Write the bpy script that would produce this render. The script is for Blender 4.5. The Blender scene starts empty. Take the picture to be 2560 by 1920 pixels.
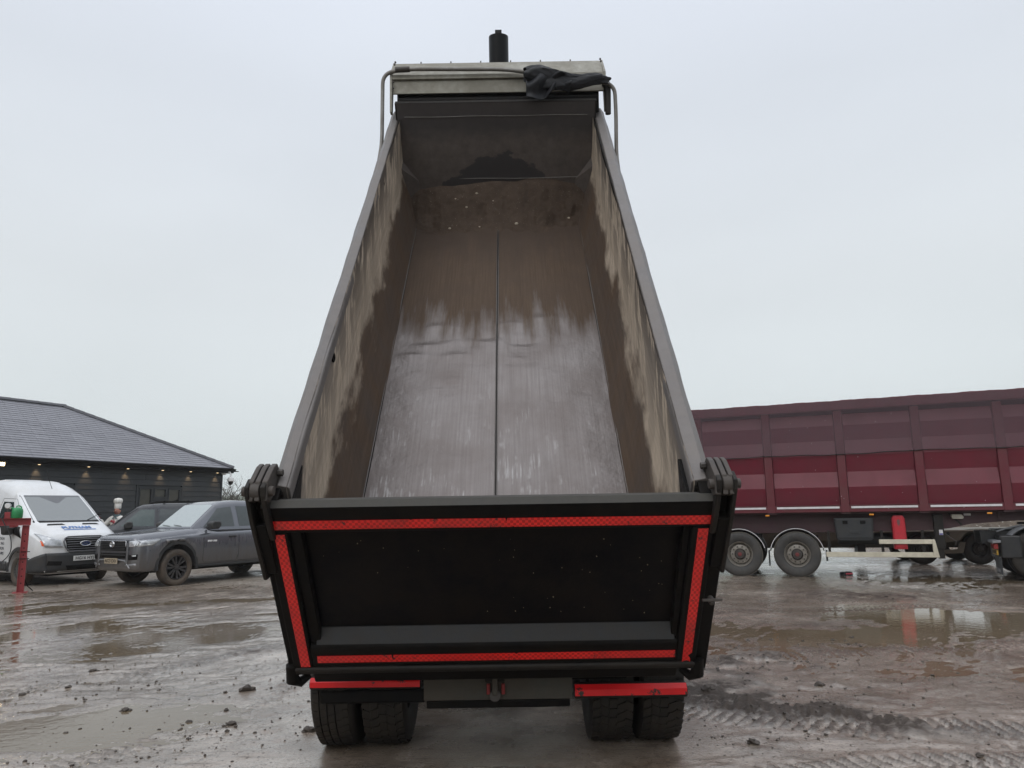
import bpy, bmesh, math, random
import numpy as np
from mathutils import Vector, Matrix
PI = math.pi; R = math.radians
rng = random.Random(7)
sc = bpy.context.scene
COL = sc.collection

# ---------------------------------------------------------------- camera
cd = bpy.data.cameras.new('camera'); cam = bpy.data.objects.new('camera', cd); COL.objects.link(cam)
cd.sensor_width = 36.0; cd.lens = 1850.0 / 2560.0 * 36.0; cd.clip_start = 0.05; cd.clip_end = 4000
cam.matrix_world = Matrix.Translation((0.13, 0.0, 1.6)) @ (Matrix.Rotation(PI / 2 + math.atan(315 / 1850), 4, 'X') @ Matrix.Rotation(-0.0165, 4, 'Z'))
sc.camera = cam

# ---------------------------------------------------------------- sky: thick overcast over a Nishita sky
SUN_EL, SUN_AZ = R(38), R(205)
w = bpy.data.worlds.new('World'); sc.world = w; w.use_nodes = True
nt = w.node_tree; nt.nodes.clear()
def wn(t, **k):
    n = nt.nodes.new(t)
    for a, b in k.items(): setattr(n, a, b)
    return n
sky = wn('ShaderNodeTexSky', sky_type='NISHITA'); sky.sun_disc = False
sky.sun_elevation = SUN_EL; sky.sun_rotation = SUN_AZ; sky.dust_density = 3; sky.air_density = 1.0
skb = wn('ShaderNodeBackground'); skb.inputs['Strength'].default_value = 0.05
nt.links.new(sky.outputs[0], skb.inputs['Color'])
tc = wn('ShaderNodeTexCoord'); sep = wn('ShaderNodeSeparateXYZ'); nt.links.new(tc.outputs['Generated'], sep.inputs[0])
ramp = wn('ShaderNodeValToRGB'); nt.links.new(sep.outputs['Z'], ramp.inputs['Fac'])
cr = ramp.color_ramp; cr.elements[0].position = 0.0; cr.elements[0].color = (0.67, 0.72, 0.735, 1)
cr.elements[1].position = 1.0; cr.elements[1].color = (1.50, 1.54, 1.62, 1)
for p, c in ((0.09, (0.69, 0.74, 0.755, 1)), (0.28, (0.70, 0.74, 0.77, 1)), (0.5, (0.70, 0.745, 0.81, 1)), (0.62, (0.74, 0.79, 0.88, 1)), (0.8, (1.12, 1.16, 1.25, 1))):
    e = cr.elements.new(p); e.color = c
mp = wn('ShaderNodeMapping'); mp.inputs['Scale'].default_value = (1.0, 1.0, 3.0); nt.links.new(tc.outputs['Generated'], mp.inputs[0])
cn = wn('ShaderNodeTexNoise'); cn.inputs['Scale'].default_value = 1.7; cn.inputs['Detail'].default_value = 3; cn.inputs['Roughness'].default_value = 0.45
nt.links.new(mp.outputs[0], cn.inputs['Vector'])
mr = wn('ShaderNodeMapRange'); mr.inputs['From Min'].default_value = 0.3; mr.inputs['From Max'].default_value = 0.7
mr.inputs['To Min'].default_value = 0.955; mr.inputs['To Max'].default_value = 1.045; nt.links.new(cn.outputs['Fac'], mr.inputs['Value'])
cmul = wn('ShaderNodeVectorMath', operation='SCALE'); nt.links.new(ramp.outputs[0], cmul.inputs[0]); nt.links.new(mr.outputs[0], cmul.inputs['Scale'])
cb = wn('ShaderNodeBackground'); nt.links.new(cmul.outputs[0], cb.inputs['Color']); cb.inputs['Strength'].default_value = 1.0
mx = wn('ShaderNodeMixShader'); mx.inputs[0].default_value = 0.93
out = wn('ShaderNodeOutputWorld')
nt.links.new(skb.outputs[0], mx.inputs[1]); nt.links.new(cb.outputs[0], mx.inputs[2]); nt.links.new(mx.outputs[0], out.inputs[0])

sl = bpy.data.lights.new('sun', 'SUN'); sl.energy = 0.7; sl.angle = R(40); sl.color = (1, 0.97, 0.92)
so = bpy.data.objects.new('sun', sl); COL.objects.link(so)
sd = Vector((math.sin(SUN_AZ) * math.cos(SUN_EL), math.cos(SUN_AZ) * math.cos(SUN_EL), math.sin(SUN_EL)))
so.rotation_euler = sd.to_track_quat('Z', 'Y').to_euler()

sc.view_settings.view_transform = 'Standard'; sc.view_settings.look = 'None'
sc.view_settings.exposure = 0.14; sc.view_settings.gamma = 1.0; sc.view_settings.use_curve_mapping = False
try:
    sc.cycles.use_denoising = True; sc.cycles.volume_bounces = 2; sc.cycles.max_bounces = 8
    sc.cycles.caustics_reflective = False; sc.cycles.caustics_refractive = False
except Exception: pass

# ---------------------------------------------------------------- materials
def N(m, t, **k):
    n = m.node_tree.nodes.new(t)
    for a, b in k.items():
        if a in n.inputs: n.inputs[a].default_value = b
        else: setattr(n, a, b)
    return n
def L(m, a, b): m.node_tree.links.new(a, b)
def coords(m, scale=(1, 1, 1), rot=(0, 0, 0), src='Object', attr=None):
    if attr:
        a = N(m, 'ShaderNodeAttribute', attribute_name=attr); o = a.outputs['Vector']
    else:
        a = N(m, 'ShaderNodeTexCoord'); o = a.outputs[src]
    p = N(m, 'ShaderNodeMapping'); p.inputs['Scale'].default_value = scale; p.inputs['Rotation'].default_value = rot
    L(m, o, p.inputs[0]); return p.outputs[0]
def noise(m, vec, scale, detail=5, rough=0.6, lo=0.35, hi=0.65, dist=0.0):
    n = N(m, 'ShaderNodeTexNoise', Scale=scale, Detail=detail, Roughness=rough, Distortion=dist); L(m, vec, n.inputs['Vector'])
    r = N(m, 'ShaderNodeMapRange'); r.inputs['From Min'].default_value = lo; r.inputs['From Max'].default_value = hi
    r.clamp = True; L(m, n.outputs['Fac'], r.inputs['Value']); return r.outputs[0]
def mixc(m, fac, a, b):
    n = N(m, 'ShaderNodeMix', data_type='RGBA')
    for i, v in ((6, a), (7, b)):
        if isinstance(v, tuple): n.inputs[i].default_value = (*v[:3], 1)
        else: L(m, v, n.inputs[i])
    if isinstance(fac, (int, float)): n.inputs[0].default_value = fac
    else: L(m, fac, n.inputs[0])
    return n.outputs[2]
def math_(m, op, a, b=None, clamp=False):
    n = N(m, 'ShaderNodeMath', operation=op); n.use_clamp = clamp
    for i, v in ((0, a), (1, b)):
        if v is None: continue
        if isinstance(v, (int, float)): n.inputs[i].default_value = v
        else: L(m, v, n.inputs[i])
    return n.outputs[0]
def setf(m, sock, v):
    if isinstance(v, (int, float)): sock.default_value = v
    elif isinstance(v, tuple): sock.default_value = (*v[:3], 1)
    else: L(m, v, sock)
def newmat(name):
    m = bpy.data.materials.new(name); m.use_nodes = True
    return m, m.node_tree.nodes['Principled BSDF']
def bump(m, b, h, dist=0.01, strength=0.5, prev=None):
    n = N(m, 'ShaderNodeBump', Strength=strength, Distance=dist); L(m, h, n.inputs['Height'])
    if prev is not None: L(m, prev, n.inputs['Normal'])
    L(m, n.outputs[0], b.inputs['Normal']); return n.outputs[0]
def mat(name, col, rough=0.5, metal=0.0, dirt=None, dscale=3.0, damt=0.5, spec=0.5, coat=0.0, nb=0.0, nscale=60, drough=None, var=0.12, emit=None, es=0):
    """paint, rubber, metal or cloth with a second colour (dirt) in patches, fine tone variation and relief"""
    m, b = newmat(name); v = coords(m)
    c = col
    t = noise(m, v, dscale * 4.3, 6, 0.65, 0.3, 0.7)
    c = mixc(m, t, tuple(x * (1 - var) for x in col[:3]), tuple(min(1, x * (1 + var)) for x in col[:3]))
    if dirt:
        n1 = noise(m, v, dscale, 8, 0.7, 0.5 - 0.25 * damt - 0.02, 0.72 - 0.2 * damt)
        f = math_(m, 'MULTIPLY', n1, damt)
        c = mixc(m, f, c, dirt)
        setf(m, b.inputs['Roughness'], math_(m, 'ADD', math_(m, 'MULTIPLY', f, (drough or 0.8) - rough), rough, True))
    else:
        b.inputs['Roughness'].default_value = rough
    setf(m, b.inputs['Base Color'], c)
    b.inputs['Metallic'].default_value = metal; b.inputs['Specular IOR Level'].default_value = spec
    b.inputs['Coat Weight'].default_value = coat; b.inputs['Coat Roughness'].default_value = 0.06
    if nb: bump(m, b, noise(m, v, nscale, 4, 0.6, 0.2, 0.8), nb, 0.6)
    if emit:
        b.inputs['Emission Color'].default_value = (*emit, 1); b.inputs['Emission Strength'].default_value = es
    return m

# ---------------------------------------------------------------- mesh helpers
def link(o, parent=None):
    COL.objects.link(o)
    if parent is not None: o.parent = parent
    return o
def tag(o, label=None, cat=None, group=None, kind=None):
    if label: o['label'] = label
    if cat: o['category'] = cat
    if group: o['group'] = group
    if kind: o['kind'] = kind
    return o
def empty(name, loc=(0, 0, 0), rz=0.0, label=None, cat=None, group=None, parent=None):
    o = bpy.data.objects.new(name, None); o.empty_display_size = 0.2; o.location = loc; o.rotation_euler = (0, 0, rz)
    link(o, parent); return tag(o, label, cat, group)
def copy_tree(o, parent=None):
    c = o.copy(); COL.objects.link(c)
    if parent is not None: c.parent = parent
    for ch in list(o.children): copy_tree(ch, c)
    return c
class MB:
    def __init__(s): s.v = []; s.f = []; s.mi = []; s.cur = 0
    def add(s, vs, fs):
        o = len(s.v); s.v += [tuple(p) for p in vs]
        for f in fs: s.f.append(tuple(i + o for i in f)); s.mi.append(s.cur)
        return s
    def box8(s, p):   # p: bottom 4 ccw then top 4
        return s.add(p, [(3, 2, 1, 0), (4, 5, 6, 7), (0, 1, 5, 4), (1, 2, 6, 5), (2, 3, 7, 6), (3, 0, 4, 7)])
    def box(s, x0, x1, y0, y1, z0, z1, T=None):
        p = [(x0, y0, z0), (x1, y0, z0), (x1, y1, z0), (x0, y1, z0), (x0, y0, z1), (x1, y0, z1), (x1, y1, z1), (x0, y1, z1)]
        if T: p = [T(*q) for q in p]
        return s.box8(p)
    def prism(s, poly, lo, hi, T):   # poly of (u,v), extruded lo..hi ; T(w,u,v)
        n = len(poly); p = [T(lo, u, v) for u, v in poly] + [T(hi, u, v) for u, v in poly]
        return s.add(p, [tuple(range(n - 1, -1, -1)), tuple(range(n, 2 * n))] + [(i, (i + 1) % n, n + (i + 1) % n, n + i) for i in range(n)])
    def tube(s, pts, r, n=10, cap=True):
        pts = [Vector(p) for p in pts]; rs = r if isinstance(r, (list, tuple)) else [r] * len(pts)
        o = len(s.v); up = Vector((0.123, 0.456, 0.88)).normalized(); vs = []; prev = None
        for i, p in enumerate(pts):
            d = (pts[min(i + 1, len(pts) - 1)] - pts[max(i - 1, 0)]).normalized()
            if prev is None: a = d.cross(up).normalized()
            else: a = (prev - d * prev.dot(d)).normalized()
            prev = a; b = d.cross(a)
            for k in range(n):
                t = 2 * PI * k / n; vs.append(p + (a * math.cos(t) + b * math.sin(t)) * rs[i])
        fs = [(i * n + k, i * n + (k + 1) % n, (i + 1) * n + (k + 1) % n, (i + 1) * n + k) for i in range(len(pts) - 1) for k in range(n)]
        if cap: fs += [tuple(range(n - 1, -1, -1)), tuple((len(pts) - 1) * n + k for k in range(n))]
        return s.add(vs, fs)
    def cyl(s, a, b, r, n=16, r2=None): return s.tube([a, b], [r, r if r2 is None else r2], n)
    def lathe(s, prof, c=(0, 0, 0), axis='y', n=32, closed=False, a0=0.0, a1=2 * PI, cap=False):
        # prof: (radius, axial)
        full = abs(a1 - a0 - 2 * PI) < 1e-6; m = n if full else n + 1; vs = []
        for r, h in prof:
            for k in range(m):
                t = a0 + (a1 - a0) * k / n
                x, z = r * math.cos(t), r * math.sin(t)
                vs.append((c[0] + x, c[1] + h, c[2] + z) if axis == 'y' else (c[0] + x, c[1] + z, c[2] + h) if axis == 'z' else (c[0] + h, c[1] + x, c[2] + z))
        q = len(prof); fs = []
        for i in range(q if closed else q - 1):
            j = (i + 1) % q
            for k in range(m if full else m - 1): fs.append((i * m + k, i * m + (k + 1) % m, j * m + (k + 1) % m, j * m + k))
        return s.add(vs, fs)
    def grid(s, f, nu, nv):
        vs = [f(i / nu, j / nv) for j in range(nv + 1) for i in range(nu + 1)]
        return s.add(vs, [(j * (nu + 1) + i, j * (nu + 1) + i + 1, (j + 1) * (nu + 1) + i + 1, (j + 1) * (nu + 1) + i) for j in range(nv) for i in range(nu)])
    def ball(s, c, r, n=10, m=7):
        r = r if isinstance(r, tuple) else (r, r, r)
        def f(u, v):
            t = 2 * PI * u; p = PI * v
            return (c[0] + r[0] * math.sin(p) * math.cos(t), c[1] + r[1] * math.sin(p) * math.sin(t), c[2] - r[2] * math.cos(p))
        return s.grid(f, n, m)
    def build(s, name, mats, parent=None, smooth=30, bevel=0.0, world=False, seg=2, recalc=True, bc=None, solid=0.0, kind=None, label=None):
        me = bpy.data.meshes.new(name); vs = s.v
        if world and parent is not None:
            l = parent.location; vs = [(p[0] - l[0], p[1] - l[1], p[2] - l[2]) for p in vs]
        me.from_pydata([tuple(p) for p in vs], [], s.f)
        ms = mats if isinstance(mats, (list, tuple)) else [mats]
        for m in ms: me.materials.append(m)
        if len(ms) > 1: me.polygons.foreach_set('material_index', s.mi)
        if recalc:
            bm = bmesh.new(); bm.from_mesh(me); bmesh.ops.remove_doubles(bm, verts=bm.verts, dist=1e-5)
            bmesh.ops.recalc_face_normals(bm, faces=bm.faces); bm.to_mesh(me); bm.free()
        if bc:
            at = me.attributes.new('bc', 'FLOAT_VECTOR', 'POINT'); l = parent.location if world and parent is not None else Vector()
            a = np.array([bc(Vector(v.co) + Vector(l)) for v in me.vertices], dtype=np.float32).ravel(); at.data.foreach_set('vector', a)
        if smooth:
            me.shade_smooth(); me.set_sharp_from_angle(angle=R(smooth))
        me.update()
        o = bpy.data.objects.new(name, me); link(o, parent)
        if solid:
            q = o.modifiers.new('solid', 'SOLIDIFY'); q.thickness = solid; q.offset = -1
        if bevel:
            q = o.modifiers.new('bevel', 'BEVEL'); q.width = bevel; q.segments = seg; q.limit_method = 'ANGLE'; q.angle_limit = R(35)
            q.harden_normals = False
        if kind: o['kind'] = kind
        if label: o['label'] = label
        return o
def text(name, body, size, M, material, parent, extrude=0.001, align='CENTER', shear=0.0, offset=0.0):
    """flat print: lettering turned into a mesh; M places its xy plane"""
    cu = bpy.data.curves.new(name, 'FONT'); cu.body = body; cu.size = size; cu.align_x = align; cu.align_y = 'CENTER'; cu.extrude = extrude
    cu.shear = shear; cu.offset = offset; cu.resolution_u = 3
    t = bpy.data.objects.new(name, cu); COL.objects.link(t)
    dg = bpy.context.evaluated_depsgraph_get(); me = bpy.data.meshes.new_from_object(t.evaluated_get(dg))
    bpy.data.objects.remove(t); me.materials.clear(); me.materials.append(material)
    o = bpy.data.objects.new(name, me); link(o, parent); o.matrix_local = M; return o
def frame(o, x, y):
    """matrix with given origin, x axis and (roughly) y axis"""
    x = Vector(x).normalized(); z = x.cross(Vector(y)).normalized(); y = z.cross(x)
    M = Matrix((x, y, z)).transposed().to_4x4(); M.translation = Vector(o); return M

# ---- numpy noise for the ground
def _h(ix, iy, s):
    n = (ix.astype(np.int64) * 374761393 + iy.astype(np.int64) * 668265263 + s * 1442695041) & 0xFFFFFFFF
    n = ((n ^ (n >> 13)) * 1274126177) & 0xFFFFFFFF
    return ((n ^ (n >> 16)) & 0xFFFF) / 65535.0
def vn(x, y, s=0):
    ix = np.floor(x); iy = np.floor(y); fx = x - ix; fy = y - iy
    fx = fx * fx * (3 - 2 * fx); fy = fy * fy * (3 - 2 * fy)
    a = _h(ix, iy, s); b = _h(ix + 1, iy, s); c = _h(ix, iy + 1, s); d = _h(ix + 1, iy + 1, s)
    return (a + (b - a) * fx) * (1 - fy) + (c + (d - c) * fx) * fy
def fbm(x, y, s=0, o=4, g=0.5):
    t = 0; a = 1; n = 0
    for i in range(o):
        t = t + a * vn(x * 2 ** i + 17.3 * i, y * 2 ** i - 9.1 * i, s + i * 7); n += a; a *= g
    return t / n
def sst(x, a, b):
    t = np.clip((x - a) / (b - a), 0, 1); return t * t * (3 - 2 * t)
# ---------------------------------------------------------------- yard ground: pressed wet slurry, ruts, puddle basins
def rot2(x, y, a): return x * math.cos(a) + y * math.sin(a), -x * math.sin(a) + y * math.cos(a)
def blob(x, y, cx, cy, rx, ry, a=0.0):
    u, v = rot2(x - cx, y - cy, a); return np.exp(-((u / rx) ** 2 + (v / ry) ** 2))
BASINS = [(-4.3, 9.9, 0.85, 0.8, 1.0, 1.0), (-3.6, 11.0, 0.7, 1.0, 1.1, 0.9), (-6.3, 11.0, 1.3, 0.8, 0.6, 0.75), (-3.7, 5.9, 1.15, 0.45, 0.25, 0.85), (-7.6, 13.8, 1.6, 0.45, 0.3, 0.7), (-5.2, 14.5, 2.0, 0.4, 0.35, 0.6),
          (6.2, 10.9, 1.7, 0.85, -0.35, 1.25), (3.3, 9.6, 1.1, 0.9, 0.2, 0.62), (4.9, 9.8, 1.1, 0.6, 0.0, 0.8), (4.7, 7.3, 1.0, 0.7, -0.4, 0.72), (8.3, 16.3, 2.2, 0.55, -0.37, 0.8), (6.5, 18.2, 2.6, 0.5, -0.37, 0.7),
          (-1.6, 12.5, 1.5, 1.2, 0.2, 0.8)]
BANDS = [((0.9, 6.7), (1.9, 6.05), (2.9, 5.6), (4.1, 5.3), 0.72, 0.9), ((-5.6, 7.6), (-4.6, 9.2), (-3.9, 10.7), (-2.9, 13.5), 0.26, 0.8),
         ((1.2, 4.5), (2.3, 4.95), (3.4, 5.0), (4.6, 4.6), 0.5, 0.8), ((1.6, 8.0), (3.0, 8.7), (5.0, 8.3), (8.0, 9.4), 0.42, 0.8), ((-6.5, 5.6), (-4.0, 7.6), (-2.6, 8.6), (-2.0, 12.0), 0.34, 0.8), ((-3.2, 4.4), (-2.5, 5.6), (-1.9, 6.6), (-1.9, 8.5), 0.30, 0.7), ((1.6, 11.5), (4.0, 12.0), (7.0, 11.8), (11, 13.0), 0.5, 0.8), ((-6.2, 6.8), (-3.4, 7.9), (-1.6, 8.6), (1.5, 9.0), 0.28, 0.3)]
def bez(p, t):
    a, b, c, d = [np.array(q) for q in p[:4]]; t = t[:, None]
    return a * (1 - t) ** 3 + 3 * b * t * (1 - t) ** 2 + 3 * c * t * t * (1 - t) + d * t ** 3
def yard(x, y):
    wx = fbm(x * 0.9, y * 0.9, 3) - 0.5; wy = fbm(x * 0.9 + 40, y * 0.9, 5) - 0.5
    X = x + wx * 0.9; Y = y + wy * 0.9
    h = (fbm(x * 0.33, y * 0.33, 11, 3) - 0.5) * 0.030 + 0.0065
    h = h + (fbm(X * 1.6, Y * 1.6, 21, 4) - 0.5) * 0.022
    u, v = rot2(X, Y, R(58))                       # scrape lines left by wheels and the loader bucket
    amt = sst(fbm(x * 0.25, y * 0.25, 31, 2), 0.35, 0.6)
    h = h + (fbm(u * 0.8, v * 11, 33, 3) - 0.5) * 0.021 * (0.35 + amt)
    u, v = rot2(X, Y, R(8)); h = h + (fbm(u * 0.7, v * 9, 37, 3) - 0.5) * 0.018 * (1.3 - amt)
    h = h + (fbm(x * 9, y * 9, 41, 3) - 0.5) * 0.014 + (fbm(x * 32, y * 32, 43, 2) - 0.5) * 0.0075
    basin = 0
    for cx, cy, rx, ry, a, s in BASINS: basin = basin + s * blob(X, Y, cx, cy, rx, ry, a)
    h = h - 0.0185 * np.clip(basin, 0, 1.2)
    soil = 1.3 * blob(X, Y, 2.45, 6.10, 1.05, 0.34, -0.42) + 0.8 * blob(X, Y, 6.3, 13.4, 1.9, 1.0, -0.3) + 0.7 * blob(X, Y, 2.7, 8.1, 0.75, 0.7, 0.9) + 0.55 * blob(X, Y, 1.7, 6.9, 0.8, 0.4, 0)
    soil = soil + 0.6 * blob(X, Y, 4.2, 10.4, 0.8, 0.35, 0) + 0.8 * blob(X, Y, -0.7, 4.7, 0.8, 0.22, 0.1) + 0.5 * blob(X, Y, -3.0, 8.8, 0.9, 0.2, 0.7) + 0.5 * blob(X, Y, 0.2, 8.0, 2.2, 2.4, 0)  # last blob darkens mud under the truck: wet soil plus painted shade
    soil = soil * sst(fbm(x * 3.1, y * 3.1, 51, 4), 0.28, 0.56)
    h = h + soil * (0.006 + 0.055 * np.clip(fbm(x * 6.5, y * 6.5, 53, 4) - 0.42, 0, 1) * 2.0)
    lug = 0
    for bd in BANDS:                               # tyre treads pressed into the mud
        P = bez(bd, np.linspace(0, 1, 60)); wd, am = bd[4], bd[5]
        lo = P.min(0) - wd; hi = P.max(0) + wd
        k = (x > lo[0]) & (x < hi[0]) & (y > lo[1]) & (y < hi[1])
        if not k.any(): continue
        xs, ys = x[k], y[k]; best = np.full(xs.shape, 9.0); sgn = np.zeros(xs.shape); arc = np.zeros(xs.shape); acc = 0
        for i in range(59):
            a, b = P[i], P[i + 1]; d = b - a; ln = math.hypot(*d); d = d / ln
            t = (xs - a[0]) * d[0] + (ys - a[1]) * d[1]; q = (xs - a[0]) * -d[1] + (ys - a[1]) * d[0]
            e = np.abs(q) + np.where((t < 0) | (t > ln), 9, 0); n = e < best
            best[n] = e[n]; sgn[n] = q[n]; arc[n] = acc + t[n]; acc += ln
        inb = 1 - sst(best, wd * 0.42, wd * 0.5); ph = arc / 0.095 + np.abs(sgn) * 1.6 + 0.5 * (sgn > 0)
        tri = np.abs((ph % 1) - 0.5) * 2
        brk = sst(fbm(xs * 1.7, ys * 1.7, 61, 3), 0.26, 0.46)
        p = inb * brk * am * (sst(tri, 0.35, 0.6) * 0.020 - 0.007)
        hh = np.zeros(x.shape); hh[k] = p; h = h + hh; ll = np.zeros(x.shape); ll[k] = inb * brk * am * sst(tri, 0.35, 0.6); lug = np.maximum(lug, ll)
    # flatten where the truck's and other vehicles' wheels rest
    d = (x + 0) ; flat = sst(np.abs(x), 1.7, 1.35) * sst(y, 4.9, 5.2) * sst(y, 7.6, 7.3)
    h = h * (1 - flat) + flat * np.minimum(h, 0.004) * 0.4
    return h, soil, basin, lug
XW = 0.86
rows = [2.2]
while rows[-1] < 46: rows.append(rows[-1] * 1.0062 + 0.004)
rows = np.array(rows); nc = 780
uu = np.linspace(-1, 1, nc)
GY = np.repeat(rows[:, None], nc, 1); GX = uu[None, :] * (GY * XW + 2.2)
H, SOIL_SHADE, BAS, LUG = yard(GX.ravel(), GY.ravel())
edge = (sst(np.abs(np.tile(uu, len(rows))), 0.985, 1.0)); e2 = np.maximum(edge, sst(GY.ravel(), 40, 46))
e2 = np.maximum(e2, 1 - sst(GY.ravel(), 2.2, 2.5)); H = H * (1 - e2) - 0.04 * e2; H = np.maximum(H, -0.045)
gravel = sst(GY.ravel() - 0.10 * GX.ravel() + (fbm(GX.ravel() * 0.5, GY.ravel() * 0.5, 71, 3) - 0.5) * 2.2, 17.0, 18.6) * (GX.ravel() < 1.5)
H = H + gravel * (1 - e2) * ((fbm(GX.ravel() * 14, GY.ravel() * 14, 73, 2) - 0.4) * 0.012 + 0.004)
me = bpy.data.meshes.new('ground'); nr = len(rows)
co = np.stack([GX.ravel(), GY.ravel(), H], 1).astype(np.float32)
me.vertices.add(len(co)); me.vertices.foreach_set('co', co.ravel())
idx = np.arange(nr * nc).reshape(nr, nc)
q = np.stack([idx[:-1, :-1], idx[:-1, 1:], idx[1:, 1:], idx[1:, :-1]], -1).reshape(-1, 4)
me.loops.add(q.size); me.loops.foreach_set('vertex_index', q.ravel().astype(np.int32))
me.polygons.add(len(q)); me.polygons.foreach_set('loop_start', np.arange(0, q.size, 4, dtype=np.int32))
me.polygons.foreach_set('use_smooth', np.ones(len(q), bool))
me.update(calc_edges=True)
at = me.attributes.new('gm', 'FLOAT_VECTOR', 'POINT')
at.data.foreach_set('vector', np.stack([np.clip(SOIL_SHADE, 0, 1), np.clip(BAS, 0, 1), gravel], 1).astype(np.float32).ravel())
at = me.attributes.new('lug', 'FLOAT', 'POINT'); at.data.foreach_set('value', np.clip(LUG + np.zeros(H.shape), 0, 1).astype(np.float32))
yard_o = bpy.data.objects.new('ground', me); link(yard_o); tag(yard_o, 'wet pale mud of the yard with tyre treads pressed in', kind='structure')

mg, b = newmat('wet_mud')
gm = N(mg, 'ShaderNodeAttribute', attribute_name='gm'); sp = N(mg, 'ShaderNodeSeparateXYZ'); L(mg, gm.outputs['Vector'], sp.inputs[0])
v = coords(mg); geo = N(mg, 'ShaderNodeNewGeometry'); gs = N(mg, 'ShaderNodeSeparateXYZ'); L(mg, geo.outputs['Position'], gs.inputs[0])
pale = mixc(mg, noise(mg, v, 1.3, 6, 0.6, 0.35, 0.65), (0.25, 0.186, 0.136), (0.60, 0.505, 0.42))
pale = mixc(mg, math_(mg, 'MULTIPLY', noise(mg, v, 0.35, 4, 0.6, 0.42, 0.62), 0.62), pale, (0.150, 0.106, 0.068))
c = mixc(mg, math_(mg, 'MULTIPLY', sp.outputs['Y'], 0.8, True), pale, (0.165, 0.125, 0.080))
soil_shade = math_(mg, 'MULTIPLY', sp.outputs['X'], math_(mg, 'ADD', noise(mg, v, 7, 5, 0.7, 0.35, 0.6), 0.55), True)
c = mixc(mg, soil_shade, c, (0.060, 0.046, 0.038))
hi = N(mg, 'ShaderNodeMapRange'); hi.inputs['From Min'].default_value = 0.012; hi.inputs['From Max'].default_value = 0.034; L(mg, gs.outputs['Z'], hi.inputs['Value'])
c = mixc(mg, math_(mg, 'MULTIPLY', hi.outputs[0], 0.5), c, (0.10, 0.082, 0.070))
spk = noise(mg, v, 38, 5, 0.7, 0.565, 0.63); c = mixc(mg, math_(mg, 'MULTIPLY', spk, 0.75), c, (0.06, 0.046, 0.037)); dkm = math_(mg, 'MAXIMUM', soil_shade, math_(mg, 'MULTIPLY', spk, 0.8))
lin = math_(mg, 'MULTIPLY', noise(mg, coords(mg, (1.2, 14, 1), (0, 0, R(-8))), 1.0, 6, 0.7, 0.54, 0.66), noise(mg, v, 0.8, 3, 0.5, 0.42, 0.6)); c = mixc(mg, math_(mg, 'MULTIPLY', lin, 0.75), c, (0.075, 0.057, 0.045)); dkm = math_(mg, 'MAXIMUM', dkm, math_(mg, 'MULTIPLY', lin, 0.8))
lin = math_(mg, 'MULTIPLY', noise(mg, coords(mg, (1.2, 14, 1), (0, 0, R(-58))), 1.0, 6, 0.7, 0.54, 0.66), noise(mg, v, 0.7, 3, 0.5, 0.45, 0.6)); c = mixc(mg, math_(mg, 'MULTIPLY', lin, 0.7), c, (0.075, 0.057, 0.045)); dkm = math_(mg, 'MAXIMUM', dkm, math_(mg, 'MULTIPLY', lin, 0.8))
la = N(mg, 'ShaderNodeAttribute', attribute_name='lug'); lf = math_(mg, 'MULTIPLY', la.outputs['Fac'], noise(mg, v, 9, 5, 0.7, 0.22, 0.48)); c = mixc(mg, math_(mg, 'MULTIPLY', lf, 0.85), c, (0.070, 0.052, 0.040)); dkm = math_(mg, 'MAXIMUM', dkm, math_(mg, 'MULTIPLY', lf, 0.7))
gv = N(mg, 'ShaderNodeTexVoronoi', Scale=34.0); L(mg, v, gv.inputs['Vector'])
gcol = mixc(mg, gv.outputs['Color'], (0.10, 0.078, 0.06), (0.34, 0.30, 0.25))
gf = math_(mg, 'MULTIPLY', sp.outputs['Z'], noise(mg, v, 1.1, 5, 0.6, 0.3, 0.55), True); c = mixc(mg, gf, c, gcol)
setf(mg, b.inputs['Base Color'], c)
rg = math_(mg, 'ADD', math_(mg, 'MULTIPLY', noise(mg, v, 2.2, 6, 0.65, 0.38, 0.64), 0.22), 0.07)
rg = math_(mg, 'ADD', rg, math_(mg, 'MULTIPLY', soil_shade, 0.35), True); rg = math_(mg, 'ADD', rg, math_(mg, 'MULTIPLY', gf, 0.4), True)
setf(mg, b.inputs['Roughness'], rg); setf(mg, b.inputs['Specular IOR Level'], math_(mg, 'SUBTRACT', 0.6, math_(mg, 'MULTIPLY', dkm, 0.45), True))
n1 = bump(mg, b, noise(mg, v, 26, 5, 0.65, 0.2, 0.8), 0.010, 0.8); bump(mg, b, noise(mg, v, 95, 4, 0.65, 0.25, 0.75), 0.006, 1.0, n1)
setf(mg, b.inputs['Coat Weight'], math_(mg, 'MULTIPLY', math_(mg, 'SUBTRACT', 1.0, math_(mg, 'MULTIPLY', dkm, 1.1), True), math_(mg, 'SUBTRACT', 1.0, gf, True), True)); b.inputs['Coat Roughness'].default_value = 0.10; b.inputs['Coat IOR'].default_value = 1.45
bc_n = N(mg, 'ShaderNodeBump', Strength=0.45, Distance=0.004); L(mg, noise(mg, v, 30, 4, 0.6, 0.25, 0.75), bc_n.inputs['Height']); L(mg, bc_n.outputs[0], b.inputs['Coat Normal'])
me.materials.append(mg)

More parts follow.
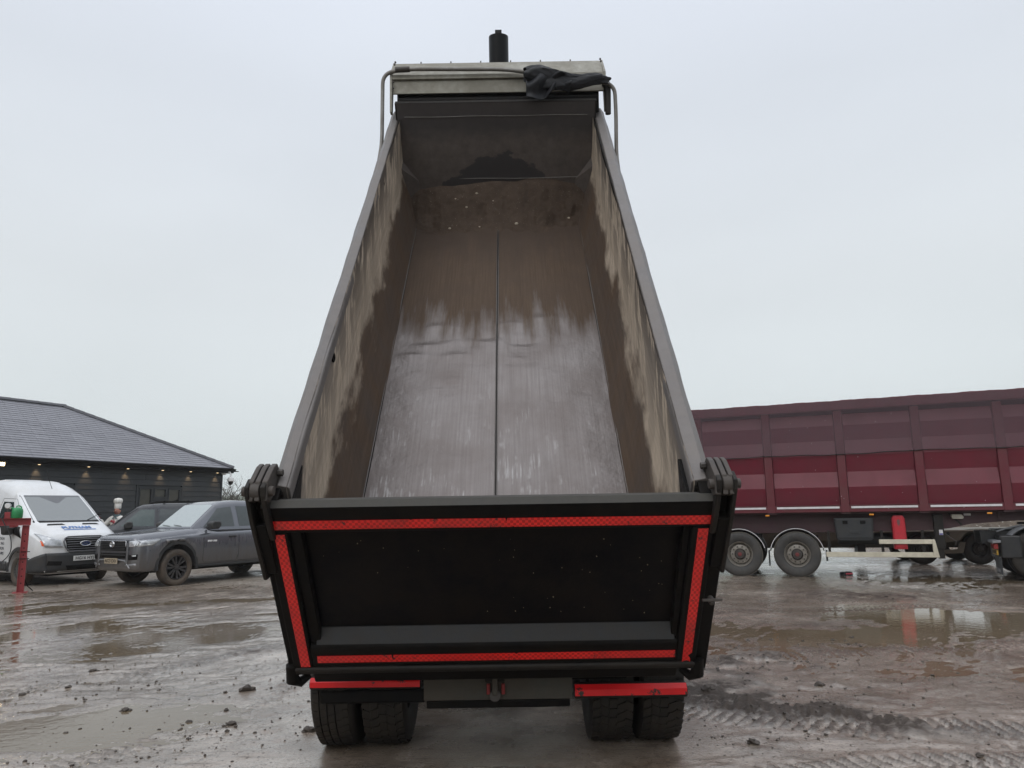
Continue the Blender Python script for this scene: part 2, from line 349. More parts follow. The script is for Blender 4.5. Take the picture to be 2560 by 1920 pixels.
# water lying in the hollows
mw, b = newmat('muddy_water'); v = coords(mw)
setf(mw, b.inputs['Base Color'], mixc(mw, noise(mw, v, 0.8, 3, 0.5), (0.120, 0.088, 0.052), (0.165, 0.128, 0.086)))
b.inputs['Roughness'].default_value = 0.015; b.inputs['IOR'].default_value = 1.34; b.inputs['Specular IOR Level'].default_value = 0.5
bump(mw, b, noise(mw, coords(mw, (1, 1, 1)), 8, 4, 0.6, 0.2, 0.8), 0.0022, 0.5)
MB().grid(lambda u, q: (-38 + 76 * u, 2.4 + 36 * q, -0.0030), 8, 4).build('puddle_water', mw, None, smooth=0, recalc=False, kind='structure')

# land beyond: one sheet to the horizon, rising into low hills
def land(x, y):
    d = np.hypot(x, y); a = np.arctan2(x, y)
    rise = sst(d, 260, 620) * (26 + 12 * np.sin(a * 2.3 + 0.4) + 8 * np.sin(a * 5.1 + 1))
    return -0.05 + rise + sst(d, 60, 260) * 1.2 * (fbm(x * 0.01, y * 0.01, 91, 3) - 0.3)
rr = np.concatenate([[0, 3], np.geomspace(20, 780, 40)]); na = 144
vs = []
for r_ in rr:
    for k in range(na):
        t = 2 * PI * k / na; vs.append((r_ * math.sin(t), r_ * math.cos(t)))
A = np.array(vs); Z = land(A[:, 0], A[:, 1]); Z[A[:, 0] ** 2 + A[:, 1] ** 2 < 60 ** 2] = -0.05
mb = MB(); mb.add([(x, y, z) for (x, y), z in zip(vs, Z)], [(i * na + k, i * na + (k + 1) % na, (i + 1) * na + (k + 1) % na, (i + 1) * na + k) for i in range(len(rr) - 1) for k in range(na)])
ml, b = newmat('fields'); v = coords(ml)
c = mixc(ml, noise(ml, v, 0.02, 3, 0.5, 0.45, 0.55), (0.075, 0.10, 0.045), (0.11, 0.105, 0.06))
geo = N(ml, 'ShaderNodeNewGeometry'); ln = N(ml, 'ShaderNodeVectorMath', operation='LENGTH'); L(ml, geo.outputs['Position'], ln.inputs[0])
nr_ = N(ml, 'ShaderNodeMapRange'); nr_.inputs['From Min'].default_value = 55; nr_.inputs['From Max'].default_value = 75; L(ml, ln.outputs['Value'], nr_.inputs['Value'])
c = mixc(ml, nr_.outputs[0], (0.17, 0.145, 0.12), c); setf(ml, b.inputs['Base Color'], c); b.inputs['Roughness'].default_value = 0.7
bump(ml, b, noise(ml, v, 2.5, 6, 0.7, 0.2, 0.8), 0.08, 0.6)
mb.build('terrain', ml, None, smooth=60, recalc=False, kind='structure')
# ---------------------------------------------------------------- tipper truck, body raised
CE, SE = math.cos(R(48.3)), math.sin(R(48.3)); DC, DS = 0.606, -0.795
def B(x, a, b): return (x, 3.95 + a * CE + b * DC, 1.73 + a * SE + b * DS)
_det = CE * DS - SE * DC
def Binv(p):
    y, z = p[1] - 3.95, p[2] - 1.73
    return (p[0], (y * DS - z * DC) / _det, (CE * z - SE * y) / _det)
def TG(x, s, q): return (x, 3.85 + 0.606 * s - 0.795 * q, 1.66 - 0.795 * s - 0.606 * q)
truck = empty('tipper_truck', (0, 5.62, 0), 0, 'black and grey tipper lorry seen from behind with its bare steel body raised', 'lorry')

# bare steel of the load body; streaks run down the length of the floor
def streak(m, attr, sx, sa, sb, lo, hi, scale=1.0, detail=5):
    return noise(m, coords(m, (sx, sa, sb), attr='bc'), scale, detail, 0.62, lo, hi)
msf, b = newmat('worn_wet_steel')
at = N(msf, 'ShaderNodeAttribute', attribute_name='bc'); sp = N(msf, 'ShaderNodeSeparateXYZ'); L(msf, at.outputs['Vector'], sp.inputs[0])
fine = streak(msf, 'bc', 70, 1.6, 8, 0.25, 0.75); mid = streak(msf, 'bc', 11, 0.8, 3, 0.3, 0.7); blot = streak(msf, 'bc', 2.2, 2.2, 2.2, 0.35, 0.68, 1.0, 7)
steel = mixc(msf, fine, (0.150, 0.132, 0.126), (0.240, 0.218, 0.212)); steel = mixc(msf, math_(msf, 'MULTIPLY', blot, 0.6), steel, (0.155, 0.128, 0.118))
scr = math_(msf, 'MULTIPLY', streak(msf, 'bc', 46, 2.4, 4, 0.50, 0.62), streak(msf, 'bc', 4.5, 3.3, 2, 0.52, 0.62, 1, 3))
low = N(msf, 'ShaderNodeMapRange'); low.inputs['From Min'].default_value = 2.6; low.inputs['From Max'].default_value = 1.3; L(msf, sp.outputs['Y'], low.inputs['Value'])
scr = math_(msf, 'MULTIPLY', scr, low.outputs[0]); steel = mixc(msf, math_(msf, 'MULTIPLY', scr, 0.75), steel, (0.36, 0.35, 0.345))
edg = math_(msf, 'ADD', sp.outputs['Y'], math_(msf, 'MULTIPLY', math_(msf, 'SUBTRACT', streak(msf, 'bc', 7, 0.7, 2, 0.3, 0.7), 0.5), 0.75))
edg = math_(msf, 'ADD', edg, math_(msf, 'MULTIPLY', math_(msf, 'SUBTRACT', fine, 0.5), 0.35))
mud = N(msf, 'ShaderNodeMapRange'); mud.inputs['From Min'].default_value = 3.0; mud.inputs['From Max'].default_value = 3.55; L(msf, edg, mud.inputs['Value'])
mudf = math_(msf, 'MULTIPLY', mud.outputs[0], 0.92)
brown = mixc(msf, fine, (0.060, 0.038, 0.024), (0.115, 0.078, 0.050)); brown = mixc(msf, blot, brown, (0.085, 0.060, 0.044)); fs_ = N(msf, 'ShaderNodeMapRange'); fs_.inputs['From Min'].default_value = 4.3; fs_.inputs['From Max'].default_value = 5.0; L(msf, edg, fs_.inputs['Value']); brown = mixc(msf, fs_.outputs[0], brown, (0.064, 0.044, 0.032))
setf(msf, b.inputs['Base Color'], mixc(msf, mudf, steel, brown))
setf(msf, b.inputs['Metallic'], math_(msf, 'MULTIPLY', math_(msf, 'SUBTRACT', 1.0, mudf), 0.35))
setf(msf, b.inputs['Roughness'], math_(msf, 'ADD', math_(msf, 'ADD', math_(msf, 'MULTIPLY', blot, 0.18), math_(msf, 'MULTIPLY', mudf, 0.40)), 0.28))
setf(msf, b.inputs['Specular IOR Level'], math_(msf, 'SUBTRACT', 0.5, math_(msf, 'MULTIPLY', mudf, 0.40)))
n1 = bump(msf, b, streak(msf, 'bc', 90, 2.5, 8, 0.2, 0.8), 0.0012, 0.5); bump(msf, b, streak(msf, 'bc', 3, 3, 3, 0.2, 0.8, 1, 4), 0.018, 0.55, n1)

mbw, b = newmat('mud_washed_steel')     # side walls: dried cream mud, rain-washed dark streaks, brown wear band below
at = N(mbw, 'ShaderNodeAttribute', attribute_name='bc'); sp = N(mbw, 'ShaderNodeSeparateXYZ'); L(mbw, at.outputs['Vector'], sp.inputs[0])
diag = noise(mbw, coords(mbw, (0.5, 3.4, 0.9)), 1.5, 5, 0.60, 0.49, 0.525)
strk = noise(mbw, coords(mbw, (0.5, 13.0, 1.6)), 1.6, 4, 0.6, 0.50, 0.535)
longs = streak(mbw, 'bc', 2, 1.0, 34, 0.25, 0.75)
cream = mixc(mbw, longs, (0.40, 0.32, 0.24), (0.58, 0.485, 0.385))
dark = mixc(mbw, longs, (0.050, 0.042, 0.038), (0.095, 0.080, 0.070))
wet = math_(mbw, 'MAXIMUM', math_(mbw, 'MULTIPLY', diag, 0.85), math_(mbw, 'MULTIPLY', strk, 0.75))
topd = N(mbw, 'ShaderNodeMapRange'); topd.inputs['From Min'].default_value = 0.42; topd.inputs['From Max'].default_value = 0.02; L(mbw, sp.outputs['Z'], topd.inputs['Value'])
wet = math_(mbw, 'MULTIPLY', wet, math_(mbw, 'ADD', math_(mbw, 'MULTIPLY', topd.outputs[0], 0.75), 0.30), True)
c = mixc(mbw, wet, cream, dark)
bb = math_(mbw, 'ADD', sp.outputs['Z'], math_(mbw, 'MULTIPLY', math_(mbw, 'SUBTRACT', noise(mbw, coords(mbw, (1, 1.1, 2.5), attr='bc'), 1.6, 5, 0.6, 0.3, 0.7), 0.5), 0.34))
bb = math_(mbw, 'ADD', bb, math_(mbw, 'MULTIPLY', math_(mbw, 'SUBTRACT', longs, 0.5), 0.10))
bf = N(mbw, 'ShaderNodeMapRange'); bf.inputs['From Min'].default_value = 0.50; bf.inputs['From Max'].default_value = 0.66; L(mbw, bb, bf.inputs['Value'])
brn = mixc(mbw, longs, (0.068, 0.042, 0.027), (0.125, 0.082, 0.052)); brn = mixc(mbw, math_(mbw, 'MULTIPLY', noise(mbw, coords(mbw, attr='bc'), 2.3, 6, 0.6), 0.5), brn, (0.075, 0.066, 0.062))
setf(mbw, b.inputs['Base Color'], mixc(mbw, bf.outputs[0], c, brn))
setf(mbw, b.inputs['Roughness'], math_(mbw, 'SUBTRACT', 0.66, math_(mbw, 'MULTIPLY', wet, 0.22)))
b.inputs['Specular IOR Level'].default_value = 0.4
n1 = bump(mbw, b, streak(mbw, 'bc', 3, 2.0, 60, 0.2, 0.8), 0.0015, 0.5); bump(mbw, b, streak(mbw, 'bc', 3, 2.5, 2.5, 0.2, 0.8, 1, 4), 0.012, 0.5, n1)

mhb, b = newmat('stained_headboard_steel')
at = N(mhb, 'ShaderNodeAttribute', attribute_name='bc'); sp = N(mhb, 'ShaderNodeSeparateXYZ'); L(mhb, at.outputs['Vector'], sp.inputs[0])
bl = noise(mhb, coords(mhb, (2.2, 1, 4), attr='bc'), 1.6, 7, 0.62, 0.25, 0.75)
c = mixc(mhb, noise(mhb, coords(mhb, (3, 3, 3), attr='bc'), 3, 6, 0.7, 0.3, 0.7), (0.070, 0.057, 0.052), (0.112, 0.092, 0.082))
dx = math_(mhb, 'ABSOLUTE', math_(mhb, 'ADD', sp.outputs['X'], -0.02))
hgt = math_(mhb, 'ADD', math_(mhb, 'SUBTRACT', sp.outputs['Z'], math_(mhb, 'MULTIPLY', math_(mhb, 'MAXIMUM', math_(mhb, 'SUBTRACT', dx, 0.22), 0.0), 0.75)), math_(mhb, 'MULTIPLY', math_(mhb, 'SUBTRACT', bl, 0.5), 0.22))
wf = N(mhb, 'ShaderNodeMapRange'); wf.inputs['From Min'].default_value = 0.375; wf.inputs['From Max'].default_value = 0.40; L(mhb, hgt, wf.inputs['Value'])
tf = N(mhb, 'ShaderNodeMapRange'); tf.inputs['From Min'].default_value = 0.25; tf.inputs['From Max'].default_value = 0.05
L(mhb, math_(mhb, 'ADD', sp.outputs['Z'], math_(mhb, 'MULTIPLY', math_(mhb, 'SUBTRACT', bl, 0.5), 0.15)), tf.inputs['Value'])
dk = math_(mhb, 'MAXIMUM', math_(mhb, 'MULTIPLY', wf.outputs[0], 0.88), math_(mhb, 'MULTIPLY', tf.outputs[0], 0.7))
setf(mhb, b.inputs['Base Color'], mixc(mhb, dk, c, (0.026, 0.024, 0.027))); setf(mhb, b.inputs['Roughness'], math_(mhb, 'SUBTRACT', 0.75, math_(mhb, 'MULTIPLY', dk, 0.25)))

m_rail = mat('dusty_grey_paint', (0.130, 0.120, 0.117), 0.40, 0.25, dirt=(0.215, 0.192, 0.175), dscale=2.5, damt=0.55, nb=0.002, nscale=18)
m_alu = mat('weathered_alloy_sheet', (0.31, 0.30, 0.26), 0.42, 0.25, dirt=(0.20, 0.185, 0.15), dscale=3, damt=0.7, nb=0.002, nscale=30, var=0.2)
m_blk = mat('grimy_black_paint', (0.0040, 0.0042, 0.0050), 0.36, dirt=(0.016, 0.013, 0.010), dscale=6, damt=0.55, nb=0.0015, nscale=40, spec=0.11)
m_blk2 = mat('scuffed_black_steel', (0.010, 0.0095, 0.0095), 0.42, dirt=(0.034, 0.028, 0.023), dscale=7, damt=0.6, nb=0.002, nscale=50, spec=0.25)
m_dust = mat('dusty_black_ledge', (0.013, 0.015, 0.018), 0.55, dirt=(0.034, 0.028, 0.022), dscale=7, damt=0.5, nb=0.002)
m_rub = mat('tyre_rubber', (0.012, 0.0115, 0.011), 0.62, dirt=(0.042, 0.033, 0.025), dscale=5, damt=0.6, nb=0.001, nscale=120, spec=0.35)
m_arm = mat('worn_dark_steel', (0.055, 0.050, 0.047), 0.45, 0.4, dirt=(0.10, 0.085, 0.075), dscale=8, damt=0.7, nb=0.0015)
m_pipe = mat('galvanised_pipe', (0.24, 0.235, 0.225), 0.45, 0.5, dirt=(0.15, 0.13, 0.11), dscale=5, damt=0.6)
m_ram = mat('black_ram_steel', (0.004, 0.004, 0.005), 0.38, spec=0.2)
m_olive = mat('muddy_grey_plate', (0.050, 0.051, 0.043), 0.5, dirt=(0.080, 0.062, 0.045), dscale=3, damt=0.6, nb=0.003, nscale=25)

# red reflective tape with its stepped cell print
def tape_mat(name, long_axis, amp=1.0):
    m, b = newmat(name); v = coords(m)
    s = N(m, 'ShaderNodeSeparateXYZ'); L(m, v, s.inputs[0]); a, c_ = (s.outputs['X'], s.outputs['Z']) if long_axis == 'x' else (s.outputs['Z'], s.outputs['X'])
    st = math_(m, 'MULTIPLY', math_(m, 'FLOOR', math_(m, 'MULTIPLY', c_, 75.0)), 0.5)
    k = math_(m, 'FRACT', math_(m, 'ADD', math_(m, 'MULTIPLY', a, 32.0), st))
    tri = math_(m, 'GREATER_THAN', k, 0.45)
    sh = noise(m, v, 2.2, 3, 0.5, 0.35, 0.65)
    base = mixc(m, math_(m, 'MULTIPLY', tri, math_(m, 'ADD', math_(m, 'MULTIPLY', sh, 0.65), 0.30)), (0.55, 0.006, 0.007), (0.98, 0.028, 0.020))
    base = mixc(m, noise(m, v, 17, 6, 0.75, 0.61, 0.66), base, (0.02, 0.016, 0.015)); base = mixc(m, math_(m, 'MULTIPLY', noise(m, v, 5, 5, 0.7, 0.5, 0.75), 0.5), base, (0.12, 0.02, 0.016))
    setf(m, b.inputs['Base Color'], base); b.inputs['Roughness'].default_value = 0.35; b.inputs['Coat Weight'].default_value = 0.3
    b.inputs['Emission Strength'].default_value = 0.0
    bump(m, b, k, 0.0006, 0.4); return m
m_tx = tape_mat('red_reflective_print', 'x'); m_tz = tape_mat('red_reflective_print_upright', 'z')
m_redp, b = newmat('chipped_red_paint'); v = coords(m_redp)
ch = noise(m_redp, v, 12, 6, 0.7, 0.60, 0.63)
setf(m_redp, b.inputs['Base Color'], mixc(m_redp, ch, mixc(m_redp, noise(m_redp, v, 3), (0.66, 0.006, 0.010), (0.85, 0.012, 0.016)), (0.03, 0.024, 0.022))); b.inputs['Roughness'].default_value = 0.4

# --- load floor: two plates beside a seam channel, dented where loads drop
DENTS = [(rng.uniform(-0.85, 0.85), rng.uniform(1.0, 4.4), rng.uniform(0.03, 0.09), rng.choice((-1, 1)) * rng.uniform(0.004, 0.011)) for _ in range(34)]
DENTS += [(0.45, 3.3, 0.15, 0.030), (-0.14, 3.05, 0.10, -0.026), (-0.55, 3.2, 0.12, 0.024), (-0.2, 3.45, 0.09, 0.024), (0.25, 2.95, 0.08, -0.020), (-0.75, 2.75, 0.10, 0.020), (0.12, 3.22, 0.09, 0.026), (-0.62, 2.9, 0.10, 0.018), (-0.35, 2.75, 0.09, 0.018)]
def floor_pt(x, a):
    d = 0
    for cx, ca, r, h_ in DENTS: d += h_ * math.exp(-((x - cx) / (r * 1.4)) ** 2 - ((a - ca) / (r * 0.5)) ** 2)
    d += 0.004 * math.sin(a * 2.9 + x * 2) * math.sin(x * 3.3 + 1) + 0.0025 * math.sin(a * 9.1 + 3 * x) * math.sin(7 * x + a)
    return B(x, a, 1.05 - d)
HW = 0.93
for x0, x1 in ((-HW, -0.008), (0.008, HW)):
    MB().grid(lambda u, q: floor_pt(x0 + (x1 - x0) * u, -0.05 + 5.66 * q), 36, 190).build('floor_plate', msf, truck, 60, world=True, bc=Binv, recalc=False)
mb = MB()
mb.prism([(-0.05, 1.075), (5.6, 1.075), (5.6, 1.062), (-0.05, 1.062)], -0.03, 0.03, lambda w_, u, v: B(w_, u, v))
mb.prism([(-0.05, 1.061), (5.0, 1.061), (5.0, 1.046), (-0.05, 1.046)], -0.0035, 0.0035, lambda w_, u, v: B(w_, u, v))
mb.build('floor_seam', m_blk2, truck, 30, world=True)
for s in (-1, 1):
    MB().tube([B(s * 0.937, a, 1.035) for a in np.linspace(0, 5.2, 30)], 0.0045, 6).build('floor_edge_weld', m_rail, truck, 60, world=True)
    MB().tube([B(s * 0.0085, a, 1.044) for a in np.linspace(0, 5.2, 30)], 0.0035, 6).build('seam_edge', m_rail, truck, 60, world=True)
# --- side walls with a sloped lower band, outer skin and stiffening ribs
for s in (-1, 1):
    prof = [(1.075, -0.02), (1.078, 0.25), (1.075, 0.50), (1.045, 0.66), (0.985, 0.90), (0.932, 1.05)]
    def wp(u, q, s=s, prof=prof):
        t = u * (len(prof) - 1); i = min(int(t), len(prof) - 2); t -= i
        x = prof[i][0] * (1 - t) + prof[i + 1][0] * t; b_ = prof[i][1] * (1 - t) + prof[i + 1][1] * t; a = -0.02 + 5.63 * q
        x += 0.006 * math.sin(a * 2.3 + b_ * 2 + s) * math.sin(3 * b_ + 1) + 0.003 * math.sin(a * 7.7 + s * 2)
        return B(s * x, a, b_)
    MB().grid(wp, 20, 90).build('side_wall', mbw, truck, 40, world=True, bc=Binv, recalc=False)
    MB().prism([(-0.02, 0.02), (5.7, 0.02), (5.7, 1.10), (-0.02, 1.10)], s * 1.096, s * 1.112, lambda w_, u, v: B(w_, u, v)).build('outer_skin', m_blk2, truck, 0, world=True, bevel=0.004)
    for k in range(7):
        a = 0.55 + k * 0.82
        MB().prism([(a, 0.10), (a + 0.09, 0.10), (a + 0.09, 1.10), (a, 1.10)], s * 1.113, s * 1.152, lambda w_, u, v: B(w_, u, v)).build('side_rib', m_blk2, truck, 0, world=True, bevel=0.008)
    # top rail : bevelled box section
    x0, x1 = (1.055, 1.162) if s < 0 else (1.070, 1.192)
    dxf = 0.045
    sec = [(x0, 0.0), (x0 + 0.006, -0.012), (x1 - 0.045, -0.026), (x1, 0.030), (x1, 0.085), (x0 + 0.02, 0.085), (x0, 0.07)]
    mb = MB(); st = np.linspace(0.0, 5.86, 40); nn = len(sec); vs = []
    for a in st:
        wob = 0.002 * math.sin(a * 5 + s) + 0.0015 * math.sin(a * 13)
        for (x, b_) in sec: vs.append(B(s * (x + dxf * a / 5.86 + (wob if x == x1 else 0)), a, b_ + 0.003 * math.sin(a * 9 + x)))
    fs = [(i * nn + k, i * nn + (k + 1) % nn, (i + 1) * nn + (k + 1) % nn, (i + 1) * nn + k) for i in range(len(st) - 1) for k in range(nn)]
    fs += [tuple(range(nn)), tuple((len(st) - 1) * nn + k for k in reversed(range(nn)))]
    mb.add(vs, fs); mb.build('top_rail', m_rail, truck, 25, world=True, bevel=0.004)
    # rope hooks under the rail
    for a in (1.32, 4.12):
        mb = MB(); c = B(s * (x0 + 0.02 + dxf * a / 5.86), a, 0.10); pts = []
        for k in range(13):
            t = 2 * PI * k / 12; pts.append((c[0] - s * 0.012, c[1] + 0.028 * math.cos(t) * CE - 0.03 * math.sin(t) * SE, c[2] + 0.028 * math.cos(t) * SE + 0.03 * math.sin(t) * CE))
        mb.tube(pts, 0.008, 8, cap=False); mb.cyl(B(s * (x0 + 0.07), a, 0.085), B(s * (x0 + 0.02), a, 0.085), 0.012, 8)
        mb.build('rope_ring', m_blk, truck, 60, world=True)
# dark inner triangle gussets at the rail ends
for s in (-1, 1):
    MB().prism([(0.0, 0.07), (0.26, 0.07), (0.0, 0.30)], s * 1.05, s * 1.075, lambda w_, u, v: B(w_, u, v)).build('rail_gusset', m_blk, truck, 0, world=True, bevel=0.004)
# --- headboard
HB0 = 5.58
MB().grid(lambda u, q: (lambda x, b_: B(x, HB0 + 0.012 * math.sin(x * 2.2) * math.sin(b_ * 3), b_))((-1.10 + 2.20 * u), -0.19 + 1.26 * q), 40, 24).build('headboard', mhb, truck, 40, world=True, bc=Binv, recalc=False)
MB().prism([(HB0 + 0.02, -0.19), (HB0 + 0.09, -0.19), (HB0 + 0.09, 1.10), (HB0 + 0.02, 1.10)], -1.12, 1.12, lambda w_, u, v: B(w_, u, v)).build('headboard_backing', m_blk2, truck, 0, world=True)
for s in (-1, 1):   # corner chamfer of the headboard at its foot
    MB().add([B(s * 1.08, HB0 - 0.004, 0.42), B(s * 0.90, HB0 - 0.004, 0.66), B(s * 0.90, HB0 - 0.004, 1.06), B(s * 1.08, HB0 - 0.11, 1.06), B(s * 1.08, HB0 - 0.16, 0.45)], [(0, 1, 4), (1, 2, 3, 4)]).build('corner_gusset', mhb, truck, 0, world=True, bc=Binv, recalc=False)
mb = MB(); mb.tube([B(x, HB0 - 0.006, 0.635 + 0.004 * math.sin(x * 5)) for x in np.linspace(-0.93, 0.93, 14)], 0.0035, 6); mb.tube([B(x, HB0 - 0.004, -0.05 + 0.003 * math.sin(x * 7)) for x in np.linspace(-1.02, 1.02, 14)], 0.0035, 6)
mb.build('weld_bead', m_pipe, truck, 60, world=True)
# --- spill guard above the headboard
def YZ(w_, u, v): return (w_, u, v)
MB().prism([(7.63, 6.445), (7.80, 6.70), (7.812, 6.70), (7.642, 6.44)], -1.175, 1.235, YZ).build('spill_guard', m_alu, truck, 0, world=True, bevel=0.003)
MB().prism([(7.61, 6.385), (7.61, 6.440), (7.70, 6.437), (7.70, 6.385)], -1.180, 1.238, YZ).build('guard_lip', m_alu, truck, 0, world=True, bevel=0.005)
MB().prism([(7.655, 6.235), (7.64, 6.383), (7.66, 6.383), (7.675, 6.235)], -1.160, 1.215, YZ).build('guard_lower_strip', m_alu, truck, 0, world=True, bevel=0.003)
MB().prism([(7.76, 6.0), (7.70, 6.42), (7.92, 6.42), (7.92, 6.0)], -1.12, 1.17, YZ).build('sheet_roller_housing', m_blk, truck, 0, world=True, bevel=0.01)
MB().cyl((-1.10, 7.70, 6.16), (1.15, 7.70, 6.16), 0.045, 16).build('sheet_roller', m_blk, truck, 40, world=True)
for s, x in ((-1, -1.172), (1, 1.228)):
    MB().prism([(7.63, 6.0), (7.60, 6.44), (7.83, 6.73), (7.90, 6.71), (7.74, 6.40), (7.70, 6.0)], x - 0.012, x + 0.012, YZ).build('side_bracket', m_alu, truck, 0, world=True, bevel=0.003)
    for y_, z_ in ((7.74, 6.66), (7.69, 6.60), (7.615, 6.34), (7.62, 6.27)):
        MB().cyl((x - s * 0.03, y_ - 0.02, z_), (x - s * 0.03, y_ - 0.035, z_ + 0.004), 0.011, 6).build('bolt', m_arm, truck, 30, world=True)
for k in range(6):
    x = -0.86 + 0.345 * k
    MB().cyl((x, 7.808, 6.695), (x, 7.808, 6.722), 0.008, 6).build('bolt', m_arm, truck, 30, world=True)
# --- lifting ram
mb = MB(); a_, b_ = Vector((0.03, 9.4, 1.1)), Vector((0.036, 8.12, 7.24)); mb.cyl(a_, b_, 0.118, 32)
mb.build('lifting_ram', m_ram, truck, 30, world=True)
mb = MB(); mb.box(-0.005, 0.075, 8.06, 8.16, 7.20, 7.30); mb.cyl((-0.06, 8.118, 7.245), (0.13, 8.118, 7.245), 0.02, 10); mb.build('ram_eye', m_ram, truck, 30, world=True, bevel=0.004)
for k, (t, r_) in enumerate(((0.36, 0.145), (0.62, 0.135))):
    p = a_.lerp(b_, t - 0.34); q = a_.lerp(b_, t); MB().cyl(p, q, r_, 28).build('ram_stage', m_ram, truck, 30, world=True)
# --- sheeting arm pipe and the rolled mesh sheet
def arc_pts(pts, r=0.12, n=6):
    P = [Vector(p) for p in pts]; o = [P[0]]
    for i in range(1, len(P) - 1):
        d0 = (P[i - 1] - P[i]); d1 = (P[i + 1] - P[i]); rr_ = min(r, d0.length * 0.45, d1.length * 0.45); a = P[i] + d0.normalized() * rr_; c = P[i] + d1.normalized() * rr_
        for k in range(n + 1): t = k / n; o.append(a * (1 - t) ** 2 + P[i] * 2 * t * (1 - t) + c * t * t)
    o.append(P[-1]); return o
armL = arc_pts([(-1.29, 7.3, 4.85), (-1.272, 7.66, 5.65), (-1.262, 7.60, 6.46), (-0.97, 7.56, 6.475), (0.10, 7.56, 6.455), (0.50, 7.54, 6.38), (0.80, 7.52, 6.33), (1.10, 7.54, 6.29), (1.325, 7.56, 6.24), (1.338, 7.62, 5.95), (1.325, 7.64, 5.45), (1.31, 7.3, 4.85)], 0.14)
MB().tube(armL, 0.0215, 12).build('sheeting_arm', m_pipe, truck, 60, world=True)
MB().cyl((-1.115, 7.56, 6.470), (-0.955, 7.56, 6.474), 0.032, 16).build('arm_clamp', m_arm, truck, 30, world=True, bevel=0.004)
MB().tube([(1.235, 7.60, 6.28), (1.25, 7.60, 6.24), (1.25, 7.62, 5.93)], [0.05, 0.04, 0.032], 14).build('arm_motor', m_blk2, truck, 40, world=True)
m_tarp = mat('black_mesh_sheet', (0.005, 0.0055, 0.008), 0.40, dirt=(0.016, 0.017, 0.022), dscale=9, damt=0.6, nb=0.004, nscale=45, spec=0.35)
def tarp_pt(u, q):
    x = 0.33 + 0.93 * u; c = Vector((x, 7.50, 6.36 - 0.11 * u + 0.03 * math.sin(u * 9)))
    r = 0.042 + 0.032 * math.exp(-((u - 0.30) / 0.28) ** 2) + 0.006 * math.sin(u * 17) * (1 - u)
    if u > 0.9: r *= 0.75
    t = 2 * PI * q; sag = max(0, -math.sin(t)) * (0.10 * math.exp(-((u - 0.22) / 0.22) ** 2) + 0.05 * math.exp(-((u - 0.65) / 0.3) ** 2))
    k = 1 + 0.16 * math.sin(4 * t + u * 9) + 0.09 * abs(math.sin(6 * t - u * 15)) + 0.05 * math.sin(13 * t + u * 27)
    return c + Vector((0.02 * math.sin(3 * t + u * 11), r * k * math.cos(t), r * k * math.sin(t) - sag))
MB().grid(tarp_pt, 90, 44).build('rolled_sheet', m_tarp, truck, 70, world=True)
def flap(u, q):
    x = 0.34 + 0.52 * u; z = 6.34 - 0.04 * u - q * (0.27 - 0.12 * u + 0.05 * math.sin(u * 7)); return (x + 0.05 * q * math.sin(5 * u), 7.44 + 0.03 * math.sin(u * 15 + q * 4) + 0.025 * math.sin(q * 9 + u * 6) + 0.05 * q, z)
MB().grid(flap, 40, 20).build('loose_sheet_flap', m_tarp, truck, 70, world=True, solid=0.004)
# --- rear frame posts and lower cross member of the body
for s in (-1, 1):
    xo = 1.225 if s < 0 else 1.262
    MB().prism([(0.02, -0.03), (1.30, -0.03), (1.34, -0.10), (1.34, -0.24), (-0.02, -0.20)], s * 1.10, s * xo, lambda w_, u, v: TG(w_, u, v)).build('rear_post', m_blk, truck, 0, world=True, bevel=0.008)
    MB().tube([TG(s * 1.20, 1.20, -0.02), TG(s * 1.205, 1.30, 0.0), TG(s * 1.17, 1.345, -0.02), TG(s * 1.12, 1.33, -0.06)], [0.035, 0.04, 0.03, 0.02], 10).build('tailgate_latch', m_blk, truck, 50, world=True)
MB().prism([(1.24, -0.04), (1.24, -0.20), (1.40, -0.20), (1.40, -0.06)], -1.10, 1.10, lambda w_, u, v: TG(w_, u, v)).build('rear_cross_member', m_blk, truck, 0, world=True, bevel=0.01)
MB().prism([(0.0, 1.10), (5.65, 1.10), (5.65, 1.32), (0.15, 1.32)], -0.45, -0.33, lambda w_, u, v: B(w_, u, v)).build('body_runner', m_blk2, truck, 0, world=True)
MB().prism([(0.0, 1.10), (5.65, 1.10), (5.65, 1.32), (0.15, 1.32)], 0.33, 0.45, lambda w_, u, v: B(w_, u, v)).build('body_runner', m_blk2, truck, 0, world=True)
MB().prism([(-0.02, 1.078), (5.68, 1.078), (5.68, 1.098), (-0.02, 1.098)], -1.08, 1.08, lambda w_, u, v: B(w_, u, v)).build('floor_underside', m_blk2, truck, 0, world=True)
for k in range(8): MB().prism([(0.4 + k * 0.68, 1.10), (0.48 + k * 0.68, 1.10), (0.48 + k * 0.68, 1.20), (0.4 + k * 0.68, 1.20)], -1.08, 1.08, lambda w_, u, v: B(w_, u, v)).build('floor_bearer', m_blk2, truck, 0, world=True)
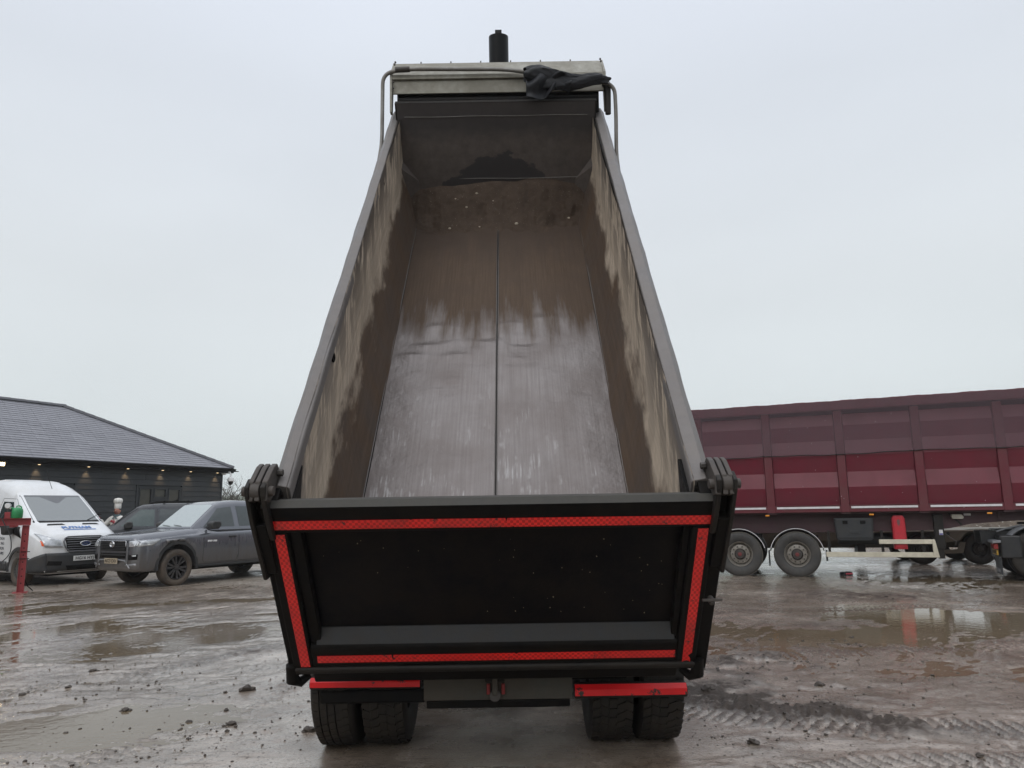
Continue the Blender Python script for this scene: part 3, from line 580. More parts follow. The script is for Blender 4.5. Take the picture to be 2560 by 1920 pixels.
# --- tailgate
P3 = lambda w_, u, v: TG(w_, u, v)
MB().prism([(0.056, -0.100), (0.018, -0.030), (0.042, 0.0), (0.205, 0.0), (0.205, -0.10)], -1.188, 1.188, P3).build('tailgate_top_channel', m_blk, truck, 0, world=True, bevel=0.009)
MB().prism([(0.050, -0.096), (0.0135, -0.030), (0.038, 0.0015), (0.040, -0.004), (0.020, -0.030), (0.054, -0.096)], -1.18, 1.18, P3).build('channel_pale_edge', mat('pale_channel_edge', (0.042, 0.041, 0.038), 0.5, 0.2, dirt=(0.085, 0.08, 0.07), dscale=6, damt=0.7), truck, 0, world=True)  # paler grey strip along the top edge of the channel
MB().prism([(0.20, -0.085), (1.06, -0.085), (1.06, -0.100), (0.20, -0.100)], -1.08, 1.09, P3).build('tailgate_panel', mat('dirty_black_panel', (0.0016, 0.0019, 0.0034), 0.30, dirt=(0.020, 0.015, 0.011), dscale=3.5, damt=0.44, nb=0.001, spec=0.12), truck, 0, world=True)
for s in (-1, 1):
    def sidep(w_, u, v, s=s): return TG(s * w_, u, v)
    MB().prism([(0.2055, -0.0995), (0.2055, 0.0), (1.205, 0.0), (1.205, -0.0995)], 1.068, 1.186, sidep).build('tailgate_side_frame', m_blk, truck, 0, world=True, bevel=0.009)
    MB().prism([(0.21, -0.084), (0.21, -0.03), (1.03, -0.03), (1.03, -0.084)], 1.005 if s < 0 else 1.03, 1.0675, sidep).build('inner_stiffener', m_blk, truck, 0, world=True, bevel=0.006)
MB().prism([(0.963, -0.078), (1.032, -0.010), (1.032, -0.0995), (0.963, -0.0995)], -1.03, 1.05, P3).build('dirt_ledge', m_dust, truck, 0, world=True, bevel=0.003)
MB().prism([(1.033, -0.0995), (1.033, -0.012), (1.050, 0.0), (1.195, 0.0), (1.195, -0.0995)], -1.0665, 1.0665, P3).build('tailgate_bottom_frame', m_blk, truck, 0, world=True, bevel=0.006)
MB().prism([(1.206, -0.10), (1.206, 0.008), (1.220, 0.012), (1.250, 0.008), (1.262, -0.10)], -1.182, 1.192, P3).build('tailgate_lip', m_blk2, truck, 0, world=True, bevel=0.008)
# tape strips, 2 mm proud, some edges torn
def tape(poly, m):
    o = MB().add([TG(x, s, 0.0025) for x, s in poly] + [TG(x, s, 0.0008) for x, s in poly], [tuple(range(len(poly)))] + [(i, i + len(poly), (i + 1) % len(poly) + len(poly), (i + 1) % len(poly)) for i in range(len(poly))]).build('reflective_tape', m, truck, 0, world=True); return o
tape([(-1.163, 0.124), (-0.42, 0.124), (-0.41, 0.129), (-0.40, 0.124), (0.083, 0.126), (0.088, 0.150), (0.094, 0.126), (1.183, 0.130), (1.184, 0.186), (0.13, 0.183), (0.125, 0.178), (0.118, 0.183), (-0.20, 0.181), (-1.160, 0.180)], m_tx)
tape([(-1.137, 0.213), (-1.083, 0.213), (-1.083, 0.60), (-1.086, 0.605), (-1.083, 0.61), (-1.084, 1.196), (-1.139, 1.196), (-1.138, 0.7)], m_tz)
tape([(1.100, 0.216), (1.155, 0.216), (1.156, 1.13), (1.135, 1.15), (1.150, 1.175), (1.152, 1.203), (1.128, 1.190), (1.104, 1.203), (1.102, 0.7)], m_tz)
tape([(-1.033, 1.109), (-0.60, 1.109), (-0.594, 1.16), (-0.588, 1.109), (0.12, 1.109), (0.13, 1.118), (0.14, 1.109), (1.056, 1.107), (1.060, 1.163), (-0.585, 1.164), (-0.60, 1.164), (-1.037, 1.164)], m_tx)
# chipped tape shows as small dark flakes standing on it
# mud spatter stuck to the recessed panel
mb = MB()
for _ in range(42):
    x, s_, r_ = rng.uniform(-0.98, 1.0), rng.uniform(0.25, 0.9), rng.uniform(0.0015, 0.0045); p = TG(x, s_, -0.083); mb.ball(p, (r_, r_ * 0.6, r_), 5, 3)
mb.build('mud_spatter', mat('dry_mud_speck', (0.16, 0.13, 0.08), 0.8), truck, 60, world=True, kind='stuff')
# --- top hinges : link plates, pin, lugs
for s in (-1, 1):
    x_ = (lambda v: -v) if s < 0 else (lambda v: v + 0.03)
    pin = TG(0, -0.055, -0.02)
    for xa, xb in ((1.125, 1.155), (1.163, 1.190), (1.197, 1.222)):
        poly = [(pin[1] - 0.035, pin[2] - 0.055), (pin[1] + 0.03, pin[2] - 0.06), (pin[1] + 0.165, pin[2] + 0.06), (pin[1] + 0.165, pin[2] + 0.115), (pin[1] + 0.12, pin[2] + 0.145), (pin[1] + 0.07, pin[2] + 0.125), (pin[1] - 0.03, pin[2] + 0.045)]
        if s < 0: poly = [(u, v + 0.004) for u, v in poly]
        MB().prism(poly, x_(xa), x_(xb), YZ).build('hinge_plate', m_arm, truck, 0, world=True, bevel=0.005)
    MB().cyl((x_(1.10), pin[1], pin[2]), (x_(1.262), pin[1], pin[2]), 0.026, 20).build('hinge_pin', m_arm, truck, 40, world=True, bevel=0.004)
    MB().cyl((x_(1.165), pin[1], pin[2]), (x_(1.215), pin[1], pin[2]), 0.047, 24).build('hinge_boss', m_arm, truck, 40, world=True, bevel=0.004)
    MB().cyl((x_(1.095), pin[1] + 0.125, pin[2] + 0.10), (x_(1.125), pin[1] + 0.125, pin[2] + 0.10), 0.020, 6).build('hinge_bolt', m_arm, truck, 30, world=True, bevel=0.003)
    for xa, xb, tail in ((1.130, 1.156, 0.13), (1.214, 1.236, 0.40)):
        MB().prism([(-0.105, 0.015), (-0.11, -0.055), (-0.06, -0.075), (0.10, -0.06), (tail + 0.14, -0.06), (tail + 0.10, 0.028), (0.10, 0.045), (-0.06, 0.035)], x_(xa), x_(xb), P3).build('hinge_ear', m_blk2, truck, 0, world=True, bevel=0.006)
    MB().prism([(0.13, 0.03), (0.13, -0.05), (tail + 0.10, -0.05), (tail + 0.07, 0.012)], x_(1.159), x_(1.221), P3).build('ear_web', m_blk, truck, 0, world=True, bevel=0.006)
# bolt on the right post
MB().tube([TG(1.215, 0.70, 0.0), TG(1.215, 0.70, 0.03), TG(1.215, 0.705, 0.05)], [0.014, 0.02, 0.012], 8).build('post_bolt', m_arm, truck, 30, world=True)
MB().box(1.16, 1.27, 4.22, 4.24, 1.085, 1.10).build('bolt_washer', m_arm, truck, 0, world=True, bevel=0.003)
# --- bumper bars, step tray, hitch plate
def bar(x0, x1, z0, z1, y=5.05, tilt=0.0):
    h_ = z1 - z0
    sec = [(y, z0 + 0.012), (y - 0.012, z0 + h_ * 0.35), (y - 0.012, z0 + h_ * 0.70), (y + 0.012, z1), (y + 0.09, z1), (y + 0.09, z0)]
    T_ = lambda w_, u, v: (w_, u, v + tilt * (w_ - x0))
    MB().prism(sec, x0, x1, T_).build('underrun_bar', m_blk2, truck, 0, world=True, bevel=0.01)
    sec2 = [(y - 0.0145, z0 + h_ * 0.32), (y - 0.0145, z0 + h_ * 0.715), (y + 0.0085, z1 + 0.001), (y + 0.011, z1 - 0.001), (y - 0.0115, z0 + h_ * 0.71), (y - 0.0115, z0 + h_ * 0.32)]
    MB().prism(sec2, x0 + 0.006, x1 - 0.006, T_).build('red_bar_facing', m_redp, truck, 0, world=True)
bar(-1.215, -0.492, 0.462, 0.545, tilt=-0.006)
bar(0.497, 1.228, 0.385, 0.482, 5.03)
MB().prism([(5.10, 0.37), (5.10, 0.455), (5.22, 0.455), (5.26, 0.37)], -1.16, -0.47, YZ).build('step_tray', m_blk, truck, 0, world=True, bevel=0.015)
MB().prism([(5.045, 0.395), (5.035, 0.528), (5.055, 0.528), (5.065, 0.395)], -0.473, 0.487, YZ).build('towing_plate', m_olive, truck, 0, world=True, bevel=0.004)
MB().prism([(5.05, 0.345), (5.045, 0.393), (5.13, 0.393), (5.13, 0.345)], -0.455, 0.47, YZ).build('plate_foot', m_blk, truck, 0, world=True, bevel=0.006)
m_red_l = mat('dull_red_reflector', (0.30, 0.008, 0.008), 0.3, dirt=(0.05, 0.02, 0.02), dscale=9, damt=0.5)
MB().box(-0.028, 0.005, 4.975, 5.033, 0.435, 0.57).build('tow_hook', m_olive, truck, 0, world=True, bevel=0.008)
MB().cyl((-0.0115, 4.985, 0.432), (-0.0115, 5.03, 0.425), 0.036, 16).build('tow_pin', m_arm, truck, 40, world=True, bevel=0.004)
for x in (-0.065, 0.030): MB().box(x, x + 0.022, 5.012, 5.034, 0.435, 0.50).build('side_reflector', m_red_l, truck, 0, world=True, bevel=0.003)
MB().box(-0.075, 0.05, 5.0, 5.034, 0.515, 0.545).build('hitch_bracket', m_blk2, truck, 0, world=True, bevel=0.005)
# --- chassis, axles, wheels, cab
for s in (-1, 1): MB().box(s * 0.36, s * 0.44, 5.09, 13.0, 0.62, 0.90).build('chassis_rail', m_blk, truck, 0, world=True, bevel=0.008)
MB().box(-0.85, 0.85, 5.09, 5.2, 0.50, 0.62).build('chassis_cross_beam', m_blk, truck, 0, world=True, bevel=0.01)
def wheel(parent, loc, r, wd, rim_r, side, mt, mr, spokes='steel', tread=None, mh=None, hubmat=None, world=False, steer=0.0, name='wheel'):
    """wheel with its axle along y; side = +1 when the outer face points to +y"""
    W = empty(name, loc, steer, parent=parent); h = wd / 2; s = side
    pr = [(rim_r, h * 0.80), (rim_r + 0.02, h * 0.93), ((rim_r + r) / 2, h * 1.04), (r - 0.05 * r / 0.5, h * 1.0), (r - 0.022 * r / 0.5, h * 0.93), (r - 0.006, h * 0.80)]
    if tread == 'rib':
        c = []
        for g in (-0.52, -0.18, 0.18, 0.52): c += [(r, h * (g + 0.035)), (r - 0.014, h * (g + 0.02)), (r - 0.014, h * (g - 0.02)), (r, h * (g - 0.035))][::1]
        c = sorted(c, key=lambda q: -q[1]); mid = c
    elif tread == 'block': mid = [(r - 0.016, h * 0.74), (r - 0.014, 0), (r - 0.016, -h * 0.74)]; pr = [(a if a < r - 0.02 else r - 0.018, b) for a, b in pr]
    else: mid = [(r, h * 0.6), (r, 0), (r, -h * 0.6)]
    prof = pr + mid + [(a, -b) for a, b in reversed(pr)]
    mb = MB(); mb.lathe([(a, b * s) for a, b in prof], n=64)
    if tread == 'block':
        for k in range(44):
            for row in range(5):
                y0 = (-0.93 + row * 0.376) * h; y1 = y0 + 0.350 * h; off = (0.0, 0.5, 0.15, 0.5, 0.0)[row]; ln = 0.88 if row in (1, 2, 3) else 0.78
                ta = 2 * PI * (k + off) / 44; tb = ta + 2 * PI / 44 * ln; sk = 0.045 * (1 if row in (0, 3) else -1) * (row != 2); zig = 0.012
                ps = []
                for rad in (r - 0.02, r - (0.006 if row in (0, 4) else 0.0)):
                    for (t, y) in ((ta, y0 - zig * 0.3), (tb, y0 + zig * 0.3), (tb + sk, y1 + zig * 0.3), (ta + sk, y1 - zig * 0.3)): ps.append((rad * math.cos(t), y * s, rad * math.sin(t)))
                mb.box8(ps)
    if tread == 'rib':
        for k in range(52):
            for row in range(5):
                y0 = (-0.78, -0.50, -0.16, 0.20, 0.54)[row] * h; y1 = y0 + 0.28 * h; t = 2 * PI * (k + row * 0.3) / 52
                ps = []
                for rad in (r - 0.004, r + 0.0035):
                    for (tt, y) in ((t, y0), (t + 0.100, y0), (t + 0.112, y1), (t + 0.012, y1)): ps.append((rad * math.cos(tt), y * s, rad * math.sin(tt)))
                mb.box8(ps)
    mb.build('tyre', mt, W, 40)
    if spokes == 'steel':
        mb = MB(); mb.lathe([(rim_r * 1.0, h * 0.80 * s), (rim_r * 0.97, h * 0.86 * s), (rim_r * 0.93, h * 0.78 * s), (rim_r * 0.88, h * 0.35 * s), (rim_r * 0.80, h * 0.25 * s), (rim_r * 0.74, h * 0.52 * s), (rim_r * 0.45, h * 0.60 * s), (rim_r * 0.42, h * 0.45 * s), (0.001, h * 0.45 * s)], n=40); mb.build('rim', mr, W, 35)
        mb = MB(); mb.lathe([(rim_r * 0.42, h * 0.45 * s), (rim_r * 0.40, h * 0.85 * s), (rim_r * 0.33, h * 1.0 * s), (rim_r * 0.14, h * 1.02 * s), (0.001, h * 1.02 * s)], n=28); mb.build('hub', mh or mr, W, 35)
        for k in range(10):
            t = 2 * PI * k / 10; y0 = h * 0.55 * s; c = (rim_r * 0.60 * math.cos(t), y0, rim_r * 0.60 * math.sin(t))
            MB().cyl(c, (c[0], y0 + 0.035 * s, c[2]), 0.016 * rim_r / 0.28, 6).build('wheel_nut', hubmat or mh or mr, W, 30)
    return W
def dark_rim(): return mat('dark_rim_steel', (0.03, 0.03, 0.03), 0.5, 0.3, dirt=(0.07, 0.06, 0.05))
m_drim = dark_rim()
for y_ in (5.62, 6.97):
    for s in (-1, 1):
        for xo in (1.095, 0.760):
            W = wheel(truck, (s * xo, y_ - 5.62, 0.51), 0.512, 0.285, 0.29, 1, m_rub, m_drim, tread=('rib' if (s < 0 and xo > 1) else 'block') if y_ < 6 else None, spokes='steel')
            W.rotation_euler = (0, 0, PI / 2 if s < 0 else -PI / 2)
    MB().cyl((-1.0, y_, 0.51), (1.0, y_, 0.51), 0.085, 16).build('axle', m_blk2, truck, 40, world=True)
    MB().ball((0, y_, 0.53), (0.22, 0.24, 0.20), 20, 12).build('differential', m_blk2, truck, 60, world=True)
for y_ in (10.3, 12.2):
    for s in (-1, 1):
        W = wheel(truck, (s * 1.03, y_ - 5.62, 0.51), 0.512, 0.31, 0.29, 1, m_rub, m_drim); W.rotation_euler = (0, 0, PI / 2 if s < 0 else -PI / 2)
    MB().cyl((-0.95, y_, 0.45), (0.95, y_, 0.45), 0.06, 12).build('axle', m_blk2, truck, 40, world=True)
for s in (-1, 1):
    MB().lathe([(0.56, 0.0), (0.575, 0.0), (0.575, 0.64), (0.56, 0.64)], c=(s * 0.925 - 0.32, 5.62, 0.51), axis='x', n=20, closed=True, a0=R(20), a1=R(160)).build('mudguard', m_blk, truck, 40, world=True)
MB().prism([(11.35, 0.7), (11.35, 2.9), (11.6, 3.05), (13.2, 3.0), (13.55, 1.7), (13.6, 0.5), (12.9, 0.45), (12.85, 0.95), (11.6, 0.95)], -1.2, 1.2, YZ).build('cab', mat('cab_paint', (0.03, 0.035, 0.05), 0.25, coat=0.5), truck, 0, world=True, bevel=0.05)
MB().box(-0.95, 0.95, 11.30, 11.345, 2.1, 2.6).build('cab_rear_window', mat('dark_glass', (0.01, 0.012, 0.014), 0.08), truck, 0, world=True)
for s in (-1, 1): MB().box(s * 0.55, s * 1.1, 8.3, 9.6, 0.45, 0.95).build('fuel_tank', m_arm, truck, 0, world=True, bevel=0.06)

# --- wedge of wet soil left against the headboard
ms, b = newmat('wet_brown_soil'); v = coords(ms)
c = mixc(ms, noise(ms, v, 5, 7, 0.7, 0.3, 0.7), (0.050, 0.034, 0.024), (0.085, 0.060, 0.044)); c = mixc(ms, noise(ms, v, 90, 3, 0.5, 0.68, 0.72), c, (0.26, 0.22, 0.17))
setf(ms, b.inputs['Base Color'], c); b.inputs['Roughness'].default_value = 0.75; b.inputs['Specular IOR Level'].default_value = 0.2; bump(ms, b, noise(ms, v, 30, 6, 0.7, 0.2, 0.8), 0.008, 0.6)
def soil_pt(u, q):
    x = -1.06 + 2.12 * u; n1 = float(fbm(np.array([x * 2.2]), np.array([1.3]), 5, 3)[0]) - 0.5; n2 = float(fbm(np.array([x * 1.7]), np.array([7.7]), 9, 3)[0]) - 0.5
    a0 = 5.06 + n1 * 0.34 + 0.16 * (float(fbm(np.array([x * 11]), np.array([3.3]), 25, 3)[0]) - 0.5) + 0.05 * abs(x) ** 3; b1 = 0.655 + 0.08 * x * x + n2 * 0.16 - 0.05 * (x < 0) * x * 0
    p = Vector(B(x, a0, 1.0495)) * (1 - q) + Vector(B(x, HB0 + 0.01, b1)) * q
    nrm = Vector((0, -0.8, 0.35)).normalized(); k = 4 * q * (1 - q)
    f = float(fbm(np.array([x * 9]), np.array([q * 5]), 13, 4)[0]) - 0.5; g_ = float(fbm(np.array([x * 30]), np.array([q * 16]), 17, 3)[0]) - 0.5
    p = p + Vector((0, 0.62, -0.35)) * (0.16 * k * (1 - q)); return p + nrm * (f * 0.040 * min(1, k * 2) + g_ * 0.014 * min(1, 3 * k))
so_ = MB().grid(soil_pt, 150, 60).build('soil_heap', ms, None, 70, recalc=False, kind='stuff')
tag(so_, 'wedge of wet brown soil left against the headboard of the raised body')
mpb = mat('pale_stone', (0.55, 0.50, 0.42), 0.7, dirt=(0.35, 0.26, 0.17), dscale=30)
for i, (u, q) in enumerate(((0.385, 0.80), (0.27, 0.74), (0.33, 0.60), (0.475, 0.66), (0.24, 0.22), (0.60, 0.28), (0.885, 0.34), (0.40, 0.16))):
    p = soil_pt(u, q); mb = MB(); r_ = (0.013, 0.009, 0.012, 0.008, 0.014, 0.018, 0.014, 0.010)[i]
    mb.ball(p, (r_ * 1.2, r_, r_ * 0.9), 6, 4); o = mb.build('pebble', mpb, None, 20)
    tag(o, 'small pale pebble on the soil left in the raised body', 'pebble', 'pale pebbles on the soil')
# ---------------------------------------------------------------- red tipping trailer
m_red = mat('dark_red_paint', (0.140, 0.013, 0.028), 0.34, dirt=(0.090, 0.034, 0.038), dscale=1.6, damt=0.35, nb=0.001, spec=0.4, var=0.06)
m_redrib = mat('red_post_paint', (0.120, 0.014, 0.025), 0.40, dirt=(0.10, 0.048, 0.045), dscale=2.0, damt=0.45, nb=0.001, spec=0.4, var=0.08)
m_redch = mat('dull_red_chassis', (0.050, 0.014, 0.022), 0.5, dirt=(0.055, 0.036, 0.033), dscale=2, damt=0.6)
m_cream = mat('cream_painted_rail', (0.62, 0.58, 0.47), 0.5, dirt=(0.36, 0.32, 0.24), dscale=3, damt=0.45)
m_strip = mat('white_marker_tape', (0.72, 0.72, 0.74), 0.4, dirt=(0.45, 0.42, 0.42), dscale=2)
m_plas = mat('black_plastic', (0.018, 0.021, 0.025), 0.5, dirt=(0.045, 0.043, 0.040), dscale=4, damt=0.5)
m_tyre2 = mat('dry_tyre_rubber', (0.030, 0.030, 0.031), 0.65, dirt=(0.090, 0.082, 0.072), dscale=4, damt=0.55, nb=0.001, nscale=90)
m_edge = mat('muddy_tyre_edge', (0.14, 0.125, 0.10), 0.8)
m_rim = mat('silver_rim', (0.33, 0.31, 0.28), 0.45, 0.4, dirt=(0.17, 0.145, 0.115), dscale=7, damt=0.6)
m_hub = mat('dark_hub', (0.045, 0.042, 0.04), 0.5, 0.3, dirt=(0.09, 0.07, 0.055), dscale=9)
m_amber = mat('amber_lens', (0.75, 0.28, 0.02), 0.25)
m_orange = mat('orange_lens', (0.85, 0.12, 0.02), 0.3)
m_exred = mat('bright_red_plastic', (0.48, 0.015, 0.03), 0.38, dirt=(0.30, 0.03, 0.04), dscale=4, damt=0.3)
tl = empty('tipping_trailer', (5.4, 17.6, 0), math.atan2(-0.359, 0.933), 'long dark red bulk tipping trailer with mesh sheet over its top', 'trailer')
X0, X1 = -2.55, 8.75
posts = [-2.40, -0.85, 0.72, 2.285, 3.845, 5.41, 6.98, 8.55]
Zp = [3.64, 3.38, 3.04, 2.70, 2.33, 1.99, 1.60]; Yp = [0.10, 0.028, 0.10, 0.028, 0.10, 0.028, 0.10]
for i in range(len(posts) - 1):
    a, c_ = posts[i] + 0.10, posts[i + 1] - 0.10
    sec = [(y, z) for y, z in zip(Yp, Zp)]; mb = MB()
    vs = [(x, y, z) for x in (a, c_) for y, z in sec]; n = len(sec)
    mb.add(vs, [(k, k + 1, n + k + 1, n + k) for k in range(n - 1)])
    mb.build('side_panel', m_red, tl, 0, recalc=False, solid=0.004)
    MB().box(a, c_, 0.005, 0.10, 1.585, 1.600).build('panel_ledge', m_redrib, tl, 0)
    MB().box(a + 0.02, c_ - 0.02, -0.002, 0.0115, 1.515, 1.560).build('marker_strip', m_strip, tl, 0, bevel=0.003)
for x in posts:
    o = MB().prism([(x - 0.10, 0.10), (x - 0.085, 0.0), (x + 0.085, 0.0), (x + 0.10, 0.10)], 1.43, 3.72, lambda w_, u, v: (u, v, w_)).build('side_post', m_redrib, tl, 0, bevel=0.006)
    MB().box(x - 0.10, x + 0.10, 0.02, 0.12, 1.395, 1.425).build('post_foot', m_redch, tl, 0)
MB().prism([(0.0125, 1.435), (0.0125, 1.578), (0.12, 1.584), (0.12, 1.435)], X0, X1, lambda w_, u, v: (w_, u, v)).build('bottom_rail', m_redrib, tl, 0, bevel=0.008)
def toprail(u, q):
    t = 2 * PI * q; x = X0 + (X1 - X0) * u; w_ = 0.004 * math.sin(x * 5.3) + 0.003 * math.sin(x * 13 + 1) + 0.002 * math.sin(x * 37)
    yy = max(-0.075, min(0.095, 0.15 * math.cos(t))); zz = max(-0.105, min(0.105, 0.17 * math.sin(t)))
    return (x, 0.03 + yy, 3.825 + zz + (w_ if zz > 0.05 else 0) + 0.006 * x)
MB().grid(toprail, 220, 16).build('top_rail', m_redrib, tl, 35, solid=0)
MB().box(X0, X1, 0.10, 2.40, 1.40, 1.46).build('floor_deck', m_redch, tl, 0)
MB().box(X0, X1, 2.40, 2.50, 1.40, 3.93).build('far_side', m_red, tl, 0)
MB().box(X0 - 0.05, X0, 0.0, 2.5, 1.42, 3.90).build('tail_door', m_red, tl, 0, bevel=0.02)
MB().box(X1, X1 + 0.06, 0.0, 2.5, 1.42, 3.95).build('front_wall', m_red, tl, 0, bevel=0.02)
# mesh sheet hung over the side with a cord along its hem
msh, b = newmat('grey_mesh_sheet'); v = coords(msh)
tr_ = N(msh, 'ShaderNodeBsdfTransparent'); mxs = N(msh, 'ShaderNodeMixShader'); of = msh.node_tree.nodes['Material Output']
wv = noise(msh, coords(msh, (6, 6, 55)), 9, 2, 0.5, 0.3, 0.7)
setf(msh, b.inputs['Base Color'], mixc(msh, wv, (0.105, 0.068, 0.084), (0.165, 0.115, 0.135))); b.inputs['Roughness'].default_value = 0.7
f_ = math_(msh, 'ADD', math_(msh, 'MULTIPLY', wv, 0.18), 0.36); L(msh, f_, mxs.inputs[0]); L(msh, tr_.outputs[0], mxs.inputs[1]); L(msh, b.outputs[0], mxs.inputs[2]); L(msh, mxs.outputs[0], of.inputs['Surface'])
def sheet(u, q):
    x = X0 + (X1 - X0) * u; z = 3.915 + 0.006 * x - q * (1.20 - 0.012 * math.sin(x * 2.0) + 0.006 * math.sin(x * 7.3))
    return (x, -0.064 + 0.049 * max(0, min(1, q * 6 - 1.2)) + 0.006 * math.sin(x * 9 + q * 5), z)
MB().grid(sheet, 150, 10).build('mesh_sheet', msh, tl, 60, recalc=False)
MB().grid(lambda u, q: (X0 + (X1 - X0) * u, -0.05 + 2.6 * q, 3.90 + 0.02 * math.sin(PI * q)), 20, 8).build('sheet_top', mat('dark_sheet_top', (0.05, 0.035, 0.045), 0.7), tl, 60)
MB().tube([(X0 + (X1 - X0) * k / 150, -0.022, 2.713 + 0.006 * (X0 + (X1 - X0) * k / 150) + 0.012 * math.sin((X0 + (X1 - X0) * k / 150) * 2.0) - 0.006 * math.sin((X0 + (X1 - X0) * k / 150) * 7.3)) for k in range(151)], 0.010, 6).build('sheet_cord', m_blk2, tl, 60)
# chassis beam with rising neck
MB().prism([(X0 + 0.2, 1.395), (X0 + 0.2, 1.0), (0.5, 0.97), (3.3, 1.0), (4.0, 1.02), (4.35, 1.06), (4.75, 1.15), (5.6, 1.21), (8.6, 1.24), (8.6, 1.395)], 0.34, 0.40, lambda w_, u, v: (u, w_, v)).build('chassis_beam', m_redch, tl, 0, bevel=0.006)
MB().prism([(X0 + 0.2, 1.395), (X0 + 0.2, 1.0), (3.3, 1.0), (4.35, 1.06), (4.75, 1.15), (8.6, 1.24), (8.6, 1.395)], 2.10, 2.16, lambda w_, u, v: (u, w_, v)).build('chassis_beam', m_redch, tl, 0, bevel=0.006)
MB().prism([(4.32, 1.38), (4.36, 1.38), (4.58, 1.14), (4.54, 1.12)], 0.325, 0.338, lambda w_, u, v: (u, w_, v)).build('gusset_seam', m_blk2, tl, 0)
for x in (5.25, 5.75, 6.4): MB().box(x, x + 0.05, 0.30, 0.338, 1.22, 1.39).build('neck_stiffener', m_redch, tl, 0)
m_work = mat('work_lamp_lens', (0.42, 0.41, 0.36), 0.35, dirt=(0.22, 0.2, 0.16), dscale=9)
MB().prism([(4.37, 1.30), (4.37, 1.355), (4.56, 1.355), (4.60, 1.30), (4.585, 1.255), (4.385, 1.255)], 0.20, 0.32, lambda w_, u, v: (u, w_, v)).build('work_lamp', m_work, tl, 0, bevel=0.01)
MB().box(4.62, 4.75, 0.305, 0.315, 1.325, 1.37).build('small_notice', m_strip, tl, 0)
for x in (-1.0, 0.62, 2.80, 5.05, 7.3): MB().box(x - 0.045, x + 0.045, 0.02, 0.06, 1.355, 1.39).build('side_marker_lamp', m_amber, tl, 0, bevel=0.008)
def thub(W, h, r): pass
for i, x in enumerate((-1.28, -0.05, 1.20)):
    for sd, y in ((-1, 0.235), (1, 2.265)):
        W = wheel(tl, (x, y, 0.50), 0.51, 0.37, 0.288, sd, m_tyre2, m_rim, mh=m_hub, hubmat=m_hub, spokes='steel' if sd < 0 else None)
        if sd < 0:
            MB().lathe([(0.500, -0.150), (0.509, -0.150), (0.508, -0.164), (0.498, -0.168)], n=48, closed=True).build('worn_shoulder', m_edge, W, 40)
            MB().lathe([(0.001, -0.196), (0.04, -0.194), (0.045, -0.190)], n=16).build('hub_cap', mat('red_hub_cap', (0.16, 0.03, 0.03), 0.5), W, 30)
            for k in range(14):
                t = 2 * PI * (k + 0.5) / 14; c = (0.215 * math.cos(t), -0.062, 0.215 * math.sin(t)); MB().cyl(c, (c[0], c[1] - 0.012, c[2]), 0.016, 8).build('rim_hole', m_blk, W, 30)
    MB().lathe([(0.565, 0.05), (0.585, 0.05), (0.585, 0.42), (0.565, 0.42)], c=(x, 0.0, 0.50), n=26, closed=True, a0=R(8), a1=R(172)).build('mudguard', m_plas, tl, 40)
    MB().lathe([(0.570, 0.038), (0.583, 0.038), (0.583, 0.048), (0.570, 0.048)], c=(x, 0.0, 0.50), n=30, closed=True, a0=R(14), a1=R(166)).build('white_edge_strip', m_strip, tl, 40)
    MB().cyl((x, 0.4, 0.5), (x, 2.1, 0.5), 0.07, 12).build('axle', m_blk2, tl, 40)
    MB().box(x - 0.62, x - 0.60, 0.06, 0.44, 0.24, 0.58).build('mud_flap', m_plas, tl, 0)
    MB().prism([(x - 0.35, 1.0), (x - 0.42, 0.66), (x - 0.30, 0.60), (x - 0.05, 0.72), (x + 0.02, 1.0)], 0.46, 0.54, lambda w_, u, v: (u, w_, v)).build('spring_hanger', m_blk2, tl, 0, bevel=0.01)
    for q in (-0.5, 0.5): MB().cyl((x + q * 0.9, 0.10, 0.90), (x + q * 0.9, 0.16, 0.90), 0.028, 10).build('guard_boss', m_blk2, tl, 30)
MB().box(1.80, 1.84, 0.10, 0.14, 0.36, 0.60).build('flap_post', m_plas, tl, 0)
# tool box
MB().prism([(2.03, 1.30), (2.06, 0.84), (2.12, 0.80), (2.76, 0.80), (2.80, 0.84), (2.83, 1.30)], 0.10, 0.46, lambda w_, u, v: (u, w_, v)).build('tool_box', m_plas, tl, 0, bevel=0.02)
MB().prism([(2.06, 1.275), (2.09, 0.86), (2.77, 0.86), (2.80, 1.275)], 0.082, 0.0985, lambda w_, u, v: (u, w_, v)).build('tool_box_lid', m_plas, tl, 0, bevel=0.012)
for x in (2.20, 2.56): MB().box(x, x + 0.105, 0.066, 0.081, 1.17, 1.245).build('lid_catch', m_blk, tl, 0, bevel=0.01)
MB().box(2.33, 2.52, 0.072, 0.081, 0.96, 1.02).build('lid_boss', m_plas, tl, 0, bevel=0.006)
# red extinguisher box, narrow with rounded head
MB().prism([(3.20, 0.62), (3.20, 1.28), (3.235, 1.345), (3.42, 1.345), (3.455, 1.28), (3.465, 0.62)], 0.13, 0.34, lambda w_, u, v: (u, w_, v)).build('extinguisher_box', m_exred, tl, 0, bevel=0.018)
MB().prism([(3.225, 0.66), (3.225, 1.27), (3.25, 1.32), (3.41, 1.32), (3.43, 1.27), (3.44, 0.66)], 0.110, 0.128, lambda w_, u, v: (u, w_, v)).build('extinguisher_door', m_exred, tl, 0, bevel=0.01)
MB().prism([(3.30, 1.16), (3.29, 1.23), (3.325, 1.27), (3.36, 1.23), (3.35, 1.16), (3.325, 1.11)], 0.1045, 0.1095, lambda w_, u, v: (u, w_, v)).build('crest_badge', mat('worn_badge', (0.16, 0.07, 0.07), 0.6), tl, 0)
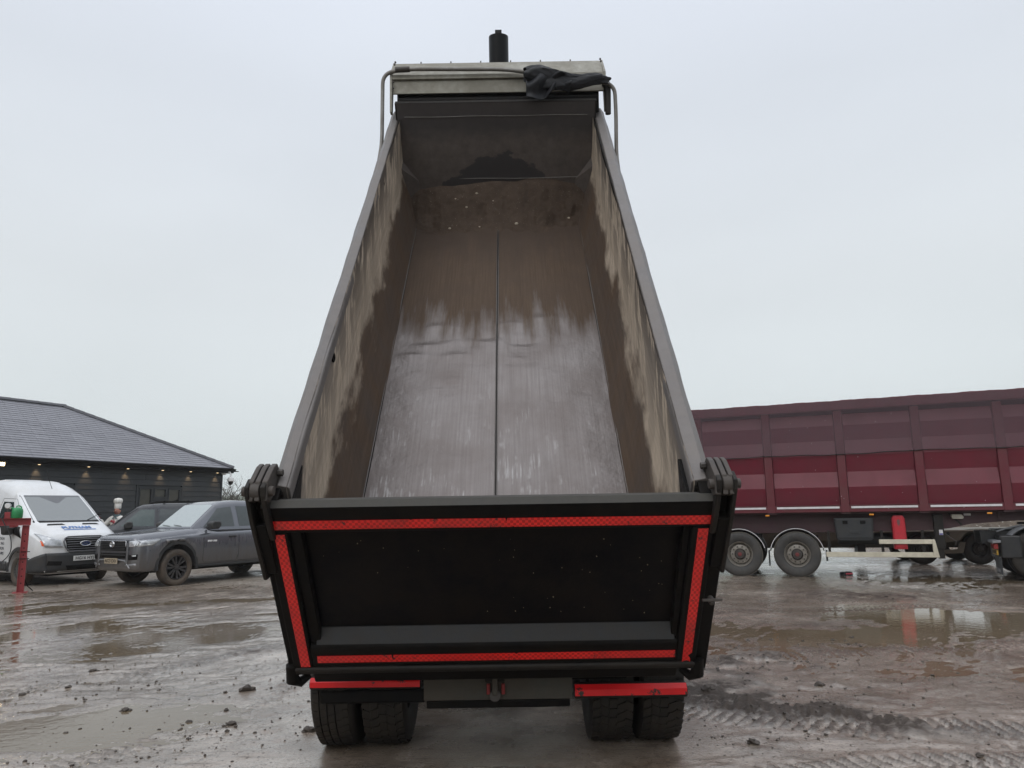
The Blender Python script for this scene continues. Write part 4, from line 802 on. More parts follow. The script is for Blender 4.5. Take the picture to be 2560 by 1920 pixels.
# side guard : two cream rails joined at the front
MB().box(2.90, 3.93, 0.060, 0.085, 0.735, 0.832).build('guard_rail', m_cream, tl, 0, bevel=0.006)
MB().box(1.81, 3.93, 0.060, 0.085, 0.452, 0.56).build('guard_rail', m_cream, tl, 0, bevel=0.006)
MB().prism([(3.932, 0.452), (3.932, 0.832), (3.985, 0.832), (4.045, 0.452)], 0.055, 0.085, lambda w_, u, v: (u, w_, v)).build('guard_end', m_cream, tl, 0, bevel=0.006)
for x in (1.86, 2.94, 3.74):
    MB().box(x, x + 0.055, 0.088, 0.13, 0.47, 1.03).build('guard_bracket', m_blk2, tl, 0, bevel=0.004)
    for k in range(5): MB().box(x + 0.018, x + 0.037, 0.084, 0.0875, 0.60 + k * 0.085, 0.625 + k * 0.085).build('bracket_slot', m_blk, tl, 0)
# landing leg
MB().box(4.02, 4.20, 0.20, 0.36, 0.62, 1.36).build('landing_leg', m_blk2, tl, 0, bevel=0.012)
MB().box(4.05, 4.17, 0.22, 0.33, 0.42, 0.62).build('leg_foot', m_blk2, tl, 0, bevel=0.008)
MB().box(4.10, 4.17, 0.188, 0.198, 0.92, 1.03).build('leg_sticker', m_strip, tl, 0)
MB().box(4.105, 4.165, 0.183, 0.1875, 0.925, 0.955).build('sticker_print', mat('violet_print', (0.10, 0.10, 0.35), 0.5), tl, 0)
MB().tube([(4.22, 0.3, 0.95), (4.42, 0.3, 0.78), (4.40, 0.3, 0.70)], 0.012, 8).build('leg_crank', m_arm, tl, 50)
MB().box(0.3, 0.45, 0.45, 0.60, 0.62, 0.95).build('air_tank_bracket', m_blk2, tl, 0, bevel=0.01)
MB().cyl((2.1, 0.75, 0.82), (3.3, 0.75, 0.82), 0.13, 20).build('air_tank', m_plas, tl, 40)
# chips of paint and splashes on the panels
mb = MB()
for _ in range(26):
    x, z = rng.uniform(0.9, 6.0), rng.uniform(1.45, 3.6); mb.box(x, x + 0.006, -0.008, -0.003, z, z + rng.uniform(0.006, 0.022))
mb.build('paint_scratch', m_strip, tl, 0, kind='stuff')
# ---------------------------------------------------------------- black tractor unit under the trailer's neck
tu = empty('tractor_unit', (11.22, 16.42, 0), R(-24), 'black lorry tractor unit with grey topped rear mudguard at the right edge', 'lorry')
m_tb = mat('black_lorry_paint', (0.012, 0.013, 0.016), 0.3, dirt=(0.04, 0.037, 0.034), dscale=5, damt=0.5, spec=0.45)
m_gtop = mat('wet_grey_guard_top', (0.24, 0.25, 0.27), 0.3, dirt=(0.10, 0.10, 0.10), dscale=8)
for sd in (-1, 1):
    wheel(tu, (0, sd * 1.05, 0.51), 0.515, 0.30, 0.29, sd, m_rub, m_drim); wheel(tu, (0, sd * 0.72, 0.51), 0.515, 0.28, 0.29, sd, m_rub, m_drim, spokes=None)
    yo = sd * 0.90
    if sd > 0: continue
    MB().lathe([(0.585, -0.31), (0.60, -0.31), (0.60, 0.31), (0.585, 0.31)], c=(0, yo, 0.51), n=30, closed=True, a0=R(35), a1=R(165)).build('mudguard', m_tb, tu, 40)
    if sd < 0:
        for k in range(6): MB().lathe([(0.601, -0.27 + k * 0.1), (0.612, -0.27 + k * 0.1), (0.612, -0.21 + k * 0.1), (0.601, -0.21 + k * 0.1)], c=(0, yo, 0.51), n=16, closed=True, a0=R(60), a1=R(150)).build('guard_rib', m_gtop, tu, 40)
    if sd > 0: continue
    MB().box(-0.70, -0.67, yo - 0.30, yo + 0.30, 0.13, 0.49).build('mud_flap', m_plas, tu, 0, bevel=0.006)
    MB().prism([(-0.80, 0.76), (-0.80, 0.81), (-0.58, 0.83), (-0.56, 0.78)], yo - 0.31, yo + 0.31, lambda w_, u, v: (u, w_, v)).build('guard_shelf', m_gtop, tu, 0, bevel=0.01)
    MB().box(-0.78, -0.70, yo - 0.27, yo + 0.05, 0.64, 0.755).build('tail_light', mat('dark_red_lens', (0.22, 0.012, 0.012), 0.25), tu, 0, bevel=0.01)
text('mudflap_lettering', 'SCANIA', 0.125, frame((-0.7035, -0.90, 0.20), (0, -1, 0), (0, 0, 1)), mat('faded_white_print', (0.35, 0.35, 0.35), 0.6), tu, 0.001)
MB().box(-0.735, -0.702, -1.12, -0.62, 0.52, 0.625).build('number_plate', mat('yellow_plate', (0.50, 0.30, 0.03), 0.4, dirt=(0.20, 0.13, 0.03), dscale=18, damt=0.5), tu, 0, bevel=0.004)
text('plate_lettering', 'NX70 PLE', 0.085, frame((-0.7365, -0.87, 0.573), (0, -1, 0), (0, 0, 1)), m_blk, tu, 0.0005) if False else None
for k in range(7): MB().box(-0.7375, -0.7355, -1.08 + k * 0.064, -1.045 + k * 0.064, 0.54, 0.61).build('plate_character', m_blk2, tu, 0)
for y in (-0.42, 0.42): MB().box(-0.9, 5.6, y - 0.04, y + 0.04, 0.72, 0.98).build('chassis_rail', m_tb, tu, 0, bevel=0.006)
MB().box(-0.66, -0.30, -1.22, -0.58, 0.46, 0.92).build('rear_wing_box', m_tb, tu, 0, bevel=0.03)
MB().box(-0.60, -0.10, -0.55, 0.55, 0.40, 1.02).build('rear_frame_box', m_tb, tu, 0, bevel=0.03)
MB().lathe([(0.001, 0.0), (0.46, 0.0), (0.48, -0.04), (0.001, -0.06)], c=(0.35, 0, 1.16), axis='z', n=30).build('fifth_wheel', m_arm, tu, 40)
MB().tube([(-0.62, -0.62, 0.98), (-0.45, -0.62, 1.04), (-0.15, -0.62, 1.12)], 0.02, 8).build('guard_stay', m_gtop, tu, 50)
MB().tube([(-0.2, -0.2, 1.0), (0.0, -0.5, 1.05), (0.5, -0.45, 1.0)], 0.025, 8).build('air_line', m_plas, tu, 50)
MB().cyl((0, -1.0, 0.51), (0, 1.0, 0.51), 0.08, 14).build('axle', m_tb, tu, 40)
for sd in (-1, 1): wheel(tu, (3.75, sd * 1.02, 0.51), 0.515, 0.31, 0.29, sd, m_rub, m_drim)
MB().prism([(2.9, 0.95), (2.9, 3.55), (3.3, 3.75), (4.9, 3.45), (5.15, 1.9), (5.25, 0.45), (4.4, 0.40), (4.35, 1.05)], -1.2, 1.2, lambda w_, u, v: (u, w_, v)).build('cab', m_tb, tu, 0, bevel=0.05)
# ---------------------------------------------------------------- olive low-loader behind
ll = empty('low_loader', (12.25, 19.70, 0), math.atan2(-0.25, 0.97), 'olive grey low flatbed trailer half hidden behind the red trailer', 'trailer')
m_ol = mat('olive_paint', (0.115, 0.105, 0.080), 0.55, dirt=(0.17, 0.145, 0.11), dscale=2, damt=0.55)
m_pl2 = mat('pale_deck_edge', (0.42, 0.40, 0.35), 0.55, dirt=(0.25, 0.22, 0.17), dscale=3)
arch = [(-0.95, 0.55), (-0.50, 0.62)] + [(0.52 * math.cos(t), 0.40 + 0.52 * math.sin(t)) for t in np.linspace(R(155), R(25), 10)] + [(1.6, 0.62), (1.6, 0.86), (-0.95, 0.86)]
MB().prism(arch, 0.0, 0.05, lambda w_, u, v: (u, w_, v)).build('side_skirt', m_ol, ll, 0, bevel=0.004)
MB().prism([(-7.2, 0.68), (-1.90, 0.62), (-1.90, 0.86), (-7.2, 0.86)], 0.0, 0.05, lambda w_, u, v: (u, w_, v)).build('side_skirt', m_ol, ll, 0, bevel=0.004)
MB().box(-7.2, 1.6, 0.032, 2.4, 0.862, 0.892).build('deck', m_ol, ll, 0)
MB().box(-7.2, 1.6, -0.01, 0.030, 0.862, 0.90).build('deck_edge', m_pl2, ll, 0, bevel=0.006)
MB().prism([(-1.08, 0.60), (-0.98, 0.28), (-0.42, 0.30), (-0.34, 0.58), (-0.48, 0.58), (-0.55, 0.40), (-0.90, 0.38)], 0.02, 0.06, lambda w_, u, v: (u, w_, v)).build('step_bracket', m_ol, ll, 0, bevel=0.004)
MB().lathe([(0.045, -0.01), (0.045, -0.03), (0.001, -0.035)], c=(-0.75, 0.0, 0.80), n=18).build('round_socket', m_plas, ll, 30)
for x in (0.0, -1.36):
    wheel(ll, (x, 0.20, 0.395), 0.395, 0.26, 0.21, -1, m_rub, m_drim); wheel(ll, (x, 2.1, 0.395), 0.395, 0.26, 0.21, 1, m_rub, m_drim, spokes=None)
MB().box(-2.95, -2.75, 0.10, 0.60, 0.24, 0.60).build('under_box', m_plas, ll, 0, bevel=0.01)
MB().box(-7.2, 1.4, 0.5, 0.62, 0.42, 0.84).build('deck_beam', m_ol, ll, 0)
MB().box(-7.23, -7.205, 0.05, 0.30, 0.66, 0.80).build('rear_lamp', m_orange, ll, 0, bevel=0.006)
MB().box(-4.60, -4.46, -0.02, -0.002, 0.66, 0.79).build('side_lamp', m_orange, ll, 0, bevel=0.006)
MB().box(-1.95, -1.65, 0.9, 2.0, 0.92, 1.06).build('load_box', m_pl2, ll, 0, bevel=0.01)
# small red and black block on the mud under the trailer
ck = empty('wheel_chock', (7.75, 17.55, 0.0), 0.2, 'low black block with a pinkish red bar lying on the mud under the red trailer', 'wheel chock')
MB().prism([(-0.20, 0.0), (-0.17, 0.10), (0.14, 0.12), (0.20, 0.05), (0.19, 0.0)], -0.12, 0.12, lambda w_, u, v: (u, w_, v)).build('block', m_plas, ck, 0, bevel=0.015)
MB().box(-0.10, 0.17, -0.135, -0.122, 0.03, 0.08).build('red_bar', mat('pinkish_red_plastic', (0.70, 0.10, 0.14), 0.35), ck, 0, bevel=0.01)
ck.scale = (0.65, 0.65, 0.65)
# things seen through the gap under the trailer's neck
mbk, b = newmat('brown_spoil'); v = coords(mbk)
c = mixc(mbk, noise(mbk, v, 1.5, 7, 0.75, 0.35, 0.65), (0.07, 0.05, 0.035), (0.20, 0.16, 0.12)); c = mixc(mbk, noise(mbk, v, 6, 4, 0.6, 0.63, 0.68), c, (0.55, 0.53, 0.50))
setf(mbk, b.inputs['Base Color'], c); b.inputs['Roughness'].default_value = 0.8; bump(mbk, b, noise(mbk, v, 5, 6, 0.7, 0.2, 0.8), 0.15, 0.8)
def heap(u, q):
    x = 14 + 17 * u; k = math.sin(PI * min(1, q * 1.0)); n_ = float(fbm(np.array([x * 0.9]), np.array([q * 4]), 3, 4)[0])
    return (x, 31 - 0.15 * x + 5 * q, -0.05 + k * (1.1 + 1.2 * n_) * math.sin(PI * min(1, max(0, u * 1.0))) ** 0.4)
tag(MB().grid(heap, 90, 24).build('spoil_heap', mbk, None, 70, kind='stuff'), 'rough brown heap of soil and rubble beyond the trailers')
mbl = mat('blue_container_paint', (0.035, 0.085, 0.17), 0.45, dirt=(0.08, 0.08, 0.09), dscale=2)
bc_ = empty('shipping_container', (22.9, 29.0, 0), -0.3, 'blue corrugated steel container beyond the black tractor unit', 'container')
mb = MB()
for k in range(24):
    x = k * 0.25; mb.box(x, x + 0.13, -0.03, 0.0, 0.15, 2.35)
mb.box(0, 6.0, 0.0, 2.4, 0.12, 2.45); mb.build('container_body', mbl, bc_, 0)
for x in (0, 5.9): MB().box(x, x + 0.1, -0.05, 0.0, 0.1, 2.5).build('corner_post', mbl, bc_, 0)
MB().box(0, 6, -0.05, 0.0, 2.36, 2.5).build('roof_rail', mbl, bc_, 0)
# ---------------------------------------------------------------- road vehicles on the left
class Shell:
    """lofted bodywork: rows (x, z_bottom, z_top, half_bottom, z_belt, half_belt, half_top, round)"""
    def __init__(s, rows, arches=()): s.r = np.array(sorted(rows), float); s.arches = arches
    def sec(s, x):
        p = [float(np.interp(x, s.r[:, 0], s.r[:, k])) for k in range(1, 8)]
        zb, zt, hb, zl, hl, ht, rd = p; zl = min(zl, zt - rd - 0.01)
        for ax, az, ar in s.arches:      # the lower edge follows the wheel arch
            if abs(x - ax) < ar: zb = max(zb, az + math.sqrt(ar * ar - (x - ax) ** 2)); zl = max(zl, zb + 0.10)
        return [(0, zb), (hb * 0.8, zb), (hb * 0.97, zb + 0.03), (hb, zb + 0.09), (hb + (hl - hb) * 0.6 + 0.012, zb + (zl - zb) * 0.55), (hl, zl - 0.03), (hl - 0.012, zl), (ht + (hl - ht) * 0.42 + 0.004, zl + (zt - rd - zl) * 0.6),
                (ht, zt - rd), (ht - rd * 0.28, zt - rd * 0.38), (ht - rd * 1.0, zt - 0.06 * rd), (ht * 0.5, zt), (0, zt + 0.0001)]
    def hw(s, x, z):
        if x < s.r[0, 0] or x > s.r[-1, 0]: return -1
        q = s.sec(x)
        if z < q[0][1] or z > q[-1][1]: return -1
        ys = [a for a, b in q[1:]]; zs = [b for a, b in q[1:]]
        return float(np.interp(z, np.maximum.accumulate(zs), ys)) if z >= zs[0] else ys[0]
    def front(s, y, z):
        hi = s.r[-1, 0] + 0.001; lo = hi - 0.03
        while s.hw(lo, z) < abs(y) and lo > s.r[-1, 0] - 2.6: hi = lo; lo -= 0.03
        for _ in range(16):
            m = (lo + hi) / 2
            if s.hw(m, z) >= abs(y): lo = m
            else: hi = m
        return lo
    def top(s, x, y):
        q = s.sec(x); lo, hi = q[6][1], q[-1][1]
        for _ in range(22):
            m = (lo + hi) / 2
            if s.hw(x, m) >= abs(y): lo = m
            else: hi = m
        return lo
    def mesh(s, name, m, parent, arches=(), step=0.08, ss=45):
        s.arches = arches; xs = set(float(a) for a in s.r[:, 0]); x = s.r[0, 0]
        for ax, az, ar in arches:
            xs |= {ax + ar * math.cos(R(t)) for t in range(0, 181, 9)} | {ax + ar + 0.001, ax - ar - 0.001}
            MB().box(ax - ar, ax + ar, -0.66, 0.66, 0.30, az + ar - 0.005).build('wheel_well', m_seam, parent, 0)
        while x < s.r[-1, 0]: xs.add(x); x += step
        xs = sorted(xs); n = 0; vs = []
        for x in xs:
            q = s.sec(x); ring = [(x, -a, b) for a, b in q] + [(x, a, b) for a, b in reversed(q[1:-1])]; n = len(ring); vs += ring
        fs = [(i * n + k, i * n + (k + 1) % n, (i + 1) * n + (k + 1) % n, (i + 1) * n + k) for i in range(len(xs) - 1) for k in range(n)]
        fs += [tuple(range(n)), tuple((len(xs) - 1) * n + k for k in reversed(range(n)))]
        o = MB().add(vs, fs).build(name, m, parent, ss)
        return o
    def quad(s, face, c4, off, nu=8, nv=6, sd=1):
        """points of a patch lying on the bodywork. face: side (x,z), front (y,z), top (x,y)"""
        def f(u, q):
            a = [c4[0][i] * (1 - u) * (1 - q) + c4[1][i] * u * (1 - q) + c4[2][i] * u * q + c4[3][i] * (1 - u) * q for i in (0, 1)]
            if face == 'side': return (a[0], sd * (s.hw(a[0], a[1]) + off), a[1])
            if face == 'front': return (s.front(a[0], a[1]) + off, a[0], a[1])
            return (a[0], a[1], s.top(a[0], a[1]) + off)
        return MB().grid(f, nu, nv)
m_glass = mat('tinted_car_glass', (0.030, 0.040, 0.040), 0.04, spec=0.9)
m_wscr = mat('windscreen_glass', (0.105, 0.125, 0.13), 0.06, spec=1.0, coat=0.6, var=0.04)
m_wscr2 = mat('windscreen_painted_sky', (0.34, 0.39, 0.39), 0.06, spec=1.0, coat=0.8, var=0.06)  # pale base colour stands in for bright sky mirrored in the glass
m_seam = mat('panel_gap', (0.008, 0.008, 0.009), 0.6)
m_chrome = mat('chrome_trim', (0.55, 0.56, 0.58), 0.15, 0.9, dirt=(0.3, 0.27, 0.24), dscale=9, damt=0.3)
m_lens = mat('headlamp_glass', (0.46, 0.48, 0.50), 0.10, 0.3, spec=0.8, coat=0.6, var=0.3)
m_lamp_in = mat('headlamp_reflector', (0.80, 0.82, 0.84), 0.12, 0.6)
m_ptyre = mat('muddy_tyre', (0.026, 0.024, 0.022), 0.7, dirt=(0.11, 0.083, 0.060), dscale=3.5, damt=0.75)
m_plw = mat('white_number_plate', (0.72, 0.72, 0.70), 0.4)
m_pld = mat('muddy_number_plate', (0.40, 0.34, 0.25), 0.5, dirt=(0.28, 0.22, 0.15), dscale=9)
m_dark = mat('black_trim', (0.016, 0.017, 0.018), 0.45, dirt=(0.05, 0.046, 0.042), dscale=5, damt=0.45)
def seam(S, pts, parent, off=0.004, sd=1, w_=0.006, name='panel_seam'):
    P = []
    for i in range(len(pts) - 1):
        n = max(2, int(math.hypot(pts[i + 1][0] - pts[i][0], pts[i + 1][1] - pts[i][1]) / 0.08))
        for k in range(n + (i == len(pts) - 2)):
            t = k / n; x = pts[i][0] * (1 - t) + pts[i + 1][0] * t; z = pts[i][1] * (1 - t) + pts[i + 1][1] * t; P.append((x, sd * (S.hw(x, z) - 0.001), z))
    MB().tube(P, w_ / 2 + 0.002, 6).build(name, m_seam, parent, 60)
def alloy(parent, loc, r, wd, rr_, sd, mrim, nsp=6):
    W = wheel(parent, loc, r, wd, rr_, sd, m_ptyre, mrim, spokes=None); h = wd / 2
    MB().lathe([(rr_, h * 0.80 * sd), (rr_ * 0.96, h * 0.88 * sd), (rr_ * 0.92, h * 0.7 * sd), (rr_ * 0.90, -h * 0.3 * sd)], n=48).build('rim', mrim, W, 35)
    MB().lathe([(rr_ * 0.90, h * 0.05 * sd), (0.001, h * 0.02 * sd)], n=30).build('brake_backing', m_blk, W, 30)
    for k in range(nsp):
        for dd in (-0.13, 0.13):
            t = 2 * PI * k / nsp + 0.2; t2 = t + dd * 1.6; mb = MB()
            a = Vector((rr_ * 0.20 * math.cos(t + dd), h * 0.62 * sd, rr_ * 0.20 * math.sin(t + dd))); b_ = Vector((rr_ * 0.93 * math.cos(t2), h * 0.72 * sd, rr_ * 0.93 * math.sin(t2)))
            d = (b_ - a).normalized(); q = Vector((0, sd, 0)); e = d.cross(q).normalized() * 0.016
            mb.box8([a - e - q * 0.02, a + e - q * 0.02, b_ + e * 1.3 - q * 0.02, b_ - e * 1.3 - q * 0.02, a - e + q * 0.01, a + e + q * 0.01, b_ + e * 1.3 + q * 0.01, b_ - e * 1.3 + q * 0.01])
            mb.build('spoke', mrim, W, 0)
    MB().lathe([(0.07, h * 0.5 * sd), (0.065, h * 0.78 * sd), (0.03, h * 0.85 * sd), (0.001, h * 0.85 * sd)], n=20).build('hub_cap', mrim, W, 35)
    for k in range(nsp):
        t = 2 * PI * k / nsp; MB().cyl((0.05 * math.cos(t), h * 0.76 * sd, 0.05 * math.sin(t)), (0.05 * math.cos(t), h * 0.84 * sd, 0.05 * math.sin(t)), 0.009, 6).build('wheel_nut', m_blk, W, 30)
    return W
def plate(parent, body, c, wd, m, ht=0.115, size=0.100):
    p = MB().box(c[0] - 0.006, c[0] + 0.006, c[1] - wd / 2, c[1] + wd / 2, c[2] - ht / 2, c[2] + ht / 2).build('number_plate', m, parent, 0, bevel=0.003)
    text('plate_lettering', body, size, frame((c[0] + 0.0075, c[1], c[2] - 0.002), (0, 1, 0), (0, 0, 1)), m_blk, p, 0.0008, offset=0.0016)
# --- grey double-cab pickup
ax_f = Vector((-0.55, -0.835)).normalized()
pk = empty('pickup_truck', (-8.50, 18.13, 0), math.atan2(ax_f.y, ax_f.x), 'dark grey double cab pickup with muddy tyres parked beside the white van', 'pickup')
m_pk, b = newmat('grey_metallic_paint'); v = coords(m_pk)
s_ = N(m_pk, 'ShaderNodeSeparateXYZ'); L(m_pk, v, s_.inputs[0])
c = mixc(m_pk, noise(m_pk, v, 260, 2, 0.5, 0.3, 0.7), (0.110, 0.117, 0.135), (0.140, 0.148, 0.168))
dz = math_(m_pk, 'ADD', s_.outputs['Z'], math_(m_pk, 'MULTIPLY', math_(m_pk, 'SUBTRACT', noise(m_pk, coords(m_pk, (6, 6, 1.2)), 2, 5, 0.65, 0.3, 0.7), 0.5), 0.40))
mm = N(m_pk, 'ShaderNodeMapRange'); mm.inputs['From Min'].default_value = 1.02; mm.inputs['From Max'].default_value = 0.45; L(m_pk, dz, mm.inputs['Value'])
df = math_(m_pk, 'MULTIPLY', mm.outputs[0], 0.62); setf(m_pk, b.inputs['Base Color'], mixc(m_pk, df, c, (0.105, 0.090, 0.073)))
b.inputs['Metallic'].default_value = 0.45; setf(m_pk, b.inputs['Roughness'], math_(m_pk, 'ADD', math_(m_pk, 'MULTIPLY', df, 0.5), 0.22)); b.inputs['Coat Weight'].default_value = 0.9; b.inputs['Coat Roughness'].default_value = 0.1
PS = Shell([(1.0, 0.44, 1.00, 0.64, 0.84, 0.68, 0.62, 0.08), (0.975, 0.38, 1.06, 0.76, 0.92, 0.80, 0.72, 0.09), (0.91, 0.35, 1.10, 0.855, 0.98, 0.885, 0.78, 0.10), (0.76, 0.33, 1.13, 0.895, 1.00, 0.92, 0.80, 0.10), (0.45, 0.33, 1.155, 0.905, 1.02, 0.925, 0.80, 0.11),
            (0.0, 0.36, 1.19, 0.915, 1.06, 0.935, 0.82, 0.11), (-0.50, 0.38, 1.225, 0.91, 1.08, 0.930, 0.84, 0.11), (-0.75, 0.38, 1.24, 0.91, 1.10, 0.925, 0.85, 0.10), (-2.70, 0.38, 1.24, 0.91, 1.12, 0.925, 0.86, 0.08), (-4.25, 0.44, 1.24, 0.90, 1.12, 0.92, 0.87, 0.06), (-4.33, 0.50, 1.20, 0.86, 1.08, 0.88, 0.82, 0.05)])
PC = Shell([(-0.44, 1.10, 1.235, 0.74, 1.15, 0.74, 0.70, 0.03), (-0.80, 1.10, 1.52, 0.82, 1.24, 0.82, 0.695, 0.06), (-1.12, 1.10, 1.765, 0.86, 1.24, 0.86, 0.645, 0.07), (-1.35, 1.10, 1.835, 0.865, 1.24, 0.865, 0.635, 0.10), (-1.8, 1.10, 1.865, 0.865, 1.24, 0.865, 0.635, 0.11), (-2.4, 1.10, 1.845, 0.86, 1.24, 0.86, 0.63, 0.11), (-2.62, 1.10, 1.78, 0.85, 1.24, 0.85, 0.64, 0.10), (-2.80, 1.10, 1.32, 0.83, 1.22, 0.83, 0.74, 0.05)])
PS.mesh('body', m_pk, pk, [(0, 0.42, 0.475), (-3.085, 0.42, 0.475)]); PC.mesh('cabin', m_pk, pk)
MB().box(-4.1, 0.6, -0.60, 0.60, 0.30, 0.50).build('underframe', m_blk, pk, 0)
PC.quad('front', [(-0.66, 1.26), (0.66, 1.26), (0.575, 1.765), (-0.575, 1.765)], 0.006, 14, 12).build('windscreen', m_wscr2, pk, 60, recalc=False)
for sd in (-1, 1):
    PC.quad('side', [(-0.72, 1.25), (-1.56, 1.25), (-1.56, 1.71), (-1.16, 1.67)], 0.005, 10, 8, sd).build('front_door_glass', m_glass, pk, 60, recalc=False)
    PC.quad('side', [(-1.70, 1.25), (-2.45, 1.26), (-2.42, 1.70), (-1.70, 1.725)], 0.005, 10, 8, sd).build('rear_door_glass', m_glass, pk, 60, recalc=False)
    MB().box(-0.1, 0.1, sd * 0.60, sd * 0.63, 0.4, 0.9).build('inner_wing', m_blk, pk, 0)
    for xa in (0, -3.085):
        MB().lathe([(0.470, 0.0), (0.545, 0.0), (0.540, 0.018), (0.475, 0.022)], c=(xa, sd * (PS.hw(xa, 0.96)) - (0.002 if sd > 0 else 0.02), 0.42), n=26, closed=True, a0=R(-8), a1=R(188)).build('arch_trim', m_dark, pk, 40)
        alloy(pk, (xa, sd * 0.80, 0.392), 0.395, 0.265, 0.262, sd, mat('dark_alloy', (0.055, 0.055, 0.058), 0.45, 0.5, dirt=(0.09, 0.07, 0.055), dscale=9, damt=0.4))
    # doors outlines, handle, mirror, sill step
    seam(PS, [(-0.66, 1.10), (-0.66, 0.52), (-0.70, 0.46), (-1.60, 0.46), (-1.66, 0.60), (-1.66, 1.14)], pk, sd=sd)
    seam(PS, [(-1.66, 1.14), (-1.66, 0.46), (-2.35, 0.46), (-2.62, 0.86), (-2.66, 1.14)], pk, sd=sd)
    for hx in (-1.46, -2.44):
        h_ = MB().box(hx - 0.10, hx + 0.10, sd * 0.925, sd * 0.968, 1.005, 1.035).build('door_handle', m_dark, pk, 0, bevel=0.01)
    MB().prism([(-0.72, 1.20), (-0.70, 1.33), (-0.78, 1.385), (-0.96, 1.38), (-0.99, 1.28), (-0.92, 1.20)], sd * 0.93, sd * 1.14, lambda w_, u, v: (u, w_, v)).build('wing_mirror', m_dark, pk, 30, bevel=0.03)
    MB().cyl((-0.80, sd * 0.84, 1.22), (-0.80, sd * 0.96, 1.25), 0.03, 8).build('mirror_arm', m_dark, pk, 40)
    MB().prism([(0.86, 0.37), (0.92, 0.37), (0.92, 0.41), (0.86, 0.42)], -2.50, -0.55, lambda w_, u, v: (w_, sd * u, v)).build('side_step', m_dark, pk, 0, bevel=0.01)
    MB().prism([(0.84, 0.40), (0.885, 0.38), (0.885, 0.44), (0.85, 0.46)], -2.58, -0.50, lambda w_, u, v: (w_, sd * u, v)).build('sill', m_dark, pk, 0, bevel=0.01)
    PS.quad('side', [(0.30, 0.93), (-0.16, 0.96), (-0.14, 1.02), (0.32, 1.005)], 0.012, 6, 2, sd).build('wing_badge_frame', mat('dull_silver_trim', (0.25, 0.25, 0.26), 0.4, 0.4), pk, 30, recalc=False, solid=0.01)
    PS.quad('side', [(0.24, 0.948), (-0.10, 0.970), (-0.09, 0.995), (0.25, 0.985)], 0.0165, 5, 2, sd).build('wing_badge_slot', m_dark, pk, 30, recalc=False)
    # headlamp wraps round the corner
    PS.quad('front', [(sd * 0.61, 0.87), (sd * 0.80, 0.875), (sd * 0.82, 1.01), (sd * 0.61, 0.99)], 0.010, 12, 5).build('headlamp', m_lens, pk, 40, recalc=False, solid=0.02)
    PS.quad('side', [(0.955, 0.875), (0.62, 0.90), (0.42, 1.045), (0.955, 1.01)], 0.010, 8, 5, sd).build('headlamp_wrap', m_lens, pk, 40, recalc=False, solid=0.02)
    PS.quad('side', [(0.93, 0.895), (0.66, 0.915), (0.64, 0.935), (0.93, 0.92)], 0.016, 4, 2, sd).build('lamp_strip', m_lamp_in, pk, 40, recalc=False)
    PS.quad('front', [(sd * 0.63, 0.88), (sd * 0.76, 0.882), (sd * 0.76, 0.905), (sd * 0.63, 0.90)], 0.016, 6, 2).build('lamp_strip', m_lamp_in, pk, 40, recalc=False)
    for k in range(3): PS.quad('front', [(sd * (0.74 + k * 0.042), 0.895), (sd * (0.765 + k * 0.042), 0.90), (sd * (0.78 + k * 0.042), 0.975), (sd * (0.755 + k * 0.042), 0.97)], 0.017, 2, 4).build('lamp_reflector', m_lamp_in, pk, 40, recalc=False)
    PS.quad('front', [(sd * 0.62, 0.60), (sd * 0.84, 0.61), (sd * 0.86, 0.72), (sd * 0.60, 0.71)], 0.008, 6, 3).build('fog_lamp_recess', m_blk, pk, 40, recalc=False, solid=0.01)
    PS.quad('front', [(sd * 0.74, 0.675), (sd * 0.83, 0.68), (sd * 0.83, 0.71), (sd * 0.72, 0.70)], 0.014, 3, 2).build('fog_lamp', m_lamp_in, pk, 40, recalc=False)
    PS.quad('front', [(sd * 0.50, 0.47), (sd * 0.84, 0.47), (sd * 0.82, 0.53), (sd * 0.50, 0.50)], 0.010, 6, 2).build('bumper_flash', mat('dull_silver_trim', (0.25, 0.25, 0.26), 0.4, 0.4), pk, 40, recalc=False, solid=0.01)
    MB().tube([(PS.front(sd * 0.57, z) + 0.004, sd * 0.57, z) for z in (0.50, 0.60, 0.72, 0.84, 0.96)], 0.035, 8).build('bumper_pillar', m_pk, pk, 50)
# grille, bars, badge, lower intake, silver skid
PS.quad('front', [(-0.50, 0.79), (0.50, 0.79), (0.53, 0.99), (-0.53, 0.99)], 0.012, 14, 5).build('grille_back', m_blk, pk, 40, recalc=False, solid=0.01)
for k in range(5):
    z = 0.81 + k * 0.035; MB().tube([(PS.front(y, z) + 0.026, y, z) for y in np.linspace(-0.49, 0.49, 15)], 0.007, 6).build('grille_bar', m_dark, pk, 50)
MB().tube([(PS.front(y, z) + 0.03, y, z) for y, z in ((-0.525, 0.88), (-0.53, 0.99))] + [(PS.front(y, 0.995) + 0.026, y, 0.995) for y in np.linspace(-0.48, 0.48, 13)] + [(PS.front(y, z) + 0.03, y, z) for y, z in ((0.53, 0.99), (0.525, 0.88))], 0.011, 8).build('chrome_grille_surround', m_chrome, pk, 50)
bd = MB(); bd.lathe([(0.075, 0.012), (0.086, 0.0), (0.075, -0.012), (0.066, 0.0)], c=(0, 0, 0), axis='x', n=26, closed=True)
o = bd.build('oval_badge', m_chrome, pk, 40); o.location = (PS.front(0, 0.93) + 0.045, 0, 0.925); o.scale = (1, 1.05, 0.78)
o2 = MB().lathe([(0.040, 0.01), (0.048, 0.0), (0.040, -0.01), (0.032, 0.0)], axis='x', n=20, closed=True).build('badge_inner_ring', m_chrome, o, 40); o2.scale = (1, 0.55, 1.4)
